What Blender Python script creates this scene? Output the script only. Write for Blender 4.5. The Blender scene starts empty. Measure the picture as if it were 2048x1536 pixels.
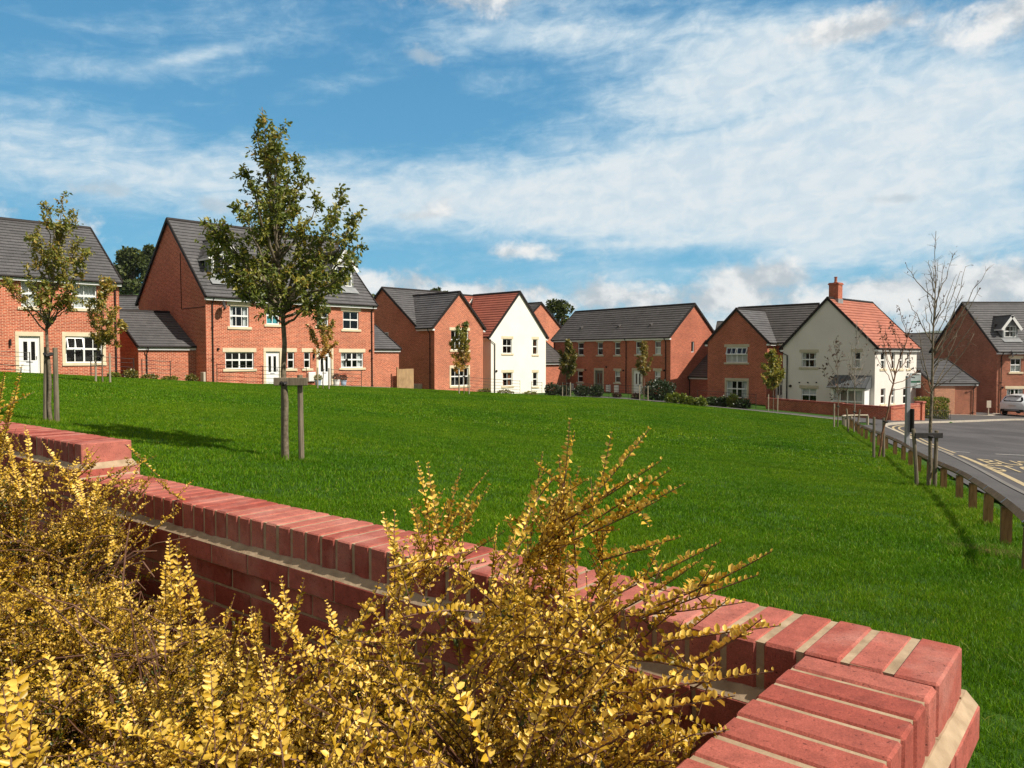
import bpy, math, random
import numpy as np
from mathutils import Vector, Matrix

sc = bpy.context.scene
COL = sc.collection
R = math.radians
rnd = random.Random(7)
rng = np.random.default_rng(7)

# ------------------------------------------------------------------ measuring helpers
FPX = 1540.0                       # focal length in photo pixels (photo 2048 x 1536)
PITCH = math.atan(56 / FPX)
CAMZ = 1.6
cP, sP = math.cos(PITCH), math.sin(PITCH)


def ray(px, py):
    a = (px - 1024) / FPX
    b = (768 - py) / FPX
    return np.array([a, cP + b * sP, -sP + b * cP])


def at(px, py, Y):
    r = ray(px, py)
    t = Y / r[1]
    return Vector((r[0] * t, Y, CAMZ + r[2] * t))


# ------------------------------------------------------------------ terrain height
_ctrl = np.array([
    (0.0, 1.0, -1.45), (1.6, 2.0, -1.55), (-1.5, 1.5, -1.40), (-2.8, 9.7, -1.37), (-7.0, 11.7, -0.92), (-15.4, 29, -0.98), (-20.5, 40.7, -1.08),
    (-17.2, 43.3, -1.57), (-9.35, 38, -1.62), (-9.2, 51.4, -2.04), (-2.65, 42, -2.07), (-6.0, 59.2, -2.75),
    (-1.8, 64.5, -3.2), (4.1, 58, -3.05), (9.6, 56, -3.22), (13.8, 67.2, -3.45), (17.3, 51, -3.67),
    (15.2, 36, -3.3), (16.3, 36, -3.5), (14.6, 33, -3.35), (9.95, 21, -2.8), (7.75, 14.4, -2.55), (5.18, 8, -1.95),
    (22.67, 46, -3.9), (25.9, 55, -4.25), (18.5, 40.3, -3.45), (10.2, 15.4, -2.7), (13.6, 23.8, -3.05), (19.6, 38.5, -3.7),
    (26.6, 48.6, -4.1), (37.1, 55.8, -4.6), (40.3, 64, -4.75), (33, 58, -4.45), (28, 53, -4.2), (24, 24, -3.9), (30, 40, -4.4),
    (-12, 4, -0.85), (-12, 20, -0.95), (8, 2, -2.0), (-30, 45, -0.9)])
_A = np.c_[np.ones(len(_ctrl)), _ctrl[:, 0], _ctrl[:, 1]]
_pl = np.linalg.lstsq(_A, _ctrl[:, 2], rcond=None)[0]
_res = _ctrl[:, 2] - _A @ _pl
_SG = 9.0
_D = ((_ctrl[:, None, :2] - _ctrl[None, :, :2]) ** 2).sum(-1)
_w = np.linalg.solve(np.exp(-_D / (2 * _SG ** 2)) + 0.12 * np.eye(len(_ctrl)), _res)


def hz(x, y):
    """ground height (world z), vectorised"""
    x = np.asarray(x, float)
    y = np.asarray(y, float)
    xc = np.clip(x, -45, 60)
    yc = np.clip(y, -10, 95)
    z = _pl[0] + _pl[1] * xc + _pl[2] * yc
    for (cx, cy, _z), w in zip(_ctrl, _w):
        z = z + w * np.exp(-((x - cx) ** 2 + (y - cy) ** 2) / (2 * _SG ** 2))
    r = np.hypot(x - 5, y - 40)
    k = np.clip((r - 75) / 70, 0, 1)
    k = k * k * (3 - 2 * k)
    return CAMZ + z * (1 - k) + k * (-5.0)


def hz1(x, y):
    return float(hz(x, y))


def ground_hit(px, py):
    r = ray(px, py)
    lo = 0.5
    t = lo
    while t < 200:
        if CAMZ + r[2] * t < hz1(r[0] * t, r[1] * t):
            break
        t += 0.1
    return Vector((r[0] * t, r[1] * t, hz1(r[0] * t, r[1] * t)))


# ------------------------------------------------------------------ mesh builder
class MB:
    def __init__(s):
        s.v = []
        s.f = []
        s.t = []
        s.tint = 0.5

    def face(s, pts):
        n = len(s.v)
        s.v += [tuple(p) for p in pts]
        s.f.append(tuple(range(n, n + len(pts))))
        s.t.append(s.tint)

    def hexa(s, c):
        """8 corners: bottom 0-3, top 4-7"""
        n = len(s.v)
        s.v += [tuple(p) for p in c]
        for q in ((0, 3, 2, 1), (4, 5, 6, 7), (0, 1, 5, 4), (1, 2, 6, 5), (2, 3, 7, 6), (3, 0, 4, 7)):
            s.f.append(tuple(n + i for i in q))
            s.t.append(s.tint)

    def box(s, p, a, b, c):
        p, a, b, c = (Vector(x) for x in (p, a, b, c))
        s.hexa([p, p + a, p + a + b, p + b, p + c, p + a + c, p + a + b + c, p + b + c])

    def cham(s, p, a, b, c, r=0.004, wob=0.0):
        """box from corner p with edges a, b, c and chamfered edges of width r"""
        p, a, b, c = (Vector(x) for x in (p, a, b, c))
        la, lb, lc = a.length, b.length, c.length
        ua, ub, uc = a / la, b / lb, c / lc
        r = min(r, la * .4, lb * .4, lc * .4)
        n = len(s.v)
        idx = {}
        for i in (0, 1):
            for j in (0, 1):
                for k in (0, 1):
                    for ax in range(3):
                        o = [i * la, j * lb, k * lc]
                        for q in range(3):
                            if q != ax:
                                o[q] += r if (i, j, k)[q] == 0 else -r
                        idx[(i, j, k, ax)] = n + len(idx)
                        s.v.append(tuple(p + ua * (o[0] + rnd.uniform(-wob, wob)) + ub * (o[1] + rnd.uniform(-wob, wob)) + uc * (o[2] + rnd.uniform(-wob, wob))))

        def F(*q):
            s.f.append(tuple(idx[x] for x in q))
            s.t.append(s.tint)
        for i in (0, 1):
            q = [(i, 0, 0, 0), (i, 1, 0, 0), (i, 1, 1, 0), (i, 0, 1, 0)]
            F(*(q if i else q[::-1]))
            q = [(0, i, 0, 1), (0, i, 1, 1), (1, i, 1, 1), (1, i, 0, 1)]
            F(*(q if i else q[::-1]))
            q = [(0, 0, i, 2), (1, 0, i, 2), (1, 1, i, 2), (0, 1, i, 2)]
            F(*(q if i else q[::-1]))
        for i in (0, 1):
            for j in (0, 1):
                F((i, j, 0, 0), (i, j, 1, 0), (i, j, 1, 1), (i, j, 0, 1))
                F((i, 0, j, 0), (i, 1, j, 0), (i, 1, j, 2), (i, 0, j, 2))
                F((0, i, j, 1), (1, i, j, 1), (1, i, j, 2), (0, i, j, 2))
        for i in (0, 1):
            for j in (0, 1):
                for k in (0, 1):
                    F((i, j, k, 0), (i, j, k, 1), (i, j, k, 2))

    def tube(s, pts, rad, n=6, cap=True):
        pts = [Vector(p) for p in pts]
        if not hasattr(rad, '__len__'):
            rad = [rad] * len(pts)
        rings = []
        ref = Vector((0.31, 0.17, 0.93))
        for i, p in enumerate(pts):
            d = (pts[min(i + 1, len(pts) - 1)] - pts[max(i - 1, 0)])
            if d.length < 1e-9:
                d = Vector((0, 0, 1))
            d.normalize()
            a = d.cross(ref)
            if a.length < 0.2:
                a = d.cross(Vector((1, 0, 0)))
            a.normalize()
            b = d.cross(a)
            st = len(s.v)
            for k in range(n):
                w = 2 * math.pi * k / n
                s.v.append(tuple(p + (a * math.cos(w) + b * math.sin(w)) * rad[i]))
            rings.append(st)
        for i in range(len(pts) - 1):
            for k in range(n):
                k2 = (k + 1) % n
                s.f.append((rings[i] + k, rings[i] + k2, rings[i + 1] + k2, rings[i + 1] + k))
                s.t.append(s.tint)
        if cap:
            s.f.append(tuple(rings[0] + k for k in range(n))[::-1])
            s.f.append(tuple(rings[-1] + k for k in range(n)))
            s.t += [s.tint, s.tint]

    def lathe(s, c, prof, n=16, axis=(0, 0, 1)):
        c = Vector(c)
        q = Vector(axis).normalized().to_track_quat('Z', 'Y')
        st = len(s.v)
        for r_, z_ in prof:
            for k in range(n):
                w = 2 * math.pi * k / n
                s.v.append(tuple(c + q @ Vector((r_ * math.cos(w), r_ * math.sin(w), z_))))
        for i in range(len(prof) - 1):
            for k in range(n):
                k2 = (k + 1) % n
                s.f.append((st + i * n + k, st + i * n + k2, st + (i + 1) * n + k2, st + (i + 1) * n + k))
                s.t.append(s.tint)
        s.f.append(tuple(st + k for k in range(n))[::-1])
        e = st + (len(prof) - 1) * n
        s.f.append(tuple(e + k for k in range(n)))
        s.t += [s.tint, s.tint]

    def build(s, name, mat, parent=None, smooth=False, uv=True):
        off = root_loc(parent)
        v = np.array(s.v, float) - np.array(off)
        me = bpy.data.meshes.new(name)
        me.from_pydata([tuple(p) for p in v], [], s.f)
        if uv:
            ul = me.uv_layers.new(name='UVMap')
            data = np.zeros((len(me.loops), 2))
            W = np.array(s.v, float)
            k = 0
            for f in s.f:
                P = W[list(f)]
                nrm = np.cross(P[1] - P[0], P[2] - P[0])
                if len(f) > 3 and np.linalg.norm(nrm) < 1e-12:
                    nrm = np.cross(P[2] - P[0], P[3] - P[0])
                L = np.linalg.norm(nrm)
                nrm = nrm / L if L > 1e-12 else np.array([0, 0, 1.0])
                if abs(nrm[2]) > 0.98:
                    u, w = np.array([1.0, 0, 0]), np.array([0, 1.0, 0])
                else:
                    u = np.array([-nrm[1], nrm[0], 0])
                    u /= np.linalg.norm(u)
                    # one sign for opposite faces, so patterns keep running
                    if u[0] + 0.3 * u[1] < 0:
                        u = -u
                    w = np.cross(nrm, u)
                    if w[2] < 0:
                        w = -w
                data[k:k + len(f), 0] = P @ u
                data[k:k + len(f), 1] = P @ w
                k += len(f)
            ul.data.foreach_set('uv', data.ravel())
        at_ = me.attributes.new('tint', 'FLOAT', 'FACE')
        at_.data.foreach_set('value', np.array(s.t, 'f'))
        if smooth:
            me.polygons.foreach_set('use_smooth', [True] * len(me.polygons))
        me.materials.append(mat)
        o = bpy.data.objects.new(name, me)
        COL.objects.link(o)
        if parent is not None:
            o.parent = parent
        return o


def root_loc(p):
    if p is None:
        return (0, 0, 0)
    x = Vector((0, 0, 0))
    while p is not None:
        x = x + Vector(p.location)
        p = p.parent
    return tuple(x)


def np_obj(name, V, Fq, mat, parent=None, tint=None, smooth=False):
    """fast mesh from numpy: V (n,3), Fq (m,k) all faces k-gons"""
    V = np.asarray(V, 'f') - np.array(root_loc(parent), 'f')
    Fq = np.asarray(Fq, 'i')
    m, k = Fq.shape
    me = bpy.data.meshes.new(name)
    me.vertices.add(len(V))
    me.vertices.foreach_set('co', V.ravel())
    me.loops.add(m * k)
    me.loops.foreach_set('vertex_index', Fq.ravel())
    me.polygons.add(m)
    me.polygons.foreach_set('loop_start', np.arange(m, dtype='i') * k)
    if smooth:
        me.polygons.foreach_set('use_smooth', np.ones(m, bool))
    me.update(calc_edges=True)
    if tint is not None:
        a = me.attributes.new('tint', 'FLOAT', 'FACE')
        a.data.foreach_set('value', np.asarray(tint, 'f'))
    me.materials.append(mat)
    o = bpy.data.objects.new(name, me)
    COL.objects.link(o)
    if parent is not None:
        o.parent = parent
    return o


def tag(o, label=None, cat=None, group=None, kind=None):
    if label:
        o['label'] = label
    if cat:
        o['category'] = cat
    if group:
        o['group'] = group
    if kind:
        o['kind'] = kind
    return o


def thing(name, loc, label, cat, group=None):
    o = bpy.data.objects.new(name, None)
    o.empty_display_size = 0.3
    COL.objects.link(o)
    o.location = loc
    return tag(o, label, cat, group)


def copy_tree(o, parent=None):
    kids = [c for c in bpy.data.objects if c.parent == o]
    c = o.copy()
    COL.objects.link(c)
    if parent is not None:
        c.parent = parent
    for ch in kids:
        copy_tree(ch, c)
    return c


# ------------------------------------------------------------------ materials
def newmat(name):
    m = bpy.data.materials.new(name)
    m.use_nodes = True
    nt = m.node_tree
    nt.nodes.clear()
    return m, nt


def N(nt, typ, **kw):
    n = nt.nodes.new(typ)
    for k, v in kw.items():
        if hasattr(n, k):
            setattr(n, k, v)
        else:
            n.inputs[k.replace('_', ' ')].default_value = v
    return n


def L(nt, a, b):
    nt.links.new(a, b)


def mixcol(nt, fac, a, b, mode='MIX'):
    n = nt.nodes.new('ShaderNodeMix')
    n.data_type = 'RGBA'
    n.blend_type = mode
    for sock, val in ((0, fac), (6, a), (7, b)):
        if hasattr(val, 'is_linked') or hasattr(val, 'links'):
            nt.links.new(val, n.inputs[sock])
        elif isinstance(val, (int, float)):
            n.inputs[sock].default_value = val
        else:
            n.inputs[sock].default_value = (*val, 1) if len(val) == 3 else val
    return n.outputs[2]


def ramp(nt, fac, stops):
    n = nt.nodes.new('ShaderNodeValToRGB')
    e = n.color_ramp.elements
    while len(e) < len(stops):
        e.new(0.5)
    for i, (p, c) in enumerate(stops):
        e[i].position = p
        e[i].color = (*c, 1) if len(c) == 3 else c
    nt.links.new(fac, n.inputs[0])
    return n.outputs[0]


def principled(nt, col, rough=0.7, metallic=0.0, spec=0.4, bump=None, bstr=0.3, bdist=0.01):
    p = nt.nodes.new('ShaderNodeBsdfPrincipled')
    if hasattr(col, 'links'):
        nt.links.new(col, p.inputs['Base Color'])
    else:
        p.inputs['Base Color'].default_value = (*col, 1)
    if hasattr(rough, 'links'):
        nt.links.new(rough, p.inputs['Roughness'])
    else:
        p.inputs['Roughness'].default_value = rough
    p.inputs['Metallic'].default_value = metallic
    p.inputs['Specular IOR Level'].default_value = spec
    if bump is not None:
        b = nt.nodes.new('ShaderNodeBump')
        b.inputs['Strength'].default_value = bstr
        b.inputs['Distance'].default_value = bdist
        nt.links.new(bump, b.inputs['Height'])
        nt.links.new(b.outputs[0], p.inputs['Normal'])
    o = nt.nodes.new('ShaderNodeOutputMaterial')
    nt.links.new(p.outputs[0], o.inputs[0])
    return p


def noise(nt, scale, detail=4, rough=0.55, coord='Object', vec=None, dist=0.0):
    n = nt.nodes.new('ShaderNodeTexNoise')
    n.inputs['Scale'].default_value = scale
    n.inputs['Detail'].default_value = detail
    n.inputs['Roughness'].default_value = rough
    n.inputs['Distortion'].default_value = dist
    if vec is None:
        tc = nt.nodes.new('ShaderNodeTexCoord')
        vec = tc.outputs[coord]
    nt.links.new(vec, n.inputs['Vector'])
    return n.outputs['Fac']


def mat_noise(name, c1, c2, scale=8, rough=0.75, metallic=0, spec=0.4, detail=5, bump=0.0, bdist=0.01, lo=0.3, hi=0.7):
    m, nt = newmat(name)
    f = noise(nt, scale, detail)
    c = ramp(nt, f, [(lo, c1), (hi, c2)])
    principled(nt, c, rough, metallic, spec, f if bump else None, bump, bdist)
    return m


def mat_brick(name, c1, c2, mortar, var=0.35, bw=0.225, rh=0.075, ms=0.011, bump=0.35):
    m, nt = newmat(name)
    tc = nt.nodes.new('ShaderNodeTexCoord')
    b = nt.nodes.new('ShaderNodeTexBrick')
    L(nt, tc.outputs['UV'], b.inputs['Vector'])
    b.inputs['Scale'].default_value = 1
    b.inputs['Brick Width'].default_value = bw
    b.inputs['Row Height'].default_value = rh
    b.inputs['Mortar Size'].default_value = ms
    b.inputs['Mortar Smooth'].default_value = 0.2
    b.inputs['Bias'].default_value = 0
    b.inputs['Color1'].default_value = (*c1, 1)
    b.inputs['Color2'].default_value = (*c2, 1)
    b.inputs['Mortar'].default_value = (*mortar, 1)
    f1 = noise(nt, 0.55, 4, 0.6, 'UV')
    f2 = noise(nt, 9, 3, 0.6, 'UV')
    v1 = ramp(nt, f1, [(0.3, (1 - var * .6,) * 3), (0.7, (1 + var * .25,) * 3)])
    v2 = ramp(nt, f2, [(0.25, (1 - var,) * 3), (0.75, (1 + var * .5,) * 3)])
    c = mixcol(nt, 1.0, b.outputs['Color'], v1, 'MULTIPLY')
    c = mixcol(nt, 1.0, c, v2, 'MULTIPLY')
    inv = N(nt, 'ShaderNodeMath', operation='SUBTRACT')
    inv.inputs[0].default_value = 1
    L(nt, b.outputs['Fac'], inv.inputs[1])
    principled(nt, c, 0.9, 0, 0.25, inv.outputs[0], bump, 0.008)
    return m


def mat_roof(name, c1, c2, var=0.3):
    m, nt = newmat(name)
    tc = nt.nodes.new('ShaderNodeTexCoord')
    b = nt.nodes.new('ShaderNodeTexBrick')
    L(nt, tc.outputs['UV'], b.inputs['Vector'])
    b.inputs['Scale'].default_value = 1
    b.inputs['Brick Width'].default_value = 0.33
    b.inputs['Row Height'].default_value = 0.32
    b.inputs['Mortar Size'].default_value = 0.006
    b.inputs['Color1'].default_value = (*c1, 1)
    b.inputs['Color2'].default_value = (*c2, 1)
    b.inputs['Mortar'].default_value = (*[x * .45 for x in c1], 1)
    f1 = noise(nt, 0.4, 5, 0.65, 'UV')
    v1 = ramp(nt, f1, [(0.25, (1 - var,) * 3), (0.75, (1 + var,) * 3)])
    c = mixcol(nt, 1.0, b.outputs['Color'], v1, 'MULTIPLY')
    principled(nt, c, 0.62, 0, 0.4)
    return m


def mat_leaf(name, stops, trans=0.3, rough=0.5, gloss=0.06, gvar=0.25):
    """leaf colours picked per leaf from the 'tint' face attribute"""
    m, nt = newmat(name)
    a = nt.nodes.new('ShaderNodeAttribute')
    a.attribute_name = 'tint'
    c = ramp(nt, a.outputs['Fac'], stops)
    d = nt.nodes.new('ShaderNodeBsdfDiffuse')
    t = nt.nodes.new('ShaderNodeBsdfTranslucent')
    g = nt.nodes.new('ShaderNodeBsdfGlossy')
    g.inputs['Roughness'].default_value = rough
    g.inputs['Color'].default_value = (1, 1, 1, 1)
    L(nt, c, d.inputs[0])
    L(nt, c, t.inputs[0])
    mx = nt.nodes.new('ShaderNodeMixShader')
    mx.inputs[0].default_value = trans
    L(nt, d.outputs[0], mx.inputs[1])
    L(nt, t.outputs[0], mx.inputs[2])
    m2 = nt.nodes.new('ShaderNodeMixShader')
    m2.inputs[0].default_value = gloss
    L(nt, mx.outputs[0], m2.inputs[1])
    L(nt, g.outputs[0], m2.inputs[2])
    o = nt.nodes.new('ShaderNodeOutputMaterial')
    L(nt, m2.outputs[0], o.inputs[0])
    return m


def mat_glass(name, tint=(0.84, 0.88, 0.89)):
    m, nt = newmat(name)
    g = nt.nodes.new('ShaderNodeBsdfGlossy')
    g.inputs['Roughness'].default_value = 0.02
    t = nt.nodes.new('ShaderNodeBsdfTransparent')
    t.inputs[0].default_value = (*tint, 1)
    f = nt.nodes.new('ShaderNodeFresnel')
    gq = nt.nodes.new('ShaderNodeNewGeometry')
    ior = nt.nodes.new('ShaderNodeMapRange')
    ior.inputs[3].default_value = 1.55
    ior.inputs[4].default_value = 1 / 1.55
    L(nt, gq.outputs['Backfacing'], ior.inputs[0])
    L(nt, ior.outputs[0], f.inputs[0])
    mx = nt.nodes.new('ShaderNodeMixShader')
    L(nt, f.outputs[0], mx.inputs[0])
    L(nt, t.outputs[0], mx.inputs[1])
    L(nt, g.outputs[0], mx.inputs[2])
    o = nt.nodes.new('ShaderNodeOutputMaterial')
    L(nt, mx.outputs[0], o.inputs[0])
    return m


M = {}
M['brick'] = mat_brick('brick_orange', (0.34, 0.050, 0.025), (0.58, 0.125, 0.060), (0.72, 0.42, 0.27), ms=.0125)
M['brick_dark'] = mat_brick('brick_russet', (0.29, 0.042, 0.022), (0.49, 0.095, 0.047), (0.58, 0.31, 0.20), ms=.012)
M['brick_brown'] = mat_brick('brick_brown', (0.22, 0.050, 0.028), (0.40, 0.108, 0.058), (0.50, 0.30, 0.20), ms=.012)
M['render_cream'] = mat_noise('cream_render', (0.78, 0.745, 0.66), (0.85, 0.815, 0.73), 0.8, 0.9, 0, 0.2, 6)
M['render_grey'] = mat_noise('ivory_render', (0.64, 0.60, 0.54), (0.71, 0.67, 0.61), 0.7, 0.9, 0, 0.2, 6)
M['roof_grey'] = mat_roof('grey_roof_tile', (0.082, 0.079, 0.081), (0.108, 0.103, 0.104))
M['roof_dark'] = mat_roof('charcoal_roof_tile', (0.068, 0.061, 0.057), (0.088, 0.079, 0.074))
M['roof_red'] = mat_roof('red_roof_tile', (0.30, 0.085, 0.052), (0.36, 0.105, 0.062), 0.22)
M['roof_red_light'] = mat_roof('terracotta_roof_tile', (0.34, 0.112, 0.066), (0.40, 0.140, 0.084), 0.2)
M['black_pvc'] = mat_noise('black_plastic', (0.016, 0.012, 0.011), (0.026, 0.020, 0.018), 5, 0.6, 0, .2)
M['white_pvc'] = mat_noise('white_plastic', (0.74, 0.74, 0.72), (0.80, 0.80, 0.78), 3, 0.4)
M['stone'] = mat_noise('buff_stone', (0.60, 0.50, 0.34), (0.72, 0.61, 0.43), 2.2, 0.85, 0, 0.2, 5)
M['stone_grey'] = mat_noise('weathered_stone', (0.42, 0.37, 0.27), (0.52, 0.46, 0.34), 2.2, 0.85, 0, 0.2, 5)
M['glass'] = mat_glass('window_glass')
M['curtain'] = mat_noise('white_curtain', (0.62, 0.62, 0.60), (0.75, 0.75, 0.72), 4, 0.9)
M['curtain_teal'] = mat_noise('teal_curtain', (0.08, 0.38, 0.42), (0.14, 0.50, 0.52), 4, 0.9)
M['curtain_brown'] = mat_noise('brown_curtain', (0.25, 0.10, 0.05), (0.34, 0.15, 0.08), 4, 0.9)
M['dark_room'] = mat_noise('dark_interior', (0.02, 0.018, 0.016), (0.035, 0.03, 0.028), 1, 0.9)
M['lead'] = mat_noise('grey_lead', (0.20, 0.21, 0.215), (0.27, 0.28, 0.285), 3, 0.55)
M['lead_dark'] = mat_noise('dark_lead', (0.075, 0.08, 0.083), (0.11, 0.115, 0.12), 3, 0.55)
M['door_green'] = mat_noise('sage_door_paint', (0.09, 0.11, 0.09), (0.11, 0.13, 0.11), 3, 0.4)
M['iron'] = mat_noise('black_iron', (0.018, 0.016, 0.016), (0.035, 0.03, 0.028), 20, 0.5)
M['metal_grey'] = mat_noise('galvanised_steel', (0.24, 0.24, 0.25), (0.32, 0.32, 0.33), 12, 0.5, 0.3)
M['box_white'] = mat_noise('meter_box_white', (0.68, 0.67, 0.64), (0.76, 0.75, 0.72), 4, 0.5)
M['box_beige'] = mat_noise('meter_box_beige', (0.45, 0.38, 0.30), (0.52, 0.45, 0.36), 4, 0.6)
M['pot_blue'] = mat_noise('blue_glazed_pot', (0.30, 0.38, 0.52), (0.40, 0.48, 0.60), 6, 0.35)
M['pot_white'] = mat_noise('white_pot', (0.6, 0.6, 0.58), (0.7, 0.7, 0.68), 6, 0.5)
M['dish'] = mat_noise('dark_dish', (0.035, 0.033, 0.034), (0.06, 0.055, 0.055), 6, 0.5)


def mat_wood(name, c1, c2, sc_=(14, 14, 1.2)):
    m, nt = newmat(name)
    tc = nt.nodes.new('ShaderNodeTexCoord')
    mp = nt.nodes.new('ShaderNodeMapping')
    mp.inputs['Scale'].default_value = sc_
    L(nt, tc.outputs['Object'], mp.inputs[0])
    f = noise(nt, 3, 6, 0.65, vec=mp.outputs[0])
    f2 = noise(nt, 2.0, 4, 0.6)
    c = ramp(nt, f, [(0.3, c1), (0.72, c2)])
    v = ramp(nt, f2, [(0.3, (.72,) * 3), (0.7, (1.15,) * 3)])
    c = mixcol(nt, 1, c, v, 'MULTIPLY')
    principled(nt, c, 0.85, 0, 0.2, f, 0.4, 0.004)
    return m


M['stake'] = mat_wood('weathered_stake', (0.11, 0.09, 0.062), (0.27, 0.225, 0.16))
M['stake_pale'] = mat_wood('pale_stake', (0.25, 0.21, 0.15), (0.42, 0.36, 0.27))
M['post_wood'] = mat_wood('brown_treated_timber', (0.12, 0.065, 0.025), (0.32, 0.185, 0.075))
M['rail_wood'] = mat_wood('grey_brown_rail', (0.19, 0.115, 0.06), (0.36, 0.24, 0.14), (6, 6, 6))
M['fence_wood'] = mat_wood('honey_timber', (0.35, 0.22, 0.11), (0.50, 0.33, 0.18))
M['bark'] = mat_noise('young_bark', (0.085, 0.065, 0.042), (0.23, 0.19, 0.135), 26, 0.9, 0, 0.2, 5, 0.5, 0.004)
M['bark_red'] = mat_noise('red_brown_bark', (0.12, 0.055, 0.03), (0.24, 0.13, 0.075), 20, 0.85, 0, 0.25, 5, 0.4, 0.004)
M['bark_dark'] = mat_noise('dark_bark', (0.05, 0.036, 0.025), (0.12, 0.09, 0.06), 20, 0.9)
M['strap'] = mat_noise('black_rubber', (0.014, 0.012, 0.011), (0.03, 0.026, 0.024), 20, 0.7)
M['leaf_main'] = mat_leaf('green_bronze_leaf', [(0.0, (0.085, 0.125, 0.018)), (0.45, (0.205, 0.235, 0.034)), (0.8, (0.40, 0.33, 0.05)), (1.0, (0.50, 0.30, 0.055))], 0.45, 0.5, 0.035)
M['leaf_olive'] = mat_leaf('olive_leaf', [(0.0, (0.10, 0.15, 0.022)), (0.5, (0.22, 0.235, 0.036)), (0.8, (0.38, 0.29, 0.05)), (1.0, (0.50, 0.28, 0.055))], 0.38, 0.5, 0.03)
M['leaf_autumn'] = mat_leaf('autumn_leaf', [(0.0, (0.11, 0.16, 0.022)), (0.35, (0.30, 0.26, 0.036)), (0.7, (0.52, 0.33, 0.05)), (1.0, (0.54, 0.22, 0.05))], 0.35, 0.45, 0.05)
M['leaf_yellow'] = mat_leaf('yellow_green_leaf', [(0.0, (0.07, 0.085, 0.015)), (0.5, (0.19, 0.16, 0.025)), (1.0, (0.32, 0.23, 0.04))], 0.35, 0.45, 0.05)
M['leaf_dark'] = mat_leaf('dark_green_leaf', [(0.0, (0.018, 0.035, 0.010)), (0.6, (0.04, 0.065, 0.016)), (1.0, (0.075, 0.10, 0.022))], 0.25, 0.4, 0.05)
M['leaf_bark'] = mat_leaf('dry_brown_leaf', [(0.0, (0.05, 0.03, 0.02)), (1.0, (0.12, 0.06, 0.035))], 0.2, 0.6, 0.02)
M['leaf_lime'] = mat_leaf('lime_leaf', [(0.0, (0.06, 0.09, 0.015)), (0.6, (0.20, 0.24, 0.03)), (1.0, (0.34, 0.36, 0.05))], 0.3, 0.5, 0.04)
M['leaf_wood'] = mat_leaf('oak_leaf', [(0.0, (0.030, 0.045, 0.010)), (0.6, (0.075, 0.095, 0.018)), (1.0, (0.14, 0.15, 0.03))], 0.2, 0.6, 0.02)
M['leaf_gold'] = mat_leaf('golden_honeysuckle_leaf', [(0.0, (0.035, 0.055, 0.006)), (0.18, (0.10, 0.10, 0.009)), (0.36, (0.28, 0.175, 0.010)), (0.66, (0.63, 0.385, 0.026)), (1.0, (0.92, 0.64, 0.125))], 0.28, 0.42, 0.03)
M['twig'] = mat_noise('brown_twig', (0.075, 0.032, 0.018), (0.17, 0.08, 0.045), 40, 0.7)
M['twig_grey'] = mat_noise('grey_twig', (0.18, 0.15, 0.12), (0.32, 0.28, 0.23), 30, 0.8)
# ================================================================== ROAD LAYOUT (plan lines on the terrain)
FENCE = [(4.3, 6.3), (5.18, 8.0), (6.4, 10.5), (7.55, 13.0), (9.2, 17.3), (10.75, 21.2), (12.3, 25.8), (13.5, 29.4), (14.9, 33.2), (15.95, 36.2)]
FENCE_END = [(15.95, 36.2), (16.15, 37.6), (17.2, 39.0), (18.7, 40.4)]
KERB_NEAR = [(-.4, -7.0), (1.6, -2.8), (4.0, 2.0), (7.2, 8.6), (10.0, 15.0), (11.9, 19.4), (13.9, 24.4), (15.3, 28.2), (16.7, 32.0), (17.8, 35.0), (18.6, 37.6), (19.3, 39.6),
             (20.4, 41.6), (22.2, 43.9), (24.2, 46.0), (26.9, 48.4), (31.0, 51.6), (37.5, 56.0), (50.0, 61.5), (70.0, 68.0)]


def smooth_line(pts, step=0.5):
    P = [np.array(p, float) for p in pts]
    out = []
    for i in range(len(P) - 1):
        p0, p1, p2, p3 = P[max(i - 1, 0)], P[i], P[i + 1], P[min(i + 2, len(P) - 1)]
        n = max(2, int(np.linalg.norm(p2 - p1) / step))
        for k in range(n):
            t = k / n
            out.append(0.5 * ((2 * p1) + (-p0 + p2) * t + (2 * p0 - 5 * p1 + 4 * p2 - p3) * t * t + (-p0 + 3 * p1 - 3 * p2 + p3) * t ** 3))
    out.append(P[-1])
    return np.array(out)


def normals2(P):
    d = np.gradient(P, axis=0)
    d /= np.linalg.norm(d, axis=1)[:, None]
    return np.c_[-d[:, 1], d[:, 0]]        # left of travel


def offset_line(P, o):
    return P + normals2(P) * o


KN = smooth_line(KERB_NEAR, 0.4)
LAWN_EDGE = smooth_line([(-1.6, -6.4), (.6, -2.0), (2.7, 1.73), (3.9, 4.03)] + [(x + 0.60, y - 0.27) for x, y in FENCE] + [(16.6, 37.3), (17.6, 38.7), (19.2, 40.2)], 0.4)


def in_poly(P, x, y):
    x = np.asarray(x, float)
    y = np.asarray(y, float)
    ins = np.zeros(x.shape, bool)
    j = len(P) - 1
    for i in range(len(P)):
        xi, yi = P[i]
        xj, yj = P[j]
        c = ((yi > y) != (yj > y)) & (x < (xj - xi) * (y - yi) / (yj - yi + 1e-12) + xi)
        ins ^= c
        j = i
    return ins


ROAD_POLY = np.vstack([KN, [(90, 60), (90, -20), (-.4, -20)]])


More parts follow.
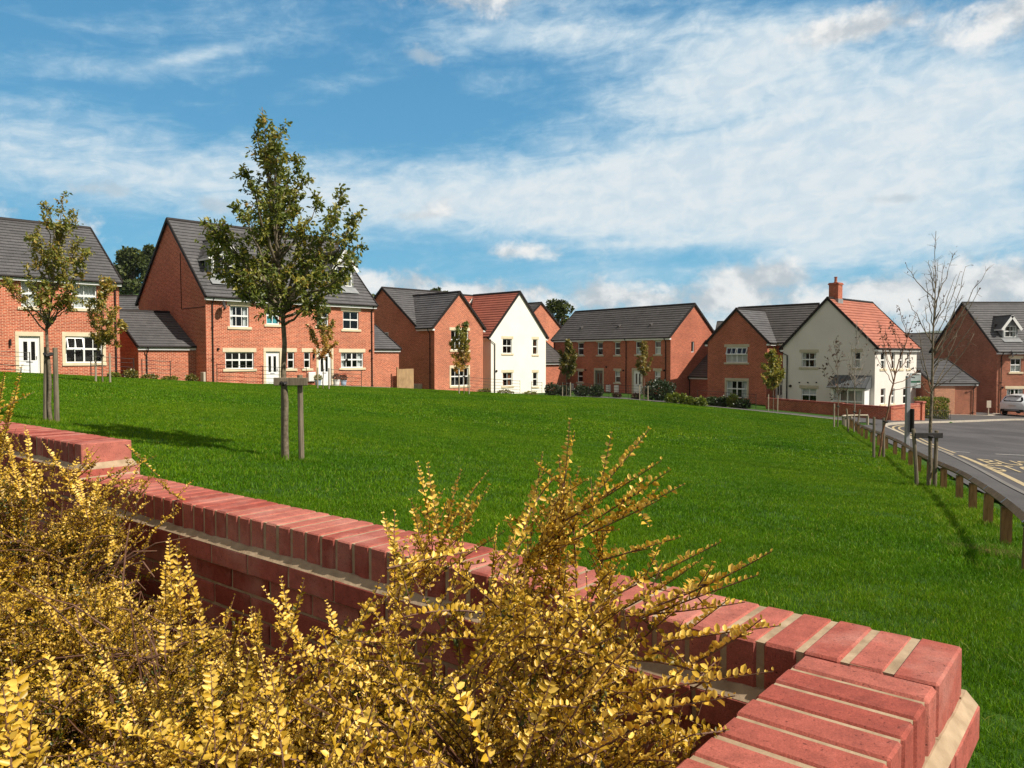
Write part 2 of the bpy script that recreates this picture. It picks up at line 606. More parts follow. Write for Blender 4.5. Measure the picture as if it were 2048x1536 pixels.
def sheet(name, left, right, dz, mat, nx=6, kind='structure', drop=0.0):
    """strip between two plan lines of equal length, laid on the terrain at height dz"""
    n = len(left)
    V = []
    for i in range(n):
        for k in range(nx + 1):
            p = left[i] * (1 - k / nx) + right[i] * (k / nx)
            V.append((p[0], p[1], 0))
    V = np.array(V)
    V[:, 2] = hz(V[:, 0], V[:, 1]) + dz
    F = []
    for i in range(n - 1):
        for k in range(nx):
            a = i * (nx + 1) + k
            F.append((a, a + 1, a + nx + 2, a + nx + 1))
    o = np_obj(name, V, F, mat)
    return tag(o, kind=kind)


def resample(P, n):
    d = np.r_[0, np.cumsum(np.linalg.norm(np.diff(P, axis=0), axis=1))]
    t = np.linspace(0, d[-1], n)
    return np.c_[np.interp(t, d, P[:, 0]), np.interp(t, d, P[:, 1])]


# ---- materials of the ground
def mat_ground():
    m, nt = newmat('grass_ground')
    g = nt.nodes.new('ShaderNodeNewGeometry')
    f1 = noise(nt, 0.35, 5, 0.6, vec=g.outputs['Position'])
    f2 = noise(nt, 7.0, 6, 0.7, vec=g.outputs['Position'])
    c = ramp(nt, f2, [(0.3, (0.020, 0.055, 0.007)), (0.7, (0.052, 0.112, 0.014))])
    v = ramp(nt, f1, [(0.3, (.8, .8, .8)), (0.7, (1.15, 1.1, 1.0))])
    c = mixcol(nt, 1, c, v, 'MULTIPLY')
    principled(nt, c, 0.95, 0, 0.1, f2, 0.8, 0.05)
    return m


def mat_asphalt(name, c1, c2, patch=0.25):
    m, nt = newmat(name)
    g = nt.nodes.new('ShaderNodeNewGeometry')
    f1 = noise(nt, 0.28, 6, 0.65, vec=g.outputs['Position'], dist=0.6)
    f2 = noise(nt, 60, 3, 0.7, vec=g.outputs['Position'])
    c = ramp(nt, f2, [(0.3, c1), (0.7, c2)])
    v = ramp(nt, f1, [(0.3, (1 - patch,) * 3), (0.7, (1 + patch,) * 3)])
    c = mixcol(nt, 1, c, v, 'MULTIPLY')
    principled(nt, c, 0.85, 0, 0.3, f2, 0.5, 0.006)
    return m


M['ground'] = mat_ground()
M['asphalt'] = mat_asphalt('road_asphalt', (0.056, 0.051, 0.051), (0.092, 0.084, 0.084), 0.38)
M['footway'] = mat_asphalt('footway_asphalt', (0.058, 0.053, 0.052), (0.098, 0.090, 0.087), 0.25)
M['kerb'] = mat_noise('kerb_concrete', (0.34, 0.30, 0.24), (0.46, 0.41, 0.34), 6, 0.9)
M['path'] = mat_noise('pale_paving', (0.42, 0.38, 0.31), (0.54, 0.49, 0.41), 3, 0.9)
M['yellow_paint'] = mat_noise('road_yellow_paint', (0.27, 0.21, 0.12), (0.47, 0.37, 0.21), 9, 0.8, lo=.25, hi=.6)
M['white_paint'] = mat_noise('road_white_paint', (0.40, 0.37, 0.34), (0.60, 0.57, 0.52), 9, 0.8, lo=.25, hi=.6)
M['hill'] = mat_noise('far_pasture', (0.07, 0.13, 0.025), (0.12, 0.18, 0.04), 0.05, 0.95)
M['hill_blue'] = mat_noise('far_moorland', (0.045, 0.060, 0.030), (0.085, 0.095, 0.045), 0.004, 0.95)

# ---- ground sheet: dense near, wide far
gx = np.r_[-4000, -2000, -1000, -500, -260, -150, -90, np.arange(-58, 60.1, 0.75), 75, 100, 150, 260, 500, 1000, 2000, 4000]
gy = np.r_[-600, -200, -60, -20, np.arange(-6, 80.1, 0.75), 90, 105, 130, 170, 240, 400, 800, 1600, 3000, 5000]
GX, GY = np.meshgrid(gx, gy, indexing='ij')
GZ = hz(GX, GY)
inside = in_poly(ROAD_POLY, GX, GY)
# distance to the kerb line so the dip under the road starts well behind the kerb
dk = np.full(GX.shape, 1e9)
for p in KN[::2]:
    dk = np.minimum(dk, np.hypot(GX - p[0], GY - p[1]))
GZ = GZ - np.where(inside & (dk > 0.15), 0.35, 0) - np.where(~inside & (dk < 0.75), 0.12, 0)
ny = len(gy)
idx = np.arange(len(gx) * ny).reshape(len(gx), ny)
F = np.stack([idx[:-1, :-1], idx[1:, :-1], idx[1:, 1:], idx[:-1, 1:]], -1).reshape(-1, 4)
tag(np_obj('ground', np.stack([GX, GY, GZ], -1).reshape(-1, 3), F, M['ground'], smooth=True), kind='structure')

# ---- footway, kerb, road, all from the same kerb line
ns = 150
kl = resample(KN, ns)
near_n = 96
le = resample(LAWN_EDGE, near_n)
KNEAR = resample(KN[:np.argmin(np.hypot(KN[:, 0] - 20.4, KN[:, 1] - 41.6))], near_n)
sheet('footway', le, offset_line(KNEAR, 0.13), 0.03, M['footway'])
FAR0 = KN[np.argmin(np.hypot(KN[:, 0] - 20.2, KN[:, 1] - 41.2)):]
FARL = resample(FAR0, 60)
_nn = normals2(FARL)
far_in = FARL + _nn * (3.4 + 8.5 * np.clip((FARL[:, 0] - 27) / 5, 0, 1))[:, None]
far_in[0] = (19.2, 40.2)
far_in[1] = 0.5 * (far_in[0] + far_in[2])
sheet('footway.001', far_in, offset_line(FARL, 0.13), 0.026, M['footway'])
# kerb as a real step
kb, kb2 = MB(), MB()
M['kerb_dark'] = mat_noise('grey_kerb', (0.12, 0.11, 0.10), (0.19, 0.175, 0.16), 6, 0.9)
for i in range(ns - 1):
    a, b = offset_line(kl, 0.13), kl
    for q in (0,):
        p0, p1, p2, p3 = a[i], a[i + 1], b[i + 1], b[i]
        z = [hz1(*p) for p in (p0, p1, p2, p3)]
        (kb if a[i][1] > 31 else kb2).hexa([(*p0, z[0] - .3), (*p3, z[3] - .3), (*p2, z[2] - .3), (*p1, z[1] - .3),
                 (*p0, z[0] + .045), (*p3, z[3] + .045), (*p2, z[2] + .045), (*p1, z[1] + .045)])
tag(kb.build('kerb', M['kerb']), kind='structure')
tag(kb2.build('kerb', M['kerb_dark']), kind='structure')
outer = np.c_[np.linspace(5, 75, ns), np.linspace(-14, 40, ns)]
sheet('road', kl, outer, -0.07, M['asphalt'], nx=30)
ROADZ = -0.07


def road_strip(name, line, w, mat, dz=ROADZ + 0.006):
    o = sheet(name, offset_line(line, w / 2), offset_line(line, -w / 2), dz, mat, nx=2)
    return o


yl = KN[np.argmin(np.hypot(KN[:, 0] - 14.4, KN[:, 1] - 25.6)):np.argmin(np.hypot(KN[:, 0] - 23, KN[:, 1] - 44.8))]
road_strip('road_marking', offset_line(yl, -0.32), 0.11, M['yellow_paint'])
yl2 = KN[np.argmin(np.hypot(KN[:, 0] - 14.8, KN[:, 1] - 26.6)):np.argmin(np.hypot(KN[:, 0] - 21.5, KN[:, 1] - 43.0))]
road_strip('road_marking', offset_line(yl2, -0.60), 0.10, M['yellow_paint'])
# wide yellow edge line of the bus cage and its pale cross dashes
cage = KN[np.argmin(np.hypot(KN[:, 0] - 4.6, KN[:, 1] - 3.4)):np.argmin(np.hypot(KN[:, 0] - 14.5, KN[:, 1] - 25.9))]
road_strip('road_marking', offset_line(cage, -0.52), 0.16, M['yellow_paint'])


def road_at(px, py):
    r = ray(px, py)
    t = 2.0
    while t < 120 and CAMZ + r[2] * t > hz1(r[0] * t, r[1] * t) + ROADZ:
        t += 0.02
    return np.array((r[0] * t, r[1] * t))


for x0, y0, x1, y1 in ((1901, 902.5, 1939, 905.5), (1991, 908.5, 2060, 911.5)):
    a, b = road_at(x0, y0), road_at(x1, y1)
    road_strip('road_marking', np.array([a * (1 - k / 6) + b * k / 6 for k in range(7)]), 0.10, M['white_paint'], ROADZ + 0.01)


def road_word(word, px, py, px2, py2, height, stretch):
    """painted word: baseline from the photo point (px,py) towards (px2,py2)"""
    a, b = road_at(px, py), road_at(px2, py2)
    d = (b - a) / np.linalg.norm(b - a)
    up = np.array([-0.42, 0.907]) if False else np.array([-d[1], d[0]])
    cu = bpy.data.curves.new('word', 'FONT')
    cu.body = word
    cu.size = 1.0
    cu.resolution_u = 3
    tmp = bpy.data.objects.new('word', cu)
    COL.objects.link(tmp)
    dg = bpy.context.evaluated_depsgraph_get()
    me = bpy.data.meshes.new_from_object(tmp.evaluated_get(dg))
    bpy.data.objects.remove(tmp)
    V = np.array([v.co[:] for v in me.vertices])
    wid = V[:, 0].max()
    sx = np.linalg.norm(b - a) / wid
    sy = height / 0.7
    road_dir = np.array([-0.404, -0.915])          # drivers come this way: letters lean along the road
    W = np.zeros_like(V)
    W[:, :2] = a + V[:, :1] * sx * d + V[:, 1:2] * sy * (-np.array([-0.42, -0.907]) * np.array([1, 1]) if False else LETTER_UP)
    W[:, 2] = hz(W[:, 0], W[:, 1]) + ROADZ + 0.012
    for i, v in enumerate(me.vertices):
        v.co = W[i]
    me.materials.clear()
    me.materials.append(M['yellow_paint'])
    o = bpy.data.objects.new('road_marking', me)
    COL.objects.link(o)
    tag(o, kind='structure')


_p, _q = road_at(1975, 928), road_at(1948, 917.5)
LETTER_UP = (_q - _p) / np.linalg.norm(_q - _p)
_h = np.linalg.norm(_q - _p)
road_word('BUS', 1974, 928.3, 2086, 934, _h, 1)
road_word('STOP', 1990, 942.8, 2150, 951, _h * 1.05, 1)

# ---- pale edging and path between the lawn and the far gardens
edge = smooth_line([(3.6, 58.6), (6.6, 57.4), (9.4, 55.0), (12.6, 50.6), (15.3, 45.6), (17.2, 42.6), (18.6, 41.0)], 0.5)
sheet('path_edging', offset_line(edge, 0.09), offset_line(edge, -0.09), 0.05, M['kerb'], nx=1)
sheet('path_edging', np.array([(31.3, 58.05), (36, 58.25), (39.8, 63.5), (52, 63.6)]), np.array([(31.3, 57.65), (36.2, 57.85), (40.1, 63.1), (52, 63.2)]), .06, M['kerb'], nx=1)
sheet('path', offset_line(edge, 2.7), offset_line(edge, 0.09), 0.03, M['footway'], nx=3)

# ---- far land
hx, hy = np.meshgrid(np.linspace(-420, 120, 60), np.linspace(110, 420, 40), indexing='ij')
hh = -8 + 26.5 * np.exp(-((hx + 95) / 95) ** 2 - ((hy - 205) / 58) ** 2) + 14 * np.exp(-((hx + 20) / 70) ** 2 - ((hy - 260) / 60) ** 2)
ii = np.arange(60 * 40).reshape(60, 40)
FF = np.stack([ii[:-1, :-1], ii[1:, :-1], ii[1:, 1:], ii[:-1, 1:]], -1).reshape(-1, 4)


def hill_z(x, y):
    return -8 + 26.5 * math.exp(-((x + 95) / 95) ** 2 - ((y - 205) / 58) ** 2) + 14 * math.exp(-((x + 20) / 70) ** 2 - ((y - 260) / 60) ** 2)


tag(np_obj('hill', np.stack([hx, hy, hh], -1).reshape(-1, 3), FF, M['hill'], smooth=True), kind='structure')
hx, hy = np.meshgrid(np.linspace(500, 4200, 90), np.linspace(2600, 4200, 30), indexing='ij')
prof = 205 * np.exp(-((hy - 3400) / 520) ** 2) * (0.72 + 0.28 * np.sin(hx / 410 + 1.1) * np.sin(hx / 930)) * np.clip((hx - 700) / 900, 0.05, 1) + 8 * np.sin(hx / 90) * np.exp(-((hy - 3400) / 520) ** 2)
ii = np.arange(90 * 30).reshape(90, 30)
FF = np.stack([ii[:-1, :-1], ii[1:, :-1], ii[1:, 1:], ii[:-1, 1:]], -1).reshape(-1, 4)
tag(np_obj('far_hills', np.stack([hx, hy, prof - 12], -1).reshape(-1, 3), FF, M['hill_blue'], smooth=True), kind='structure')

# ================================================================== FRONT GARDEN WALL
WH = 0.535
P1 = Vector((0.832, 1.4036, 0))
U = Vector((-0.7725, 0.635, 0)).normalized()
NV = Vector((-U.y, U.x, 0))            # left of U -> towards the planting bed
if NV.dot(Vector((-1, -1, 0))) < 0:
    NV = -NV
ZT = CAMZ - WH
UPV = Vector((0, 0, 1))
SSTEP, RISE = 3.34, 0.149
SEND = 9.0


def mat_wallbrick():
    m, nt = newmat('garden_wall_brick')
    a = nt.nodes.new('ShaderNodeAttribute')
    a.attribute_name = 'tint'
    c = ramp(nt, a.outputs['Fac'], [(0.0, (0.27, 0.055, 0.038)), (0.5, (0.375, 0.098, 0.071)), (1.0, (0.45, 0.150, 0.112))])
    f1 = noise(nt, 26, 6, 0.7)
    f2 = noise(nt, 5, 4, 0.6)
    f3 = noise(nt, 140, 2, 0.6)
    v = ramp(nt, f1, [(0.28, (.66,) * 3), (0.6, (1.02,) * 3), (0.85, (1.22, 1.22, 1.22))])
    c = mixcol(nt, 1, c, v, 'MULTIPLY')
    bloom = ramp(nt, f2, [(0.50, (0, 0, 0)), (0.72, (.55, .55, .55))])
    c = mixcol(nt, bloom, c, (0.50, 0.25, 0.20))
    pits = ramp(nt, f3, [(0.24, (.30,) * 3), (0.37, (1.0,) * 3)])
    c = mixcol(nt, 1, c, pits, 'MULTIPLY')
    f4 = noise(nt, 420, 2, 0.6)
    grit = ramp(nt, f4, [(0.3, (.80,) * 3), (0.7, (1.18,) * 3)])
    c = mixcol(nt, 1, c, grit, 'MULTIPLY')
    h = mixcol(nt, 0.5, f1, f3)
    principled(nt, c, 0.9, 0, 0.25, h, 0.55, 0.004)
    return m


M['wallbrick'] = mat_wallbrick()
M['mortar'] = mat_noise('sandy_mortar', (0.28, 0.20, 0.125), (0.45, 0.34, 0.225), 22, 0.95, 0, 0.15, 6, 0.8, 0.006, .3, .7)

gw = thing('garden_wall', (P1.x, P1.y, hz1(P1.x, P1.y)), 'red brick garden wall with brick-on-edge coping, stepping up on the left and turning the near corner', 'wall')
cop, brk, mor = MB(), MB(), MB()
jit = lambda s=0.0015: rnd.uniform(-s, s)


def w_pt(o, du, dn, s, n, z):
    return o + du * s + dn * n + UPV * z


def coping_run(o, du, dn, s0, s1, top):
    """bricks on edge along du from s0 to s1; their length lies along dn (0..0.215)"""
    n = round((s1 - s0) / 0.0752)
    pitch = (s1 - s0) / n
    for i in range(n):
        cop.tint = min(1, max(0, rnd.gauss(.5, .33)))
        s = s0 + i * pitch
        g = 0.0105
        p = w_pt(o, du, dn, s + (g * .5 if i else 0), jit(.001), top - 0.1025 + jit(.0006))
        cop.cham(p, du * (pitch - (g if i not in (0, n - 1) else g * .5)), dn * (0.215 + jit(.0012)), UPV * (0.1025 + jit(.0009)), rnd.uniform(.0038, .007), .0007)
    mor.box(w_pt(o, du, dn, s0 + .004, 0.0045, top - 0.1145), du * (s1 - s0 - .008), dn * 0.206, UPV * 0.1110)


def stretcher_course(o, du, dn, s0, s1, zb, outn, inn, off, faces=(0, 1)):
    """one course of stretchers on both faces; outn / inn: extra projection"""
    L_ = 0.2255
    k = int(math.floor((s0 - off) / L_))
    while True:
        a = off + k * L_
        b = a + L_ - 0.0105
        k += 1
        if a >= s1 - 0.012:
            break
        a2, b2 = max(a, s0), min(b, s1)
        if b2 - a2 < 0.025:
            continue
        for fc in faces:
            brk.tint = min(1, max(0, rnd.gauss(.42, .3)))
            n0 = -outn if fc == 0 else 0.215 + inn - 0.1
            brk.cham(w_pt(o, du, dn, a2, n0 + jit(), zb + jit(.001)), du * (b2 - a2), dn * 0.1, UPV * 0.0645, 0.003, .0012)


def fillet(o, du, dn, s0, s1, zc, ext0=0, ext1=0):
    """sloping mortar on top of the corbel course, both faces"""
    for sg, nb in ((-1, 0.0), (1, 0.215)):
        m_ = max(2, int((s1 - s0) / 0.03))
        for i in range(m_):
            a, b = s0 + (s1 - s0) * i / m_, s0 + (s1 - s0) * (i + 1) / m_
            # broken, hand-trowelled profile
            n1 = nb + sg * 0.024
            za, zb_ = zc + 0.022 + FJ[i % 97], zc + 0.022 + FJ[(i + 1) % 97]
            q = [w_pt(o, du, dn, a, nb - sg * .02, zc), w_pt(o, du, dn, b, nb - sg * .02, zc), w_pt(o, du, dn, b, n1, zc), w_pt(o, du, dn, a, n1, zc),
                 w_pt(o, du, dn, a, nb - sg * .02, za), w_pt(o, du, dn, b, nb - sg * .02, zb_), w_pt(o, du, dn, b, nb + sg * .004, zb_), w_pt(o, du, dn, a, nb + sg * .004, za)]
            mor.hexa([q[0], q[1], q[2], q[3], q[4], q[5], q[6], q[7]])


FJ = [(.0022 * math.sin(i * .9) + .0018 * math.sin(i * 2.3 + 1)) for i in range(97)]

# main run: lower part, right of the step
zc0 = ZT - 0.1025 - 0.010
coping_run(P1, U, NV, 0.0, SSTEP + 0.02, ZT)
stretcher_course(P1, U, NV, -0.025, SSTEP, zc0 - 0.0645, 0.025, 0.025, -0.025)
fillet(P1, U, NV, -0.003, SSTEP - .02, zc0)
for c in range(15):
    zb = zc0 - 0.0645 - 0.0745 * (c + 1)
    stretcher_course(P1, U, NV, 0.0, SEND, zb, 0.0, 0.0, 0.0 if c % 2 else -0.113)
mor.box(w_pt(P1, U, NV, 0.006, 0.005, zc0 - 1.35), U * (SEND - .01), NV * 0.205, UPV * (1.35 + 0.004))
mor.box(w_pt(P1, U, NV, -0.02, -0.02, zc0 - 0.0665), U * (SSTEP), NV * 0.255, UPV * 0.064)
# raised run
zt2 = ZT + RISE
coping_run(P1, U, NV, SSTEP, SEND, zt2)
zc1 = zt2 - 0.1125
stretcher_course(P1, U, NV, SSTEP - 0.025, SEND, zc1 - 0.0645, 0.025, 0.025, SSTEP - 0.025)
fillet(P1, U, NV, SSTEP - .01, SEND, zc1)
mor.box(w_pt(P1, U, NV, SSTEP - 0.02, -0.02, zc1 - 0.066), U * (SEND - SSTEP), NV * 0.255, UPV * 0.064)
mor.box(w_pt(P1, U, NV, SSTEP + 0.006, 0.005, zc0 - 0.02), U * (SEND - SSTEP - .01), NV * 0.205, UPV * 0.11)
stretcher_course(P1, U, NV, SSTEP, SEND, zc1 - 0.139, 0.0, 0.0, SSTEP)
stretcher_course(P1, U, NV, SSTEP, SEND, zc1 - 0.2135, 0.0, 0.0, SSTEP + .11)
brk.tint = .5
brk.cham(w_pt(P1, U, NV, SSTEP - .0265, -.026, zc1 - .0645), U * .1, NV * .267, UPV * .0646, .003)
brk.cham(w_pt(P1, U, NV, -.0265, -.026, zc0 - .0645), U * .1, NV * .235, UPV * .0646, .003)
for c in range(15):
    brk.tint = rnd.random()
    brk.cham(w_pt(P1, U, NV, -.0015, -.001, zc0 - 0.0645 - 0.0745 * (c + 1)), U * .1, NV * .217, UPV * .0645, .003)
# end face of the raised part: header of the corbel and sloping mortar
q = [w_pt(P1, U, NV, SSTEP + .02, -.022, zc1), w_pt(P1, U, NV, SSTEP + .02, .237, zc1), w_pt(P1, U, NV, SSTEP - .024, .237, zc1), w_pt(P1, U, NV, SSTEP - .024, -.022, zc1),
     w_pt(P1, U, NV, SSTEP + .02, 0.0, zc1 + .026), w_pt(P1, U, NV, SSTEP + .02, .215, zc1 + .022), w_pt(P1, U, NV, SSTEP - .004, .215, zc1 + .024), w_pt(P1, U, NV, SSTEP - .004, 0.0, zc1 + .028)]
mor.hexa(q)
q = [w_pt(P1, U, NV, SSTEP + .0, -.02, ZT - .004), w_pt(P1, U, NV, SSTEP + .0, .235, ZT - .004), w_pt(P1, U, NV, SSTEP - .034, .232, ZT - .004), w_pt(P1, U, NV, SSTEP - .036, -.018, ZT - .004),
     w_pt(P1, U, NV, SSTEP + .0, -.02, ZT + .022), w_pt(P1, U, NV, SSTEP + .0, .235, ZT + .018), w_pt(P1, U, NV, SSTEP - .020, .235, ZT + .013), w_pt(P1, U, NV, SSTEP - .020, -.02, ZT + .016)]
mor.hexa(q)
# return wall towards the photographer: along NV from the inner edge of the main coping
O2 = P1 + NV * 0.2265                    # outer edge lies on the end plane of the main run
RL = 2.1
coping_run(O2, NV, U, 0.0, RL, ZT)
stretcher_course(O2, NV, U, 0.035, RL, zc0 - 0.0645, 0.025, 0.025, -0.11)
fillet(O2, NV, U, 0.0, RL, zc0)
for c in range(15):
    zb = zc0 - 0.0645 - 0.0745 * (c + 1)
    stretcher_course(O2, NV, U, 0.0, RL, zb, 0.0, 0.0, 0.0 if c % 2 == 0 else -0.113)
mor.box(w_pt(O2, NV, U, -0.02, 0.0055, zc0 - 1.35), NV * RL, U * 0.204, UPV * (1.35 + 0.003))
mor.box(w_pt(O2, NV, U, 0.01, -0.02, zc0 - 0.0668), NV * (RL - .01), U * 0.255, UPV * 0.0635)
# end face of the main run (continues the outer face of the return): fillet strip
m_ = 8
for i in range(m_):
    a, b = 0.250 * i / m_ - .0235, 0.250 * (i + 1) / m_ - .0235
    q = [w_pt(P1, NV, U, a, .02, zc0), w_pt(P1, NV, U, b, .02, zc0), w_pt(P1, NV, U, b, -.024, zc0), w_pt(P1, NV, U, a, -.024, zc0),
         w_pt(P1, NV, U, a, .02, zc0 + .02 + FJ[i + 9]), w_pt(P1, NV, U, b, .02, zc0 + .02 + FJ[i + 10]), w_pt(P1, NV, U, b, -.004, zc0 + .02 + FJ[i + 10]), w_pt(P1, NV, U, a, -.004, zc0 + .02 + FJ[i + 9])]
    mor.hexa(q)
cop.build('coping', M['wallbrick'], gw)
brk.build('brickwork', M['wallbrick'], gw)
mor.build('mortar', M['mortar'], gw)

# ================================================================== KNEE RAIL FENCE
FL = smooth_line(FENCE, 0.2)
FE = smooth_line(FENCE_END, 0.2)
fen = thing('knee_rail_fence', (5.18, 8.0, hz1(5.18, 8)), 'low brown timber knee rail fence curving along the footway, turning back at its end', 'fence')


def arc_pts(Ln, step, start=0.0):
    d = np.r_[0, np.cumsum(np.linalg.norm(np.diff(Ln, axis=0), axis=1))]
    t = np.arange(start, d[-1], step)
    return np.c_[np.interp(t, d, Ln[:, 0]), np.interp(t, d, Ln[:, 1])], np.interp(t, d, np.arange(len(Ln)))


def rail_run(Ln, posts, mat_post, mat_rail):
    for x, y in posts:
        i = int(np.argmin(np.hypot(Ln[:, 0] - x, Ln[:, 1] - y)))
        i = min(max(i, 1), len(Ln) - 2)
        d = Vector((*(Ln[i + 1] - Ln[i - 1]), 0)).normalized()
        n = Vector((-d.y, d.x, 0))
        z = hz1(x, y)
        mb = MB()
        tilt = Vector((rnd.uniform(-.012, .012), rnd.uniform(-.012, .012), 0))
        h = 0.43
        w = 0.05
        b = Vector((x, y, z - 0.15))
        t = Vector((x, y, z + h)) + tilt
        mb.hexa([b - d * w - n * w, b + d * w - n * w, b + d * w + n * w, b - d * w + n * w,
                 t - d * w - n * w - UPV * .02, t + d * w - n * w - UPV * .02, t + d * w + n * w - UPV * .02, t - d * w + n * w - UPV * .02])
        mb.build('post', mat_post, fen)
        sb = MB()
        rc = Vector((x, y, z + 0.455))
        for sg in (1, -1):
            a0 = rc + UPV * 0.053 - d * .016
            a1 = rc + n * sg * 0.053 - d * .016
            sb.hexa([a0, a0 + d * .032, a1 + d * .032, a1, a0 + UPV * .004, a0 + d * .032 + UPV * .004, a1 + d * .032 + UPV * .003 + n * sg * .003, a1 + UPV * .003 + n * sg * .003])
        sb.build('strap', M['metal_grey'], fen)
    # diamond-set rail in lengths of two bays
    k = 0
    while k < len(posts) - 1:
        a, b = posts[k], posts[min(k + 2, len(posts) - 1)]
        i0 = int(np.argmin(np.hypot(Ln[:, 0] - a[0], Ln[:, 1] - a[1])))
        i1 = int(np.argmin(np.hypot(Ln[:, 0] - b[0], Ln[:, 1] - b[1])))
        pts = [Vector((Ln[i][0], Ln[i][1], hz1(*Ln[i]) + 0.455)) for i in sorted(set(list(range(i0, i1, 3)) + [i1]))]
        mb = MB()
        st = None
        for p_i, p in enumerate(pts):
            d = (pts[min(p_i + 1, len(pts) - 1)] - pts[max(p_i - 1, 0)]).normalized()
            n = Vector((-d.y, d.x, 0)).normalized()
            ring = [p + UPV * .05, p + n * .05, p - UPV * .05, p - n * .05]
            if st is not None:
                for q in range(4):
                    mb.face([st[q], st[(q + 1) % 4], ring[(q + 1) % 4], ring[q]])
            else:
                mb.face(ring)
            st = ring
        mb.face(st[::-1])
        mb.build('rail', mat_rail, fen)
        k += 2


pp, _ = arc_pts(FL, 1.72, 0.25)
rail_run(FL, [tuple(p) for p in pp] + [tuple(FL[-1])], M['post_wood'], M['rail_wood'])
pp2, _ = arc_pts(FE, 1.3, 0.6)
rail_run(FE, [tuple(FE[2])] + [tuple(p) for p in pp2[:-1]] + [tuple(FE[-1])], M['stake_pale'], M['stake_pale'])
# ================================================================== HOUSES
class Fr:
    """vertical plan frame: s runs to the viewer's right along a facade, t runs back into the house"""
    def __init__(s, P, d):
        s.P = np.array(P, float)
        d = np.array(d, float)
        s.d = d / np.linalg.norm(d)
        s.b = np.array((-s.d[1], s.d[0]))

    def W(s, a, t, z):
        q = s.P + s.d * a + s.b * t
        return Vector((q[0], q[1], z))

    def hit(s, px, py, t=0.0):
        r = ray(px, py)
        o = s.P + s.b * t
        k = (o @ s.b) / (r[:2] @ s.b)
        q = r[:2] * k - s.P
        return float(q @ s.d), float(CAMZ + r[2] * k)

    def vec(s, a, t, z):
        q = s.d * a + s.b * t
        return Vector((q[0], q[1], z))


def fbox(mb, fr, s0, s1, t0, t1, z0, z1):
    mb.hexa([fr.W(s0, t0, z0), fr.W(s1, t0, z0), fr.W(s1, t1, z0), fr.W(s0, t1, z0), fr.W(s0, t0, z1), fr.W(s1, t0, z1), fr.W(s1, t1, z1), fr.W(s0, t1, z1)])


def wall_face(mb, ff, Lw, z0, z1, ops, depth=0.10):
    """wall rectangle with openings, and reveals going inward"""
    us = sorted({0.0, Lw, *[min(max(o[0], 0), Lw) for o in ops], *[min(max(o[1], 0), Lw) for o in ops]})
    zs = sorted({z0, z1, *[o[2] for o in ops], *[o[3] for o in ops]})
    for i in range(len(us) - 1):
        for j in range(len(zs) - 1):
            if us[i + 1] - us[i] < 1e-5 or zs[j + 1] - zs[j] < 1e-5:
                continue
            cu, cz = (us[i] + us[i + 1]) / 2, (zs[j] + zs[j + 1]) / 2
            if any(o[0] < cu < o[1] and o[2] < cz < o[3] for o in ops):
                continue
            mb.face([ff.W(us[i], 0, zs[j]), ff.W(us[i + 1], 0, zs[j]), ff.W(us[i + 1], 0, zs[j + 1]), ff.W(us[i], 0, zs[j + 1])])
    for u0, u1, a, b in ops:
        mb.face([ff.W(u0, 0, a), ff.W(u0, depth, a), ff.W(u0, depth, b), ff.W(u0, 0, b)])
        mb.face([ff.W(u1, depth, a), ff.W(u1, 0, a), ff.W(u1, 0, b), ff.W(u1, depth, b)])
        mb.face([ff.W(u0, 0, b), ff.W(u0, depth, b), ff.W(u1, depth, b), ff.W(u1, 0, b)])
        mb.face([ff.W(u0, depth, a), ff.W(u0, 0, a), ff.W(u1, 0, a), ff.W(u1, depth, a)])


def roof_slope(mb, E0, E1, R0, R1, course=0.32, lift=0.045):
    """tiled slope in real overlapping courses, from the eave E0-E1 up to the ridge R0-R1"""
    E0, E1, R0, R1 = (Vector(v) for v in (E0, E1, R0, R1))
    ln = (((R0 + R1) - (E0 + E1)) / 2).length
    n = max(1, round(ln / course))
    nrm = (E1 - E0).cross(R0 - E0).normalized()
    if nrm.z < 0:
        nrm = -nrm
    for k in range(n):
        a0, a1 = E0.lerp(R0, k / n), E1.lerp(R1, k / n)
        b0, b1 = E0.lerp(R0, (k + 1) / n), E1.lerp(R1, (k + 1) / n)
        mb.face([a0 + nrm * lift, a1 + nrm * lift, b1 + nrm * .006, b0 + nrm * .006])
        mb.face([a0 - nrm * .004, a1 - nrm * .004, a1 + nrm * lift, a0 + nrm * lift])
    mb.face([E0 - nrm * .05, R0 - nrm * .05, R1 - nrm * .05, E1 - nrm * .05])


def slope_box(mb, A, B, side, w=0.07, up=0.075, dn=0.10):
    """verge strip from A (eave) to B (ridge); side = outward unit vector"""
    A, B, side = Vector(A), Vector(B), Vector(side)
    d = (B - A).normalized()
    n = d.cross(side).normalized()
    if n.z < 0:
        n = -n
    mb.hexa([A - n * dn, A - n * dn + side * w, B - n * dn + side * w, B - n * dn, A + n * up, A + n * up + side * w, B + n * up + side * w, B + n * up])


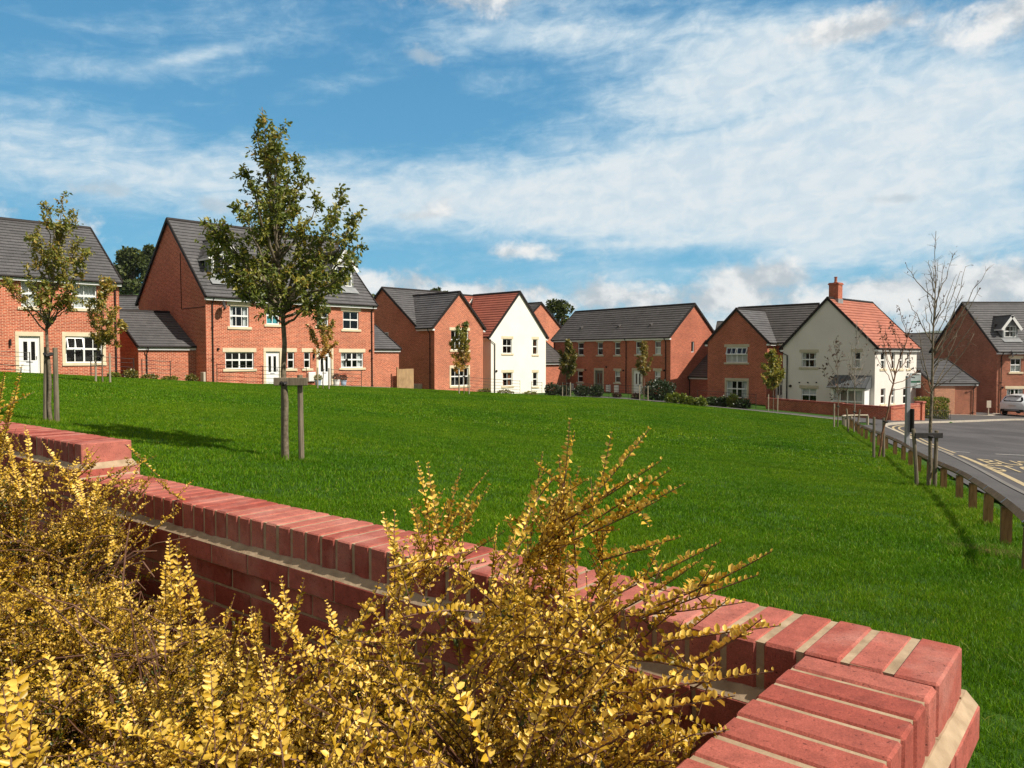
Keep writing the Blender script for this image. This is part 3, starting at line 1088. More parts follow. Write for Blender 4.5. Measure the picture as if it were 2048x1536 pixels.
def make_window(root, ff, s0, s1, z0, z1, case=1, cols=2, rows=2, lin='flat', sill=True, cur=None, stone='stone', openlight=False, white='white_pvc', deep=0.065, split=0.47):
    fb = MB()
    t0, t1 = deep, deep + 0.065
    fw = 0.06
    w, h = s1 - s0, z1 - z0

    def bx(a, b, c, d, dt=0.0):
        fbox(fb, ff, a, b, t0 + dt, t1 - dt * .5, c, d)
    bx(s0 + .002, s0 + fw, z0 + .002, z1 - .002)
    bx(s1 - fw, s1 - .002, z0 + .002, z1 - .002)
    bx(s0 + fw, s1 - fw, z0 + .002, z0 + fw)
    bx(s0 + fw, s1 - fw, z1 - fw, z1 - .002)
    zt = z1 - fw - (h - 2 * fw) * split
    cw = (w - 2 * fw - (case - 1) * 0.08) / case
    for c in range(case):
        a = s0 + fw + c * (cw + 0.08)
        b = a + cw
        if c < case - 1:
            bx(b, b + 0.08, z0 + fw, z1 - fw, .001)
        if rows == 2:
            bx(a, b, zt - 0.045, zt + 0.045, .003)
        for k in range(1, cols):
            m = a + cw * k / cols
            bx(m - .016, m + .016, z0 + fw, zt - .045 if rows == 2 else z1 - fw, .018)
            if rows == 2:
                bx(m - .016, m + .016, zt + .045, z1 - fw, .018)
    wn = fb.build('window', M[white], root)
    g = MB()
    g.face([ff.W(s0 + fw * .6, t0 + .035, z0 + fw * .6), ff.W(s1 - fw * .6, t0 + .035, z0 + fw * .6), ff.W(s1 - fw * .6, t0 + .035, z1 - fw * .6), ff.W(s0 + fw * .6, t0 + .035, z1 - fw * .6)])
    g.build('pane', M['glass'], wn)
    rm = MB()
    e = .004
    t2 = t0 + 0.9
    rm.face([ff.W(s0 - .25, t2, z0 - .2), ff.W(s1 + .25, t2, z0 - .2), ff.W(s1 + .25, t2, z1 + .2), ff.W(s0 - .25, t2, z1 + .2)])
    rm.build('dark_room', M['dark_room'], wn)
    if openlight:
        # tilted-out top light
        ob = MB()
        for c in ([0] if openlight == 1 else range(case)):
            a = s0 + fw + c * (cw + 0.08)
            b = a + cw
            out = 0.22

            def P(s, zz, dt):
                k = (z1 - fw - zz) / (z1 - fw - zt)
                return ff.W(s, t0 - .015 - out * k - dt, zz)
            for (p, q, r_, s_) in ((a, a + .05, zt, z1 - fw), (b - .05, b, zt, z1 - fw), (a + .05, b - .05, zt, zt + .06), (a + .05, b - .05, z1 - fw - .05, z1 - fw), ((a + b) / 2 - .015, (a + b) / 2 + .015, zt + .06, z1 - fw - .05)):
                ob.hexa([P(p, r_, 0), P(q, r_, 0), P(q, r_, -.04), P(p, r_, -.04), P(p, s_, 0), P(q, s_, 0), P(q, s_, -.04), P(p, s_, -.04)])
            gg = MB()
            gg.face([P(a + .03, zt + .03, -.02), P(b - .03, zt + .03, -.02), P(b - .03, z1 - fw - .03, -.02), P(a + .03, z1 - fw - .03, -.02)])
            gg.build('pane', M['glass'], wn)
        ob.build('top_light', M[white], wn)
    if cur:
        cb = MB()
        mat = {'white': 'curtain', 'blind': 'curtain', 'teal': 'curtain_teal', 'brown': 'curtain_brown', 'full': 'curtain', 'half': 'curtain'}[cur]
        t = t0 + 0.16
        spans = {'white': [(0.0, .24), (.76, 1.0)], 'brown': [(0.0, .3), (.7, 1.0)], 'teal': [(0.02, .98)], 'blind': [(0.0, 1.0)], 'full': [(0.0, 1.0)], 'half': [(0.02, .98)]}[cur]
        zc0, zc1 = z0 + .02, z1 - .03
        if cur in ('blind',):
            zc0 = z0 + h * .55
        if cur in ('teal', 'half'):
            zc1 = z0 + h * .5
        for p, q in spans:
            cb = MB()
            n_ = max(4, int((q - p) * w / .07))
            for i in range(n_):
                a, b = s0 + w * (p + (q - p) * i / n_), s0 + w * (p + (q - p) * (i + 1) / n_)
                da, db = (.025 if i % 2 else -.025), (.025 if (i + 1) % 2 else -.025)
                if cur == 'blind':
                    da = db = 0
                cb.face([ff.W(a, t + da, zc0), ff.W(b, t + db, zc0), ff.W(b, t + db, zc1), ff.W(a, t + da, zc1)])
            cb.build('curtain', M[mat], wn)
    add_stone(wn, ff, s0, s1, z0, z1, lin, sill, stone)
    return wn


def add_stone(wn, ff, s0, s1, z0, z1, lin, sill, stone):
    if lin == 'flat':
        mb = MB()
        k = 0.16
        mb.cham(ff.W(s0 - k, -.022, z1 - .004), ff.vec(s1 - s0 + 2 * k, 0, 0), ff.vec(0, .12, 0), Vector((0, 0, .235)), .006)
        mb.build('lintel', M[stone], wn)
    if lin == 'surround':
        mb = MB()
        k = 0.15
        mb.cham(ff.W(s0 - k, -.022, z1 - .004), ff.vec(s1 - s0 + 2 * k, 0, 0), ff.vec(0, .12, 0), Vector((0, 0, .22)), .006)
        mb.cham(ff.W(s0 - k, -.02, z0 - .002), ff.vec(k - .002 + .004, 0, 0), ff.vec(0, .12, 0), Vector((0, 0, z1 - z0 - .004)), .006)
        mb.cham(ff.W(s1 - .004, -.02, z0 - .002), ff.vec(k, 0, 0), ff.vec(0, .12, 0), Vector((0, 0, z1 - z0 - .004)), .006)
        mb.build('surround', M[stone], wn)
    if sill:
        mb = MB()
        k = 0.16
        mb.cham(ff.W(s0 - k, -.06, z0 - .148), ff.vec(s1 - s0 + 2 * k, 0, 0), ff.vec(0, .16, 0), Vector((0, 0, .152)), .008)
        mb.build('sill', M[stone], wn)


def make_door(root, ff, s0, s1, z0, z1, mat='white_pvc', stone='stone', lin='surround'):
    fb = MB()
    t0 = 0.07
    f = 0.07
    fbox(fb, ff, s0 + .002, s0 + f, t0, t0 + .07, z0, z1 - .002)
    fbox(fb, ff, s1 - f, s1 - .002, t0, t0 + .07, z0, z1 - .002)
    fbox(fb, ff, s0 + f, s1 - f, t0, t0 + .07, z1 - f, z1 - .002)
    d0, d1 = s0 + f + .004, s1 - f - .004
    w = d1 - d0
    zt = z1 - f - .006
    h = zt - z0
    # door leaf with two tall openings, lower panels standing proud
    za, zb = z0 + h * .43, z0 + h * .90
    xs = [0, .17, .40, .60, .83, 1]
    for i in range(5):
        a, b = d0 + w * xs[i], d0 + w * xs[i + 1]
        if i in (1, 3):
            fbox(fb, ff, a, b, t0 + .015, t0 + .06, z0, za)
            fbox(fb, ff, a, b, t0 + .015, t0 + .06, zb, zt)
            fbox(fb, ff, a + .02, b - .02, t0 + .004, t0 + .016, z0 + h * .1, z0 + h * .33)
        else:
            fbox(fb, ff, a, b, t0 + .015, t0 + .06, z0, zt)
    dr = fb.build('door', M[mat], root)
    if mat != 'white_pvc':
        pass
    g = MB()
    for i in (1, 3):
        a, b = d0 + w * xs[i], d0 + w * xs[i + 1]
        g.face([ff.W(a, t0 + .035, za), ff.W(b, t0 + .035, za), ff.W(b, t0 + .035, zb), ff.W(a, t0 + .035, zb)])
    g.build('pane', M['glass'], dr)
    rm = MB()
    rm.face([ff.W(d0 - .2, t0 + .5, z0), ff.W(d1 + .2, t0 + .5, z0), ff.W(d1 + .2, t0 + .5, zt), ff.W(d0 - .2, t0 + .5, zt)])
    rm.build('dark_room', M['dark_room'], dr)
    hb = MB()
    hb.box(ff.W(d1 - .09, t0 - .03, z0 + h * .46), ff.vec(.03, 0, 0), ff.vec(0, .045, 0), (0, 0, .16))
    hb.build('handle', M['metal_grey'], dr)
    hb = MB()
    hb.box(ff.W(d0 + w * .5 - .14, t0 + .004, z0 + h * .375), ff.vec(.28, 0, 0), ff.vec(0, .011, 0), (0, 0, .05))
    hb.build('letterbox', M['metal_grey'], dr)
    sb = MB()
    fbox(sb, ff, s0 - .15, s1 + .15, -.45, .06, z0 - .16, z0 - .004)
    sb.build('step', M['path'], dr)
    add_stone(dr, ff, s0, s1, z0, z1, lin, False, stone)
    return dr


def pipe(root, ff, s, ztop, zbot, off=0.07, jog=0.0, name='downpipe', r=0.036):
    mb = MB()
    pts = [ff.W(s, -.30, ztop), ff.W(s, -.28, ztop - .14), ff.W(s + jog, -off, ztop - .38), ff.W(s + jog, -off, zbot)]
    mb.tube(pts, r, 8)
    for q in np.arange(zbot + .3, ztop - .5, 1.8):
        mb.box(ff.W(s + jog - .055, -off - .05, q), ff.vec(.11, 0, 0), ff.vec(0, .11, 0), (0, 0, .05))
    return mb.build(name, M['black_pvc'], root)


def face_frame(fr, face, s0, s1, t0, t1):
    if face == 'front':
        return Fr(fr.W(s0, t0, 0)[:2], fr.d), s1 - s0
    if face == 'right':
        return Fr(fr.W(s1, t0, 0)[:2], fr.b), t1 - t0
    if face == 'left':
        return Fr(fr.W(s0, t1, 0)[:2], -fr.b), t1 - t0
    return Fr(fr.W(s1, t1, 0)[:2], -fr.d), s1 - s0


def block(root, fr, s0, s1, t0, t1, z0, ze, zr, axis='s', wall='brick', roof='roof_grey', items=(), ov=0.26, vg=0.07, verge=(1, 1), pipes=(), gutters=(1, 1),
          front_stop=True, ridge_cap=True, tr=None, back_open=False, eb=None):
    """rectangular block with a pitched roof; axis 's': ridge along the facade, 't': gable to the front"""
    ops = {'front': [], 'left': [], 'right': [], 'back': []}
    todo = []
    for it in items:
        ff, Lw = face_frame(fr, it['face'], s0, s1, t0, t1)
        if 'px' in it:
            x0, x1, y0, y1 = it['px']
            xm, ym = (x0 + x1) / 2, (y0 + y1) / 2
            a, b = ff.hit(x0, ym)[0], ff.hit(x1, ym)[0]
            zb, zt = ff.hit(xm, y1)[1], ff.hit(xm, y0)[1]
        else:
            a, b, zb, zt = it['rect']
        a, b = max(a, .05), min(b, Lw - .05)
        if it.get('zb') is not None:
            zb = it['zb']
        ops[it['face']].append((a, b, zb, zt))
        todo.append((it, ff, a, b, zb, zt))
    wb = MB()
    for face in ('front', 'left', 'right', 'back'):
        if face == 'back' and back_open:
            continue
        ff, Lw = face_frame(fr, face, s0, s1, t0, t1)
        wall_face(wb, ff, Lw, z0, ze, ops[face])
    if axis == 's':
        tm = (t0 + t1) / 2 if tr is None else tr
        for s in (s0, s1):
            wb.face([fr.W(s, t0, ze), fr.W(s, t1, ze), fr.W(s, tm, zr)])
    else:
        sm = (s0 + s1) / 2
        for t in (t0, t1):
            wb.face([fr.W(s0, t, ze), fr.W(s1, t, ze), fr.W(sm, t, zr)])
    wb.build('wall', M[wall], root)
    rb, tb, gb, fb = MB(), MB(), MB(), MB()
    if axis == 's':
        m1 = (zr - ze) / (tm - t0)
        m2 = (zr - ze) / (t1 - tm)
        a, b = s0 - vg, s1 + vg
        e1, e2 = ze - ov * m1, ze - ov * m2
        roof_slope(rb, fr.W(a, t0 - ov, e1), fr.W(b, t0 - ov, e1), fr.W(a, tm, zr), fr.W(b, tm, zr))
        roof_slope(rb, fr.W(a, t1 + ov, e2), fr.W(b, t1 + ov, e2), fr.W(a, tm, zr), fr.W(b, tm, zr))
        rf = rb.build('roof', M[roof], root)
        for k, (s, sg) in enumerate(((a, -1), (b, 1))):
            if verge[k]:
                slope_box(tb, fr.W(s, t0 - ov - .02, e1 - .02 * m1), fr.W(s, tm, zr), fr.vec(sg, 0, 0))
                slope_box(tb, fr.W(s, t1 + ov + .02, e2 - .02 * m2), fr.W(s, tm, zr), fr.vec(sg, 0, 0))
        if ridge_cap:
            tb.tube([fr.W(a - .03, tm, zr + .0), fr.W(b + .03, tm, zr + .0)], .115, 8)
        for k, (t, sg, e) in enumerate(((t0, -1, e1), (t1, 1, e2))):
            if gutters[k]:
                to = t + sg * ov
                lo, hi = sorted((t + sg * .002, to - sg * .03))
                fb, gb = MB(), MB()
                fbox(fb, fr, a + .01, b - .01, lo, hi, e - .20, e - .065)
                gb.tube([fr.W(a, to + sg * .035, e - .015), fr.W(b, to + sg * .035, e - .015)], .058, 8)
                fb.build('fascia', M['white_pvc'], rf)
                gb.build('gutter', M['black_pvc'], rf)
    else:
        m1 = (zr - ze) / (sm - s0)
        a, b = t0 - vg, t1 + vg
        e1 = ze - ov * m1
        bl, br_ = eb if eb else (b, b)
        roof_slope(rb, fr.W(s0 - ov, a, e1), fr.W(s0 - ov, bl, e1), fr.W(sm, a, zr), fr.W(sm, b, zr))
        roof_slope(rb, fr.W(s1 + ov, a, e1), fr.W(s1 + ov, br_, e1), fr.W(sm, a, zr), fr.W(sm, b, zr))
        rf = rb.build('roof', M[roof], root)
        for k, (t, sg) in enumerate(((a, -1), (b, 1))):
            if verge[k]:
                slope_box(tb, fr.W(s0 - ov - .02, t, e1 - .02 * m1), fr.W(sm, t, zr), fr.vec(0, sg, 0))
                slope_box(tb, fr.W(s1 + ov + .02, t, e1 - .02 * m1), fr.W(sm, t, zr), fr.vec(0, sg, 0))
        if ridge_cap:
            tb.tube([fr.W(sm, a - .03, zr + .0), fr.W(sm, b + .03, zr + .0)], .115, 8)
        for k, (s, sg) in enumerate(((s0, -1), (s1, 1))):
            if gutters[k]:
                so = s + sg * ov
                lo, hi = sorted((s + sg * .002, so - sg * .03))
                bk = (bl, br_)[k]
                fb, gb = MB(), MB()
                fbox(fb, fr, lo, hi, a + .01, bk - .01, e1 - .20, e1 - .065)
                gb.tube([fr.W(so + sg * .035, a, e1 - .015), fr.W(so + sg * .035, bk, e1 - .015)], .058, 8)
                fb.build('fascia', M['white_pvc'], rf)
                gb.build('gutter', M['black_pvc'], rf)
    if tb.v:
        tb.build('verge', M['black_pvc' if roof != 'roof_red_x' else roof], rf)
    for it, ff, sa, sb_, zb, zt in todo:
        if it.get('type', 'win') == 'door':
            make_door(root, ff, sa, sb_, zb, zt, it.get('mat', 'white_pvc'), it.get('stone', 'stone'), it.get('lin', 'surround'))
        else:
            make_window(root, ff, sa, sb_, zb, zt, it.get('case', 1), it.get('cols', 2), it.get('rows', 2), it.get('lin', 'flat'), it.get('sill', True), it.get('cur'), it.get('stone', 'stone'), it.get('open', False))
    for p_ in pipes:
        face, px = p_[0], p_[1]
        ff, Lw = face_frame(fr, face, s0, s1, t0, t1)
        s = ff.hit(px, 700)[0]
        pipe(root, ff, s, (ze - ov * .8) if (axis == 's') == (face in ('front', 'back')) else ze - .1, z0 + .2, jog=p_[2] if len(p_) > 2 else 0)
    return rf


def wall_box(root, ff, px, py0, py1, w, name='meter_box', mat='box_white', d=0.14):
    """small cabinet on a wall face"""
    s, zb = ff.hit(px, py1)
    zt = ff.hit(px, py0)[1]
    mb = MB()
    mb.cham(ff.W(s - w / 2, -d, zb), ff.vec(w, 0, 0), ff.vec(0, d + .01, 0), (0, 0, zt - zb), .02)
    mb.box(ff.W(s - w / 2 + .05, -d - .008, zb + .05), ff.vec(w - .1, 0, 0), ff.vec(0, .02, 0), (0, 0, zt - zb - .1))
    mb.box(ff.W(s + w / 2 - .12, -d - .014, zb + (zt - zb) * .45), ff.vec(.04, 0, 0), ff.vec(0, .02, 0), (0, 0, .06))
    return mb.build(name, M[mat], root)


def knob(root, ff, px, py, r=0.07, name='wall_vent'):
    s, z = ff.hit(px, py)
    mb = MB()
    mb.lathe(ff.W(s, -.10, z), [(r * .7, -.0), (r, .02), (r, .08), (r * 1.1, .11)], 10, ff.vec(0, 1, 0))
    return mb.build(name, M['black_pvc'], root)


def wall_light(root, ff, px, py):
    s, z = ff.hit(px, py)
    mb = MB()
    mb.box(ff.W(s - .05, -.03, z - .12), ff.vec(.10, 0, 0), ff.vec(0, .032, 0), (0, 0, .24))
    mb.tube([ff.W(s, -.09, z - .16), ff.W(s, -.09, z + .16)], .045, 10)
    mb.build('wall_light', M['black_pvc'], root)


def sat_dish(root, ff, px, py, r=0.26):
    s, z = ff.hit(px, py)
    mb = MB()
    ax = ff.vec(.75, -.6, .25)
    prof = [(0.02, 0.0), (r * .5, .02), (r * .8, .05), (r, .085), (r, .095), (r * .78, .06), (r * .45, .03), (0.01, .012)]
    c = ff.W(s + .02, -.42, z)
    mb.lathe(c, prof, 18, ax)
    mb.tube([ff.W(s, .01, z - .22), ff.W(s, -.25, z - .2), c], .02, 6)
    mb.tube([c - Vector((0, 0, r)), c + Vector(ax).normalized() * .32 - Vector((0, 0, .1))], .012, 5)
    mb.lathe(c + Vector(ax).normalized() * .32 - Vector((0, 0, .1)), [(.03, 0), (.04, .05), (.03, .09)], 8, ax)
    mb.build('satellite_dish', M['dish'], root)


def dormer(root, fr, sc_, tf, w, zb, ze_d, za, roofm, m_roof, ze, t0, cur=None):
    """gabled dormer: face plane at t=tf, sc_ its centre along s, roof height there from the main slope m_roof"""
    ff = Fr(fr.W(sc_ - w / 2, tf, 0)[:2], fr.d)
    tb_ = t0 + (ze_d - ze) / m_roof            # where the eave line meets the main roof
    ta_ = t0 + (za - ze) / m_roof
    tz = t0 + (zb - ze) / m_roof
    ck = MB()
    for s in (0.0, w):
        ck.face([ff.W(s, 0, zb - .05), ff.W(s, max(.05, tz - tf), zb - .05), ff.W(s, tb_ - tf, ze_d), ff.W(s, 0, ze_d)])
    # front around the window
    op = [(.12, w - .12, zb + .03, ze_d - .02)]
    wall_face(ck, ff, w, zb - .05, ze_d, op, .06)
    ck.face([ff.W(0, 0, ze_d), ff.W(w, 0, ze_d), ff.W(w / 2, 0, za)])
    # lead apron below
    fbox(ck, ff, -.12, w + .12, -.45, .0, zb - .05 - .46 * m_roof + .04, zb - .05 - .46 * m_roof + .09) if False else None
    q = [ff.W(-.15, -.5, zb - .06 - .5 * m_roof + .10), ff.W(w + .15, -.5, zb - .06 - .5 * m_roof + .10), ff.W(w + .15, .02, zb - .03), ff.W(-.15, .02, zb - .03)]
    ck.face(q)
    dm = ck.build('dormer', M['lead'], root)
    rb = MB()
    mm = (za - ze_d) / (w / 2)
    o = .22
    for sg in (-1, 1):
        se = w / 2 + sg * (w / 2 + o)
        roof_slope(rb, ff.W(se, -.22, ze_d - o * mm), ff.W(se, tb_ - tf + .25, ze_d - o * mm), ff.W(w / 2, -.22, za), ff.W(w / 2, ta_ - tf + .25, za), .3, .02)
    rb.tube([ff.W(w / 2, -.24, za + .01), ff.W(w / 2, ta_ - tf, za + .01)], .07, 8)
    rb.build('dormer_roof', M[roofm], dm)
    bb = MB()
    for sg in (-1, 1):
        se = w / 2 + sg * (w / 2 + o + .03)
        slope_box(bb, ff.W(se, -.222, ze_d - (o + .03) * mm), ff.W(w / 2, -.222, za + .0), ff.vec(0, -1, 0), .035, .05, .16)
        lo, hi = sorted((w / 2 + sg * w / 2 + sg * .004, se - sg * .03))
        fbox(bb, ff, lo, hi, -.2, tb_ - tf - .05, ze_d - o * mm - .10, ze_d - o * mm + .01)
    bb.build('barge_board', M['white_pvc'], dm)
    make_window(dm, ff, op[0][0], op[0][1], op[0][2], op[0][3], 1, 2, 2, None, False, cur, deep=.012)


def ground_min(fr, s0, s1, t0, t1):
    return min(hz1(*fr.W(s, t, 0)[:2]) for s in (s0, s1) for t in (t0, t1)) - 0.4


def house(name, fr, s, t, label, cat='house', group=None):
    p = fr.W(s, t, 0)
    return thing(name, (p.x, p.y, hz1(p.x, p.y)), label, cat, group)


Z = lambda zr: CAMZ + zr
D45 = (0.701, 0.713)
win = lambda face, x0, x1, y0, y1, **k: dict(face=face, px=(x0, x1, y0, y1), **k)

# ---------------- B: pair of tall brick town houses
fB = Fr((-17.18, 43.3), D45)
LB = 11.4
rB = house('brick_house', fB, LB / 2, 5, 'tall pair of orange brick town houses with two roof dormers, behind the big staked tree')
zeB, zrB = Z(3.574), Z(8.25)
g0 = ground_min(fB, 0, LB, 0, 10)
zdB = fB.hit(545, 772)[1]
itB = [win('front', 459.6, 497.7, 612, 653.8, cols=3, cur='white'), win('front', 532.8, 559, 614.8, 648.8, cur='teal'),
       win('front', 634, 657, 619.5, 652, cur='half'), win('front', 686, 717.5, 622.8, 658.6, cur=None),
       win('front', 450.7, 507.8, 704, 737.8, case=2, cur=None), win('front', 575, 589, 704, 737, cols=1), win('front', 608, 621, 704, 736.7, cols=1),
       win('front', 682, 726.7, 704.8, 735.4, case=2, cur='white'),
       win('front', 532, 560, 703, 773, type='door'), win('front', 637, 663, 703.5, 771.5, type='door')]
block(rB, fB, 0, LB, 0, 10, g0, zeB, zrB, 's', 'brick', 'roof_grey', itB, pipes=[('front', 425), ('front', 743)])
ffB, _ = face_frame(fB, 'front', 0, LB, 0, 10)
mB = (zrB - zeB) / 5
for px_, cur in ((688, 'white'), (None, None)):
    s_ = fB.hit(688, 640, 0.9)[0]
    s_ = s_ if px_ else LB - s_ - .25
    dormer(rB, fB, s_, 0.9, 1.5, zeB + .98, zeB + 2.35, zeB + 3.35, 'roof_grey', mB, zeB, 0, cur)
wall_box(rB, ffB, 622.5, 744, 763, .5)
wall_box(rB, face_frame(fB, 'left', 0, LB, 0, 10)[0], 409, 744, 767, .42, mat='box_beige')
sat_dish(rB, ffB, 438.5, 611)
for a, b in ((436, 698), (448.6, 617), (739.5, 701), (693, 720)):
    knob(rB, ffB, a, b, .07 if b > 650 else .05)
wall_light(rB, ffB, 627, 712)
cb = MB()
ffl = face_frame(fB, 'left', 0, LB, 0, 10)[0]
q = [ffl.hit(361, 507), ffl.hit(363.5, 618), ffl.hit(411, 613)]
cb.tube([ffl.W(a, -.02, b) for a, b in q], .022, 5)
cb.build('cable', M['black_pvc'], rB)

# garages on both ends of B
for nm, s0, s1, lab, grp in (('garage', -3.13, -.005, 'brick garage with grey tiled roof between the left house and the tall town houses', None),
                             ('garage', LB + .005, LB + 3.13, 'brick garage with grey tiled roof on the right end of the tall town houses', None)):
    r_ = house(nm, fB, (s0 + s1) / 2, 1.4, lab, 'garage')
    zg = Z(.62) if s0 < 0 else Z(.58)
    block(r_, fB, s0, s1, 1.45, 8.7, ground_min(fB, s0, s1, 1.4, 8.6), zg, Z(2.62), 's', 'brick', 'roof_grey', ov=.16, vg=.06,
          verge=(1, 0) if s0 < 0 else (0, 1))
    ffg, _ = face_frame(fB, 'front', s0, s1, 1.45, 8.7)
    pipe(r_, ffg, .42 if s0 < 0 else s1 - s0 - .2, zg - .12, zg - 2.3) if s0 < 0 else None

# ---------------- A: left house
fA = Fr((-20.7, 40.7), (0.707, 0.707))
rA = house('brick_house', fA, -4, 5, 'left orange brick house with white door and topiary pots, cut by the photo edge')
zeA, zrA = Z(4.02), Z(7.25)
itA = [win('front', 143, 193.8, 569, 617, cur='full'), win('front', 42, 74.5, 562, 614, cur='full'),
       win('front', 131, 205.6, 673, 725.6, case=2, lin='surround', open=1), win('front', 38, 81, 672, 755, type='door')]
block(rA, fA, -9.6, 0, 0, 9.6, ground_min(fA, -9.6, 0, 0, 9.6), zeA, zrA, 's', 'brick', 'roof_grey', itA, pipes=[('front', 231.5)])
ffA, _ = face_frame(fA, 'front', -9.6, 0, 0, 9.6)
wall_light(rA, ffA, 20, 685)

# ---------------- C: brick house with a front gable, and its cream neighbour
fC = Fr((-5.96, 59.2), D45)
rC = house('brick_house', fC, 3, 5, 'orange brick house with front gable and grey roof, attached left of the cream house')
zeC, zrC = Z(2.42), Z(5.62)
gC = ground_min(fC, 0, 7, 0, 10)
block(rC, fC, 0, 5.12, 0, 6.7, gC, zeC, Z(5.05), 't', 'brick', 'roof_grey',
      [win('front', 902, 937, 661, 700, case=2, stone='stone'), win('front', 902, 937, 736, 771.5, case=2, lin='surround')], verge=(1, 0), gutters=(1, 1), eb=(1.96, 1.96))
block(rC, fC, -.004, 6.72, 2.2, 11.0, gC, zeC, zrC, 's', 'brick', 'roof_grey', [], verge=(1, 0))
ffcl, _ = face_frame(fC, 'left', 0, 5.12, 0, 6.7)
for x in (829.5, 840):
    wall_box(rC, ffcl, x, 767.5, 783, .62, mat='box_beige')
s_ = ffcl.hit(861, 700)[0]
pipe(rC, ffcl, s_, zeC - .3, gC + .2)
ffm, _ = face_frame(fC, 'left', -.004, 6.72, 2.2, 11.0)
a, zb = ffm.hit(769, 675.5)
b, zt = ffm.hit(777, 664.5)
wd = MB()
for (p, q, u, v) in ((a, a + .07, zb, zt), (b - .07, b, zb, zt), (a + .07, b - .07, zb, zb + .07), (a + .07, b - .07, zt - .07, zt)):
    fbox(wd, ffm, p, q, -.03, .02, u, v)
w_ = wd.build('window', M['white_pvc'], rC)
g_ = MB()
g_.face([ffm.W(a + .05, -.008, zb + .05), ffm.W(b - .05, -.008, zb + .05), ffm.W(b - .05, -.008, zt - .05), ffm.W(a + .05, -.008, zt - .05)])
g_.build('pane', M['dark_room'], w_)

rD = house('rendered_house', fC, 10, 6, 'cream rendered house with red tiled roof and two window pairs in its bright gable')
PC = (-1.76, 64.5)
fD = Fr(PC, D45)
zeD, zrD = Z(1.88), Z(5.56)
gD = ground_min(fD, 0, 6.85, 0, 10)
block(rD, fD, 0, 6.85, 0, 5.75, gD, zeD, zrD, 't', 'render_cream', 'roof_red',
      [win('front', 1005.6, 1024, 677.7, 707), win('front', 1065.8, 1075, 678.7, 709, cols=1, cur='brown'), win('front', 1005.6, 1025, 745, 772, cur='brown'), win('front', 1066, 1075, 745, 773, cols=1)],
      verge=(1, 0), eb=(2.7, 2.9))
block(rD, fD, -1.6, 6.85, 2.92, 10.2, gD, zeD + .25, zrD + .02, 's', 'render_cream', 'roof_red', [], verge=(0, 1))
ffd, _ = face_frame(fD, 'front', 0, 6.85, 0, 5.75)
mb = MB()
s_ = ffd.hit(988.5, 690)[0]
mb.tube([ffd.W(-.30, .3, zeD - .25), ffd.W(-.28, -.08, zeD - .5), ffd.W(s_, -.08, zeD - .85), ffd.W(s_, -.07, gD + .3)], .04, 8)
mb.build('downpipe', M['black_pvc'], rD)
knob(rD, ffd, 992.5, 742, .09)

# far brick gable behind the cream house
fX = Fr((0.9, 82.5), D45)
rX = house('brick_house', fX, 3, 3, 'orange brick gable of a house rising behind the cream house')
block(rX, fX, 0, 6.5, 0, 9, Z(-4.5), Z(3.3), Z(5.85), 't', 'brick', 'roof_dark')
fX2 = Fr((3.0, 74.6), D45)
rX2 = house('garage', fX2, 2, 2, 'small dark brick garage in the gap between the cream house and the terrace', 'garage')
block(rX2, fX2, 0, 3.4, 0, 6, Z(-4.5), Z(-.45), Z(1.55), 's', 'brick_dark', 'roof_dark')

# ---------------- E: terrace row
dE = np.array((0.605, -0.796))
fE = Fr(np.array((13.82, 67.2)) - dE * 15.75, dE)
rE = house('terraced_house', fE, 8, 3, 'long dark-roofed brick terrace of three houses with small paired windows, facing the far lawn edge')
zeE, zrE = Z(1.86), Z(4.66)
gE = ground_min(fE, 0, 15.75, 0, 6.2)
it = []
for (x0, x1, y0, y1) in ((1155.7, 1167, 685.5, 710), (1194.8, 1205.5, 685, 710), (1229.5, 1240, 684.5, 710), (1271.5, 1283, 683, 708.8), (1309.6, 1321.7, 682, 708.6)):
    it.append(win('front', x0, x1, y0, y1, cols=1, stone='stone_grey', cur='half' if x0 > 1260 else None))
for (x0, x1, y0, y1) in ((1155, 1165.5, 742, 764), (1229.5, 1240, 742, 765), (1309, 1321, 742, 766)):
    it.append(win('front', x0, x1, y0, y1, cols=1, stone='stone_grey', cur='blind' if x0 > 1200 else None))
it += [win('front', 1115.7, 1131, 740.5, 781, type='door', stone='stone_grey'), win('front', 1190, 1205.5, 740.8, 785, type='door', mat='door_green', stone='stone_grey'), win('front', 1266, 1283.6, 741, 788, type='door', stone='stone_grey'),
       win('right', 1382.5, 1388.5, 683, 704.5, cols=1, rows=1, lin=None, sill=False)]
block(rE, fE, 0, 15.75, 0, 6.2, gE, zeE, zrE, 's', 'brick_dark', 'roof_dark', it, pipes=[('front', 1110), ('front', 1253), ('front', 1332)])
ffe, _ = face_frame(fE, 'front', 0, 15.75, 0, 6.2)
for x, y0, y1 in ((1144, 767, 781), (1160, 768, 779), (1217.5, 769.5, 784), (1234, 770.5, 785)):
    wall_box(rE, ffe, x, y0, y1, .55)
for a, b in ((1171.8, 740), (1247, 741), (1328.5, 741), (1213, 734)):
    knob(rE, ffe, a, b, .08)
mE = (zrE - zeE) / 3.1
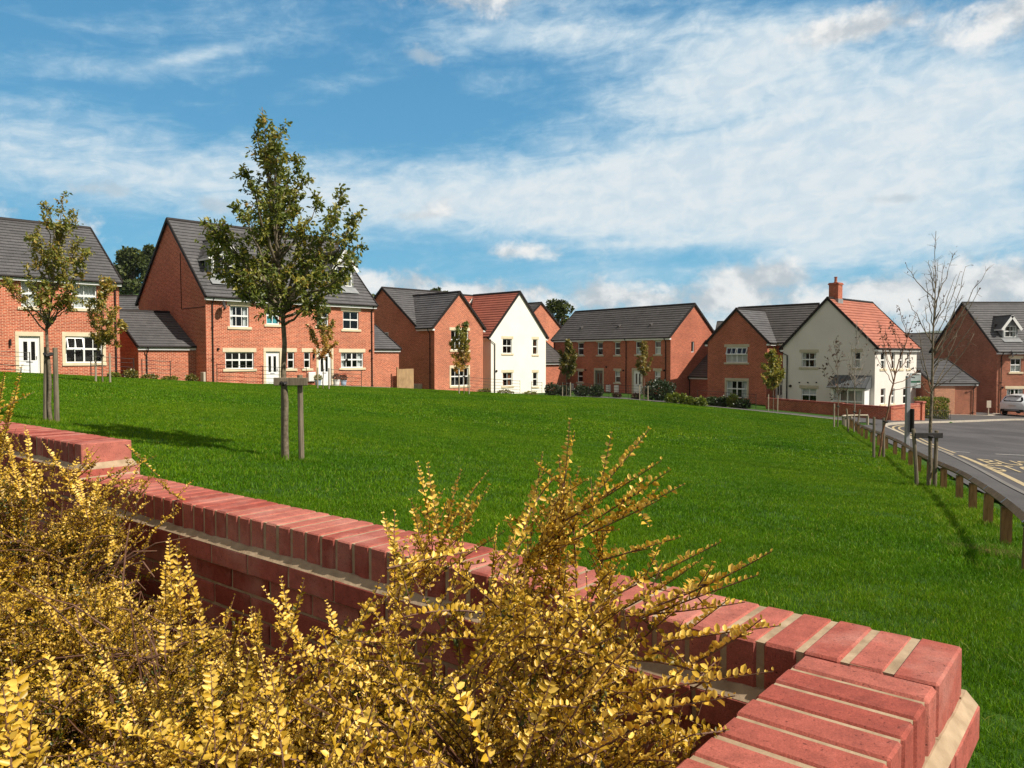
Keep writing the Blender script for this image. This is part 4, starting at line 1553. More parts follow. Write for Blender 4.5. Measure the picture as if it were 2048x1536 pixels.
for px, py in ((1162.5, 657), (1238, 654), (1302, 652)):
    s_, z_ = fE.hit(px, py, 1.0)
    t_ = 1.0
    zz = zeE + mE * t_
    vb = MB()
    vb.hexa([fE.W(s_ - .13, t_ - .12, zz - .1), fE.W(s_ + .13, t_ - .12, zz - .1), fE.W(s_ + .13, t_ + .25, zz + .12), fE.W(s_ - .13, t_ + .25, zz + .12),
             fE.W(s_ - .12, t_ - .12, zz + .13), fE.W(s_ + .12, t_ - .12, zz + .13), fE.W(s_ + .12, t_ + .25, zz + .30), fE.W(s_ - .12, t_ + .25, zz + .30)])
    vb.build('roof_vent', M['roof_dark'], rE)

# ---------------- F: russet gable house and the ivory house with chimney
dF = np.array((0.676, -0.737))
fW = Fr((21.18, 60.2), dF)              # front left corner of the ivory gable
fF = Fr(fW.W(-6.83, 0, 0)[:2], dF)
rF = house('brick_house', fF, 3, 4, 'russet brick house with a shaded front gable, attached left of the ivory house')
zeF, zrF = Z(1.28), Z(3.86)
gF = ground_min(fF, 0, 7, 0, 9)
block(rF, fF, 0, 5.44, 0, 4.9, gF, zeF, zrF, 't', 'brick_dark', 'roof_grey',
      [win('front', 1452, 1495, 694, 725, case=2, stone='stone_grey', open=2, cur='half', sill=True), win('front', 1452.6, 1494, 761.5, 795.5, case=2, lin='surround', stone='stone_grey', sill=False, cur='white')], verge=(1, 0), eb=(1.18, 1.18))
block(rF, fF, -.004, 7.2, 1.4, 8.5, gF, zeF, Z(4.27), 's', 'brick_dark', 'roof_dark',
      [win('front', 1536, 1547, 690, 712, cols=1, stone='stone_grey'), win('front', 1550, 1566, 764, 808, type='door', stone='stone_grey', lin='flat')], verge=(1, 0))
fFg = Fr(fF.W(-3.12, 1.8, 0)[:2], dF)
rFg = house('garage', fFg, 1.5, 1, 'low dark-roofed brick garage leaning on the left side of the russet gable house', 'garage')
block(rFg, fFg, 0, 3.11, 0, 5.6, ground_min(fFg, 0, 3, 0, 5), Z(-1.72), Z(.42), 's', 'brick_dark', 'roof_dark', ov=.16, verge=(1, 0))
pipe(rFg, fFg, .15, Z(-1.85), Z(-4.0))

rW = house('rendered_house', fW, 3.5, 4, 'ivory rendered house with terracotta roof, brick chimney and bay window, on the road corner')
zeW, zrW = Z(.80), Z(4.32)
gW = ground_min(fW, 0, 7.03, 0, 8.2)
items = [win('front', 1602.6, 1633, 705, 734.5, stone='stone_grey', cur='white'), win('front', 1706.5, 1721, 704, 735.7, cols=1, stone='stone_grey', cur='half'),
         win('front', 1602.6, 1633, 776.7, 804, stone='stone_grey', cur='blind')]
for x0, x1 in ((1761.5, 1771), (1783, 1790), (1799, 1805.5), (1814, 1819.5)):
    items.append(win('right', x0, x1, 704.5, 737.5, cols=1, cur='half' if x0 < 1790 else None, lin=None))
for x0, x1 in ((1761.5, 1770.5), (1783, 1789), (1806, 1815)):
    items.append(win('right', x0, x1, 777, 808, cols=1, cur=None, lin=None))
block(rW, fW, 0, 7.03, 0, 7.75, gW, zeW, zrW, 't', 'render_grey', 'roof_red_light', items, verge=(1, 1), pipes=[])
ffw, _ = face_frame(fW, 'front', 0, 7.03, 0, 7.75)
mb = MB()
s_ = ffw.hit(1575, 720)[0]
mb.tube([ffw.W(-.30, .35, zeW - .25), ffw.W(-.28, -.07, zeW - .45), ffw.W(s_, -.07, zeW - .75), ffw.W(s_, -.06, gW + .3)], .045, 8)
mb.build('downpipe', M['black_pvc'], rW)
knob(rW, ffw, 1581, 772, .1)
for x in (1599, 1616, 1633):
    knob(rW, ffw, x, 765, .05)
# chimney on the ridge
s_, _z = fW.hit(1668, 600, 1.25)
ch = MB()
cs, ct = 3.515, 1.25
fbox(ch, fW, cs - .36, cs + .36, ct - .36, ct + .36, zrW - .6, zrW + 1.05)
fbox(ch, fW, cs - .42, cs + .42, ct - .42, ct + .42, zrW + 1.05, zrW + 1.13)
fbox(ch, fW, cs - .38, cs + .38, ct - .38, ct + .38, zrW + 1.13, zrW + 1.2)
chm = ch.build('chimney', M['brick_dark'], rW)
cp_ = MB()
cp_.lathe(fW.W(cs, ct, zrW + 1.2), [(.13, 0), (.13, .06), (.105, .1), (.10, .38), (.12, .42), (.12, .46), (.07, .46)], 14)
cp_.build('chimney_pot', M['roof_red_light'], chm)
fl = MB()
fbox(fl, fW, cs - .40, cs + .40, ct - .40, ct + .40, zrW - .5, zrW - .02)
fl.build('flashing', M['lead'], chm)
# bay window
b0, b1 = ffw.hit(1662, 790, -.9)[0], ffw.hit(1729, 790, -.9)[0]
zb0, zb1 = gW + .3, ffw.hit(1695, 780, -.9)[1]
bay = MB()
bd = .9
fbox(bay, ffw, b0, b1, -bd, .02, zb0, zb1 - 1.75)
fbox(bay, ffw, b0, b0 + .12, -bd, .02, zb1 - 1.75, zb1)
fbox(bay, ffw, b1 - .12, b1, -bd, .02, zb1 - 1.75, zb1)
fbox(bay, ffw, b0 - .03, b1 + .03, -bd - .04, .02, zb1, zb1 + .14)
by = bay.build('bay_window', M['white_pvc'], rW)
ffb = Fr(ffw.W(b0, -bd, 0)[:2], dF)
make_window(by, ffb, .12, b1 - b0 - .12, zb1 - 1.75, zb1 - .002, 2, 2, 2, None, False, 'white', deep=.01)
br = MB()
zr0, zr1 = zb1 + .14, zb1 + 1.05
for k in range(1):
    br.hexa([ffw.W(b0 - .22, -bd - .3, zr0), ffw.W(b1 + .22, -bd - .3, zr0), ffw.W(b1 + .1, .0, zr0), ffw.W(b0 - .1, .0, zr0),
             ffw.W(b0 - .22, -bd - .3, zr0 + .06), ffw.W(b1 + .22, -bd - .3, zr0 + .06), ffw.W(b1 + .1, -.004, zr1), ffw.W(b0 - .1, -.004, zr1)])
n_ = 9
for i in range(n_ + 1):
    u = i / n_
    br.tube([ffw.W((b0 - .22) * (1 - u) + (b1 + .22) * u, -bd - .3, zr0 + .075), ffw.W((b0 - .1) * (1 - u) + (b1 + .1) * u, -.02, zr1 + .015)], .018, 5)
br.build('bay_roof', M['lead_dark'], by)

# ---------------- G: right brick house
fG = Fr((40.3, 64.0), (1.0, 0.0))
rG = house('brick_house', fG, 4, 4, 'right brown brick house with one roof dormer and shaded gable, behind the white car')
zeG, zrG = Z(.56), Z(4.75)
gG = ground_min(fG, 0, 10, 0, 10)
itG = [win('front', 2020.8, 2042.7, 717, 744, cur='half'), win('front', 2013.5, 2046, 777.7, 812, case=2, cur='white'),
       dict(face='front', rect=(4.2, 5.1, zeG - 1.6, zeG - .35), cur=None), dict(face='front', rect=(7.0, 8.2, zeG - 1.6, zeG - .35), cur=None)]
block(rG, fG, 0, 10, 0, 10, gG, zeG, zrG, 's', 'brick_brown', 'roof_grey', itG, pipes=[('front', 2002.5)])
ffgg, _ = face_frame(fG, 'front', 0, 10, 0, 10)
mG = (zrG - zeG) / 5
s_ = fG.hit(2020.5, 665, 1.1)[0]
dormer(rG, fG, s_, 1.1, 1.25, zeG + 1.0, zeG + 2.0, zeG + 2.85, 'roof_dark', mG, zeG, 0, 'white')
sat_dish(rG, ffgg, 2015.5, 708, .3)
knob(rG, ffgg, 2005, 775, .08)

fGg = Fr((32.0, 58.4), (1.0, 0.0))
rGg = house('garage', fGg, 1.6, 1, 'brown brick garage with shallow grey roof and blank panel, before the right brick house', 'garage')
block(rGg, fGg, 0, 3.27, 0, 8.4, ground_min(fGg, 0, 3.3, 0, 8), Z(-2.0), Z(-.32), 's', 'brick_brown', 'roof_grey', ov=.14)
pb = MB()
fbox(pb, fGg, .06, 1.62, -.045, .0, Z(-4.6), Z(-2.17))
pb.build('blank_panel', mat_brick('brick_pale', (0.46, 0.185, 0.10), (0.54, 0.23, 0.13), (0.55, 0.38, 0.27)), rGg)
for q in (2.98,):
    pipe(rGg, fGg, q, Z(-2.12), Z(-4.6))
cut = MB()

# ---------------- distant houses
fH = Fr((46.5, 92.0), (0.97, -0.24))
rH = house('brick_house', fH, 5, 4, 'distant dark-roofed house seen between the ivory house and the right brick house')
block(rH, fH, 0, 9.0, 0, 9, Z(-6.5), Z(-.6), Z(2.75), 's', 'brick_dark', 'roof_dark')
fJ = Fr((-37.5, 63.5), (1.0, 0.06))
rJ = house('brick_house', fJ, 6, 4, 'distant grey-roofed house seen above the garage beside the left house')
block(rJ, fJ, 0, 12, 0, 8, Z(-2.5), Z(2.3), Z(5.25), 's', 'brick', 'roof_grey')
fK = Fr((21.9, 88.0), (.62, -.78))
rK = house('brick_house', fK, 3, 3, 'distant brick gable just right of the terrace roof', group=None)
block(rK, fK, 0, 4.6, 0, 6, Z(-6.5), Z(1.6), Z(3.45), 's', 'brick', 'roof_dark')
fK2 = Fr((27.2, 104.0), (.9, -.4))
rK2 = house('brick_house', fK2, 3, 3, 'most distant dark roof between the terrace and the russet gable house', group=None)
block(rK2, fK2, 0, 7, 0, 7, Z(-6.5), Z(1.6), Z(4.75), 's', 'brick_dark', 'roof_dark')
# ================================================================== LEAVES AND TREES
def unit(a):
    a = np.asarray(a, float)
    return a / np.maximum(np.linalg.norm(a, axis=-1, keepdims=True), 1e-9)


def leaf_mesh(P, D, Nn, Ln, Wd, fold=0.25, six=False, curl=0.0):
    """many leaves at once. P base, D direction, Nn face normal, Ln length, Wd half width"""
    D = unit(D)
    S = unit(np.cross(D, Nn))
    Nn = np.cross(S, D)
    n = len(P)
    Ln = np.asarray(Ln)[:, None] * np.ones((n, 1))
    Wd = np.asarray(Wd)[:, None] * np.ones((n, 1))
    if six:
        up = Nn * Wd * fold
        V = np.stack([P, P + D * Ln * .28 + S * Wd * .86 + up, P + D * Ln * .68 + S * Wd * .82 + up, P + D * Ln - Nn * Ln * curl,
                      P + D * Ln * .68 - S * Wd * .82 + up, P + D * Ln * .28 - S * Wd * .86 + up], 1).reshape(-1, 3)
        b = np.arange(n)[:, None] * 6
        F = np.concatenate([b + np.array([0, 1, 2, 3]), b + np.array([0, 3, 4, 5])], 1).reshape(-1, 4)
        return V, F
    V = np.stack([P, P + D * Ln * .45 + S * Wd + Nn * Wd * fold, P + D * Ln - Nn * Ln * curl, P + D * Ln * .45 - S * Wd + Nn * Wd * fold], 1).reshape(-1, 3)
    b = np.arange(n)[:, None] * 4
    F = np.concatenate([b + np.array([0, 1, 2]), b + np.array([0, 2, 3])], 1).reshape(-1, 3)
    return V, F


def bez(p0, p1, p2, n):
    t = np.linspace(0, 1, n)[:, None]
    return (1 - t) ** 2 * p0 + 2 * t * (1 - t) * p1 + t * t * p2


def grow_tree(name, base, tips, label, group, fork_h, trunk_r, leafmat, barkmat='bark', nleaf=2600, leaf=0.07, lean=(0, 0), twigs=7, bare=False, tint=(.5, .25), seed=1,
              tint_h=None, cat='tree', leaf_from=0.35, twig_len=0.34, droop=.5, limb_r=None, six=False, spread_leaf=0.05, twig_r=.005):
    """tips: list of world points the limbs reach; every limb leaves the central stem low and sweeps up to its tip"""
    r_ = np.random.default_rng(seed)
    base = np.array(base, float)
    root = thing(name, tuple(base), label, cat, group)
    tips = [np.array(t, float) for t in tips]
    top = max(tips, key=lambda t: t[2])
    H = top[2] - base[2]
    tr = MB()
    n = 12
    stem = []
    for i in range(n + 1):
        u = i / n
        z = u * H
        f = max(0.0, (z - fork_h) / max(H - fork_h, 1e-3))
        p = base + np.array([lean[0] * min(z / fork_h, 1) , lean[1] * min(z / fork_h, 1), z])
        p[:2] += (top[:2] - base[:2] - np.array(lean)) * f ** 1.1
        p[:2] += r_.normal(0, .012, 2) * (1 if 0 < i < n else 0)
        stem.append(p)
    stem = np.array(stem)
    rad = [max(trunk_r * (1 - .35 * min(1, (i / n * H) / fork_h)) * (1 if i / n * H < fork_h else max(.10, 1 - 1.0 * ((i / n * H) - fork_h) / (H - fork_h)) ** 1.0), .005) for i in range(n + 1)]
    st0 = stem[0] - np.array([0, 0, .1])
    tr.tube([st0] + list(stem), [trunk_r * 1.15] + rad, 8)

    def stem_at(z):
        return np.array([np.interp(z, stem[:, 2], stem[:, k]) for k in range(3)])

    segs = []                                     # (points, leafy-from)
    for t in tips:
        if t is top:
            segs.append((stem[stem[:, 2] > base[2] + fork_h + (H - fork_h) * .25], .0))
            continue
        hrel = t[2] - base[2]
        dist = np.hypot(*(t[:2] - stem_at(t[2])[:2]))
        h0 = min(max(fork_h * r_.uniform(.97, 1.12), hrel - dist * r_.uniform(1.0, 1.9) - .15), max(hrel * .85, fork_h * .9))
        p0 = stem_at(base[2] + h0)
        mid = p0 * .45 + t * .55
        mid[:2] += (t[:2] - p0[:2]) * r_.uniform(-.02, .20)
        mid[2] -= r_.uniform(.0, .08) * np.linalg.norm(t - p0)
        pts = bez(p0, mid, t, 9)
        pts[1:-1] += r_.normal(0, .012, (7, 3))
        lr = (limb_r or trunk_r * .38) * min(1, .55 + .3 * np.linalg.norm(t - p0))
        tr.tube(list(pts), list(np.linspace(lr, .0035, 9)), 5)
        segs.append((pts, leaf_from))
    LP, LD, LT = [], [], []
    for pts, lf in segs:
        k0 = int(lf * (len(pts) - 1))
        ln = np.linalg.norm(np.diff(pts[k0:], axis=0), axis=1).sum()
        nt_ = max(2, int(twigs * max(.4, ln)))
        for j in range(nt_):
            u = k0 + (len(pts) - 1 - k0) * (r_.random() ** .8)
            i = min(int(u), len(pts) - 2)
            p = pts[i] + (pts[i + 1] - pts[i]) * (u - i)
            d = unit(pts[i + 1] - pts[i])
            q = unit(d * r_.uniform(.3, .9) + unit(r_.normal(0, 1, 3)) * .9 + np.array([0, 0, .25]))
            tl = twig_len * r_.uniform(.5, 1.15) * (1.0 - .35 * u / len(pts))
            e = bez(p, p + q * tl * .55, p + q * tl + np.array([0, 0, -.10 * tl * droop]), 4)
            tr.tube(list(e), [twig_r, twig_r * .85, twig_r * .7, twig_r * .5], 4, cap=False)
            LP.append((e, d))
        LP.append((pts[-3:], unit(pts[-1] - pts[-2])))
    tr.build('trunk', M[barkmat], root, smooth=True)
    if nleaf:
        pick = r_.integers(0, len(LP), nleaf)
        u = r_.random(nleaf) ** .75
        P, D = np.zeros((nleaf, 3)), np.zeros((nleaf, 3))
        for k in range(nleaf):
            e, d = LP[pick[k]]
            w = u[k] * (len(e) - 1)
            i = min(int(w), len(e) - 2)
            P[k] = e[i] + (e[i + 1] - e[i]) * (w - i)
            D[k] = unit(e[i + 1] - e[i])
        P += r_.normal(0, spread_leaf * .5, P.shape)
        D = unit(D * .5 + unit(r_.normal(0, 1, P.shape)) * .8 + np.array([0, 0, -.55 * droop]))
        Nn = unit(r_.normal(0, .75, P.shape) + np.array([0, 0, 1.0]))
        ln = leaf * r_.uniform(.65, 1.25, nleaf)
        V, F = leaf_mesh(P, D, Nn, ln, ln * r_.uniform(.20, .29, nleaf), .3, six, .12)
        # a twig's leaves share a hue; lower/older twigs turn first
        tw = r_.normal(0, 1, len(LP))
        t_ = tint[0] + tint[1] * (.6 * tw[pick] + .6 * r_.normal(0, 1, nleaf))
        if tint_h is not None:
            t_ = t_ + tint_h * (1 - (P[:, 2] - base[2] - fork_h) / (H - fork_h))
        t_ = np.clip(t_, 0, 1)
        np_obj('crown', V, F, M[leafmat], root, np.repeat(t_, 2))
    return root


def support(base, cx, h, gap, label, group='timber tree stakes on the lawn', mat='stake', bar=True, one=None, yaw=0.0, lean=(0, 0), barmat=None, tdx=0.0):
    """two stakes, cross bar and rubber tie"""
    root = thing('tree_stake', tuple(base), label, 'tree stake', group)
    b = Vector(base)
    ux = Vector((math.cos(yaw), math.sin(yaw), 0))
    uy = Vector((-ux.y, ux.x, 0))
    for k, off in enumerate(gap):
        mb = MB()
        r_ = .036
        p = b + ux * off + uy * .02
        zl = hz1(p.x, p.y)
        tl = Vector((rnd.uniform(-.02, .02) + lean[k] if lean else 0, rnd.uniform(-.02, .02), 0))
        pts = [Vector((p.x, p.y, zl - .15)), Vector((p.x, p.y, zl + h * .5)) + tl * .5, Vector((p.x, p.y, zl + h)) + tl]
        mb.tube(pts, [r_ * 1.05, r_, r_ * .95], 9)
        mb.build('stake', M[mat], root)
    zl = hz1(b.x, b.y)
    if bar:
        mb = MB()
        g0, g1 = gap[0] - .1, gap[-1] + .1
        mb.cham(b + ux * g0 - uy * .062 + UPV * (zl - b.z + h - .15), ux * (g1 - g0), uy * .035, UPV * .10, .006)
        mb.build('crossbar', M[barmat or mat], root)
    mb = MB()
    b = b + ux * tdx
    mb.tube([b + ux * .0 - uy * .085 + UPV * (zl - b.z + h - .13), b - uy * .02 + ux * .06 + UPV * (zl - b.z + h - .1), b + uy * .045 + UPV * (zl - b.z + h - .1), b - uy * .02 - ux * .06 + UPV * (zl - b.z + h - .1), b - uy * .085 + UPV * (zl - b.z + h - .13)], .026, 6)
    mb.build('tie', M['strap'], root)
    return root


def px_tips(lst, Y, spread, seed):
    r_ = random.Random(seed)
    out = []
    for t in lst:
        dy = t[2] if len(t) > 2 else r_.uniform(-spread, spread)
        out.append(at(t[0], t[1], Y + dy))
    return out


def base_at(px, Y):
    X = (px - 1024) / FPX * Y
    return Vector((X, Y, hz1(X, Y)))


GRP = 'young trees planted round the lawn'
# --- main tree
YM = 9.75
bm = at(572, 930, YM)
bm.z = hz1(bm.x, bm.y)
tipsM = [(524, 214, 0), (560, 262), (512, 262), (545, 290), (600, 322), (488, 338), (500, 362), (475, 405), (612, 352), (430, 440), (405, 438), (440, 470), (418, 500),
         (432, 535), (455, 560), (480, 585), (520, 600), (640, 405), (690, 380), (712, 430), (700, 460), (728, 488), (708, 525), (695, 560), (660, 575), (640, 600), (610, 560),
         (560, 440), (590, 420), (530, 430), (560, 500), (600, 500), (520, 510), (630, 470), (660, 490), (480, 480), (560, 560), (590, 580), (500, 545), (640, 540), (548, 380), (575, 360), (530, 330), (460, 520), (670, 440), (520, 470), (610, 450), (575, 530),
         (545, 245), (535, 305), (565, 320), (590, 390), (535, 400), (560, 410), (500, 430), (620, 520), (540, 540)]
grow_tree('young_tree', bm, px_tips(tipsM, YM, .62, 3), 'tallest leafy young tree standing alone on the lawn before the tall town houses', GRP, 1.86, .042, 'leaf_main', 'bark', 11500, .064, (-.02, .0), 15, seed=5,
          tint=(.42, .28), twig_len=.22, leaf_from=.30, limb_r=.026, six=True)
support(bm, 0, 1.1, (-.03, .195), 'weathered stake pair with crossbar holding the tallest tree', lean=(.02, -.015))
# --- left tree
YL = 11.7
bl = base_at(99, YL)
tipsL = [(128, 386, 0), (100, 418), (150, 432), (92, 440), (60, 470), (75, 470), (52, 530), (60, 560), (85, 500), (120, 470), (155, 480), (170, 500), (165, 545), (140, 570), (110, 540), (95, 570), (130, 520), (75, 590), (150, 600), (120, 600), (90, 620), (130, 440), (110, 500), (2, 566, -.3), (20, 560, -.2), (70, 520), (145, 520)]
grow_tree('young_tree', bl, px_tips(tipsL, YL, .34, 8), 'slim olive-green young tree left of the tallest one, one limb reaching out of frame', GRP, 1.42, .031, 'leaf_olive', 'bark', 4600, .062, (-.02, 0), 13, seed=9, tint=(.52, .22), tint_h=.2, twig_len=.17, leaf_from=.3, limb_r=.016)
support(bl, 0, 1.15, (-.09, .085), 'dark upright stake pair at the slim olive tree on the left', bar=False, lean=(.03, .0))


def small_tree(px, Y, x0, x1, ytop, ybot, label, leafm, nleaf, seed, leaf=.10, bark='bark', tint=(.5, .25), fork=None, tint_h=None, n=22, shape=1.0, **k):
    b = base_at(px, Y)
    r_ = random.Random(seed)
    cx, hw = (x0 + x1) / 2, (x1 - x0) / 2
    tips = [((px + cx) / 2 + r_.uniform(-3, 3), ytop, 0)]
    for i in range(n):
        v = (i + .5) / n
        y = ytop + (ybot - ytop) * v
        prof = math.sin(min(1, v * 1.25 + .12) * math.pi * .62) ** shape * (1 if v < .75 else 1 - (v - .75) * 1.6)
        a = r_.uniform(-1, 1)
        tips.append((cx + hw * prof * a, y, r_.uniform(-1, 1) * hw / FPX * Y * prof))
    zf = fork or (at(px, ybot, Y).z - b.z) * .95
    return b, grow_tree('young_tree', b, px_tips(tips, Y, .3, seed), label, GRP, zf, .028, leafm, bark, nleaf, leaf, (0, 0), 12, seed=seed, tint=tint, tint_h=tint_h, twig_len=.22, leaf_from=.2, limb_r=.014, **k)


b, _ = small_tree(205, 29, 172, 258, 556, 690, 'small golden-leaved tree by the corner of the left house', 'leaf_autumn', 3600, 21, .12, tint=(.42, .2))
support(b, 0, 1.12, (-.27, .27), 'pale stake pair at the golden tree by the left house', mat='stake_pale', bar=False)
b, _ = small_tree(646, 38, 612, 676, 612, 712, 'small orange and green tree before the right town house door', 'leaf_autumn', 3000, 22, .13, tint=(.0, .18), tint_h=1.0)
support(b, 0, 1.05, (-.28, .28), 'pale stake pair at the orange and green tree before the town house door', mat='stake_pale', bar=False)
b, _ = small_tree(928, 42, 898, 954, 645, 738, 'small green tree with orange skirt before the brick gable window', 'leaf_autumn', 3200, 23, .14, tint=(.02, .15), tint_h=.8)
support(b, 0, 1.08, (-.27, .27), 'pale stake pair at the green and orange tree before the brick gable', mat='stake_pale', bar=False)
b, _ = small_tree(1133, 57, 1114, 1154, 680, 748, 'small rounded yellow-green tree at the left end of the terrace', 'leaf_yellow', 3200, 24, .19, tint=(.35, .25))
support(b, 0, 1.08, (-.3, .3), 'pale stake pair at the yellow-green tree by the terrace end', mat='stake_pale', bar=False)
b, _ = small_tree(1288, 55, 1270, 1304, 684, 748, 'small thin amber tree before the right white terrace door', 'leaf_yellow', 1500, 25, .17, tint=(.72, .25))
support(b, 0, 1.08, (-.3, .3), 'pale stake pair at the thin amber tree by the terrace', mat='stake_pale', bar=False)
b, _ = small_tree(1547, 50, 1522, 1567, 698, 774, 'small dense green tree at the right edge of the russet gable', 'leaf_main', 3600, 26, .17, tint=(.62, .2))
support(b, 0, 1.08, (-.3, .3), 'pale stake pair at the dense green tree by the russet gable', mat='stake_pale', bar=False)

# --- thin and bare trees along the fence
b, _ = small_tree(1677, 36, 1642, 1706, 678, 790, 'nearly bare young tree with scattered dark leaves before the bay window', 'leaf_bark', 170, 31, .15, 'bark', (.3, .3), n=16)
support(b, 0, 1.1, (-.16,), 'single thin stake at the scattered-leaf tree', 'timber tree stakes by the fence', 'stake_pale', bar=False)
b, _ = small_tree(1710, 33.2, 1690, 1750, 640, 770, 'leafless young tree at the far bend of the knee rail fence', 'leaf_bark', 30, 32, .10, 'twig_grey', (.3, .3), n=22)
support(b, 0, 1.02, (-.22, .12), 'leaning stake pair at the far bend of the fence', 'timber tree stakes by the fence', 'stake', bar=False, lean=(-.1, .12))
b0 = base_at(1760, 21)
tp = [(1800, 620, 0), (1757, 640), (1745, 700), (1770, 650), (1782, 640), (1815, 640), (1828, 690), (1838, 740), (1850, 765), (1790, 660), (1765, 690), (1820, 660), (1780, 690), (1835, 620), (1808, 690)]
grow_tree('young_tree', b0, px_tips(tp, 21, .5, 33), 'leaning red-stemmed young tree with few leaves before the ivory side wall', GRP, 2.05, .032, 'leaf_bark', 'bark_red', 200, .09, (.35, 0), 7, seed=33, tint=(.3, .3), twig_len=.3, leaf_from=.4, limb_r=.014)
support(b0, 0, 1.12, (-.12, .15), 'thick stake pair at the leaning red-stemmed tree', 'timber tree stakes by the fence', 'stake', bar=False, tdx=.17)
YB = 14.5
bb_ = base_at(1861, YB)
tb = [(1872, 462, 0), (1812, 527), (1816, 597), (1867, 518), (1905, 506), (1931, 533), (1975, 537), (1921, 542), (1948, 668), (1955, 632), (1852, 560), (1835, 700, -.4), (1845, 640), (1880, 560), (1895, 580), (1885, 600), (1862, 560), (1900, 640), (1925, 590), (1838, 660), (1960, 575), (1858, 520), (1890, 530), (1915, 660), (1850, 610), (1838, 760, -.3), (1930, 740, -.4), (1876, 520), (1907, 560), (1940, 600)]
grow_tree('young_tree', bb_, px_tips(tb, YB, .5, 34), 'tall leafless young tree on a stake frame beside the fence, right of the bus stop', GRP, 1.75, .040, 'leaf_bark', 'bark', 60, .05, (.03, 0), 7, seed=34, tint=(.2, .3), twig_len=.26, leaf_from=.25, limb_r=.013, twig_r=.0035)
support(bb_, 0, 1.1, (-.19, .13), 'dark stake frame with crossbar at the tall leafless tree', 'timber tree stakes by the fence', 'stake', lean=(-.1, .0), barmat='strap')


# --- big trees behind the houses
def big_tree(name, px, Y, ytop, wpx, zbase, label, seed, nl=2600, leaf=.5, mat='leaf_wood', hb=None, group='mature trees beyond the houses'):
    r_ = np.random.default_rng(seed)
    X = (px - 1024) / FPX * Y
    ztop = at(px, ytop, Y).z
    H = ztop - zbase
    R_ = wpx / FPX * Y / 2
    root = thing(name, (X, Y, zbase), label, 'tree', group)
    tr = MB()
    tr.tube([(X, Y, zbase - .3), (X, Y, zbase + H * .25), (X + .2, Y, zbase + H * .5)], [.38, .28, .2], 8)
    cl = []
    for k in range(26):
        a = r_.uniform(0, 6.28)
        zz = r_.uniform(.28, .93)
        rr = R_ * (1 - abs(zz - .55) ** 1.6 * 1.7) * r_.uniform(.35, .92)
        c = np.array([X + rr * math.cos(a), Y + rr * math.sin(a), zbase + H * zz])
        cl.append((c, R_ * r_.uniform(.26, .44)))
        tr.tube([(X, Y, zbase + H * .22 + H * .3 * r_.random()), tuple((np.array([X, Y, c[2]]) * .5 + c * .5) - [0, 0, .3]), tuple(c)], [.16, .09, .03], 5)
    cl.append((np.array([X, Y, zbase + H * .9]), R_ * .35))
    tr.build('trunk', M['bark_dark'], root)
    n = nl
    k = r_.integers(0, len(cl), n)
    C = np.array([c for c, _ in cl])[k]
    S = np.array([s for _, s in cl])[k]
    d = unit(r_.normal(0, 1, (n, 3)))
    P = C + d * (S * r_.uniform(.65, 1.05, n))[:, None] * np.array([1, 1, .8])
    P[:, 2] = np.minimum(P[:, 2], ztop)
    D = unit(d + r_.normal(0, .8, (n, 3)))
    Nn = unit(d + r_.normal(0, .6, (n, 3)) + np.array([0, 0, .4]))
    ln = leaf * r_.uniform(.6, 1.3, n)
    V, F = leaf_mesh(P, D, Nn, ln, ln * .42, .3)
    tw = r_.normal(0, 1, len(cl))
    np_obj('crown', V, F, M[mat], root, np.repeat(np.clip(.45 + .14 * tw[k] + .2 * r_.normal(0, 1, n), 0, 1), 2))


big_tree('oak_tree', 266, 175, 496, 66, hill_z(-86, 175) - .6, 'dark round oak on the pasture between the left house and the tall gable', 41, 3200, .75)
big_tree('oak_tree', 306, 185, 491, 44, hill_z(-86, 185) - .3, 'paler oak half hidden by the tall town house gable', 42, 2400, .75)
big_tree('oak_tree', 250, 190, 522, 34, hill_z(-95, 190) - .3, 'low dark oak at the left foot of the round oak', 49, 1500, .7)
big_tree('oak_tree', 1122, 120, 588, 62, -5.5, 'dark oak rising behind the left end of the terrace roof', 43, 3200, .5)
big_tree('oak_tree', 872, 150, 572, 52, 0, 'oak top showing over the grey roof of the front-gabled house', 44, 2200, .6)
big_tree('oak_tree', 738, 160, 588, 44, 2.5, 'oak just right of the tall town houses roof end', 45, 2200, .6)
big_tree('oak_tree', 1095, 135, 600, 30, -5.5, 'small oak at the left side of the dark oak behind the terrace', 46, 1500, .5)
big_tree('oak_tree', 780, 175, 580, 30, 3, 'oak behind the ridge of the front-gabled house', 47, 1500, .6)


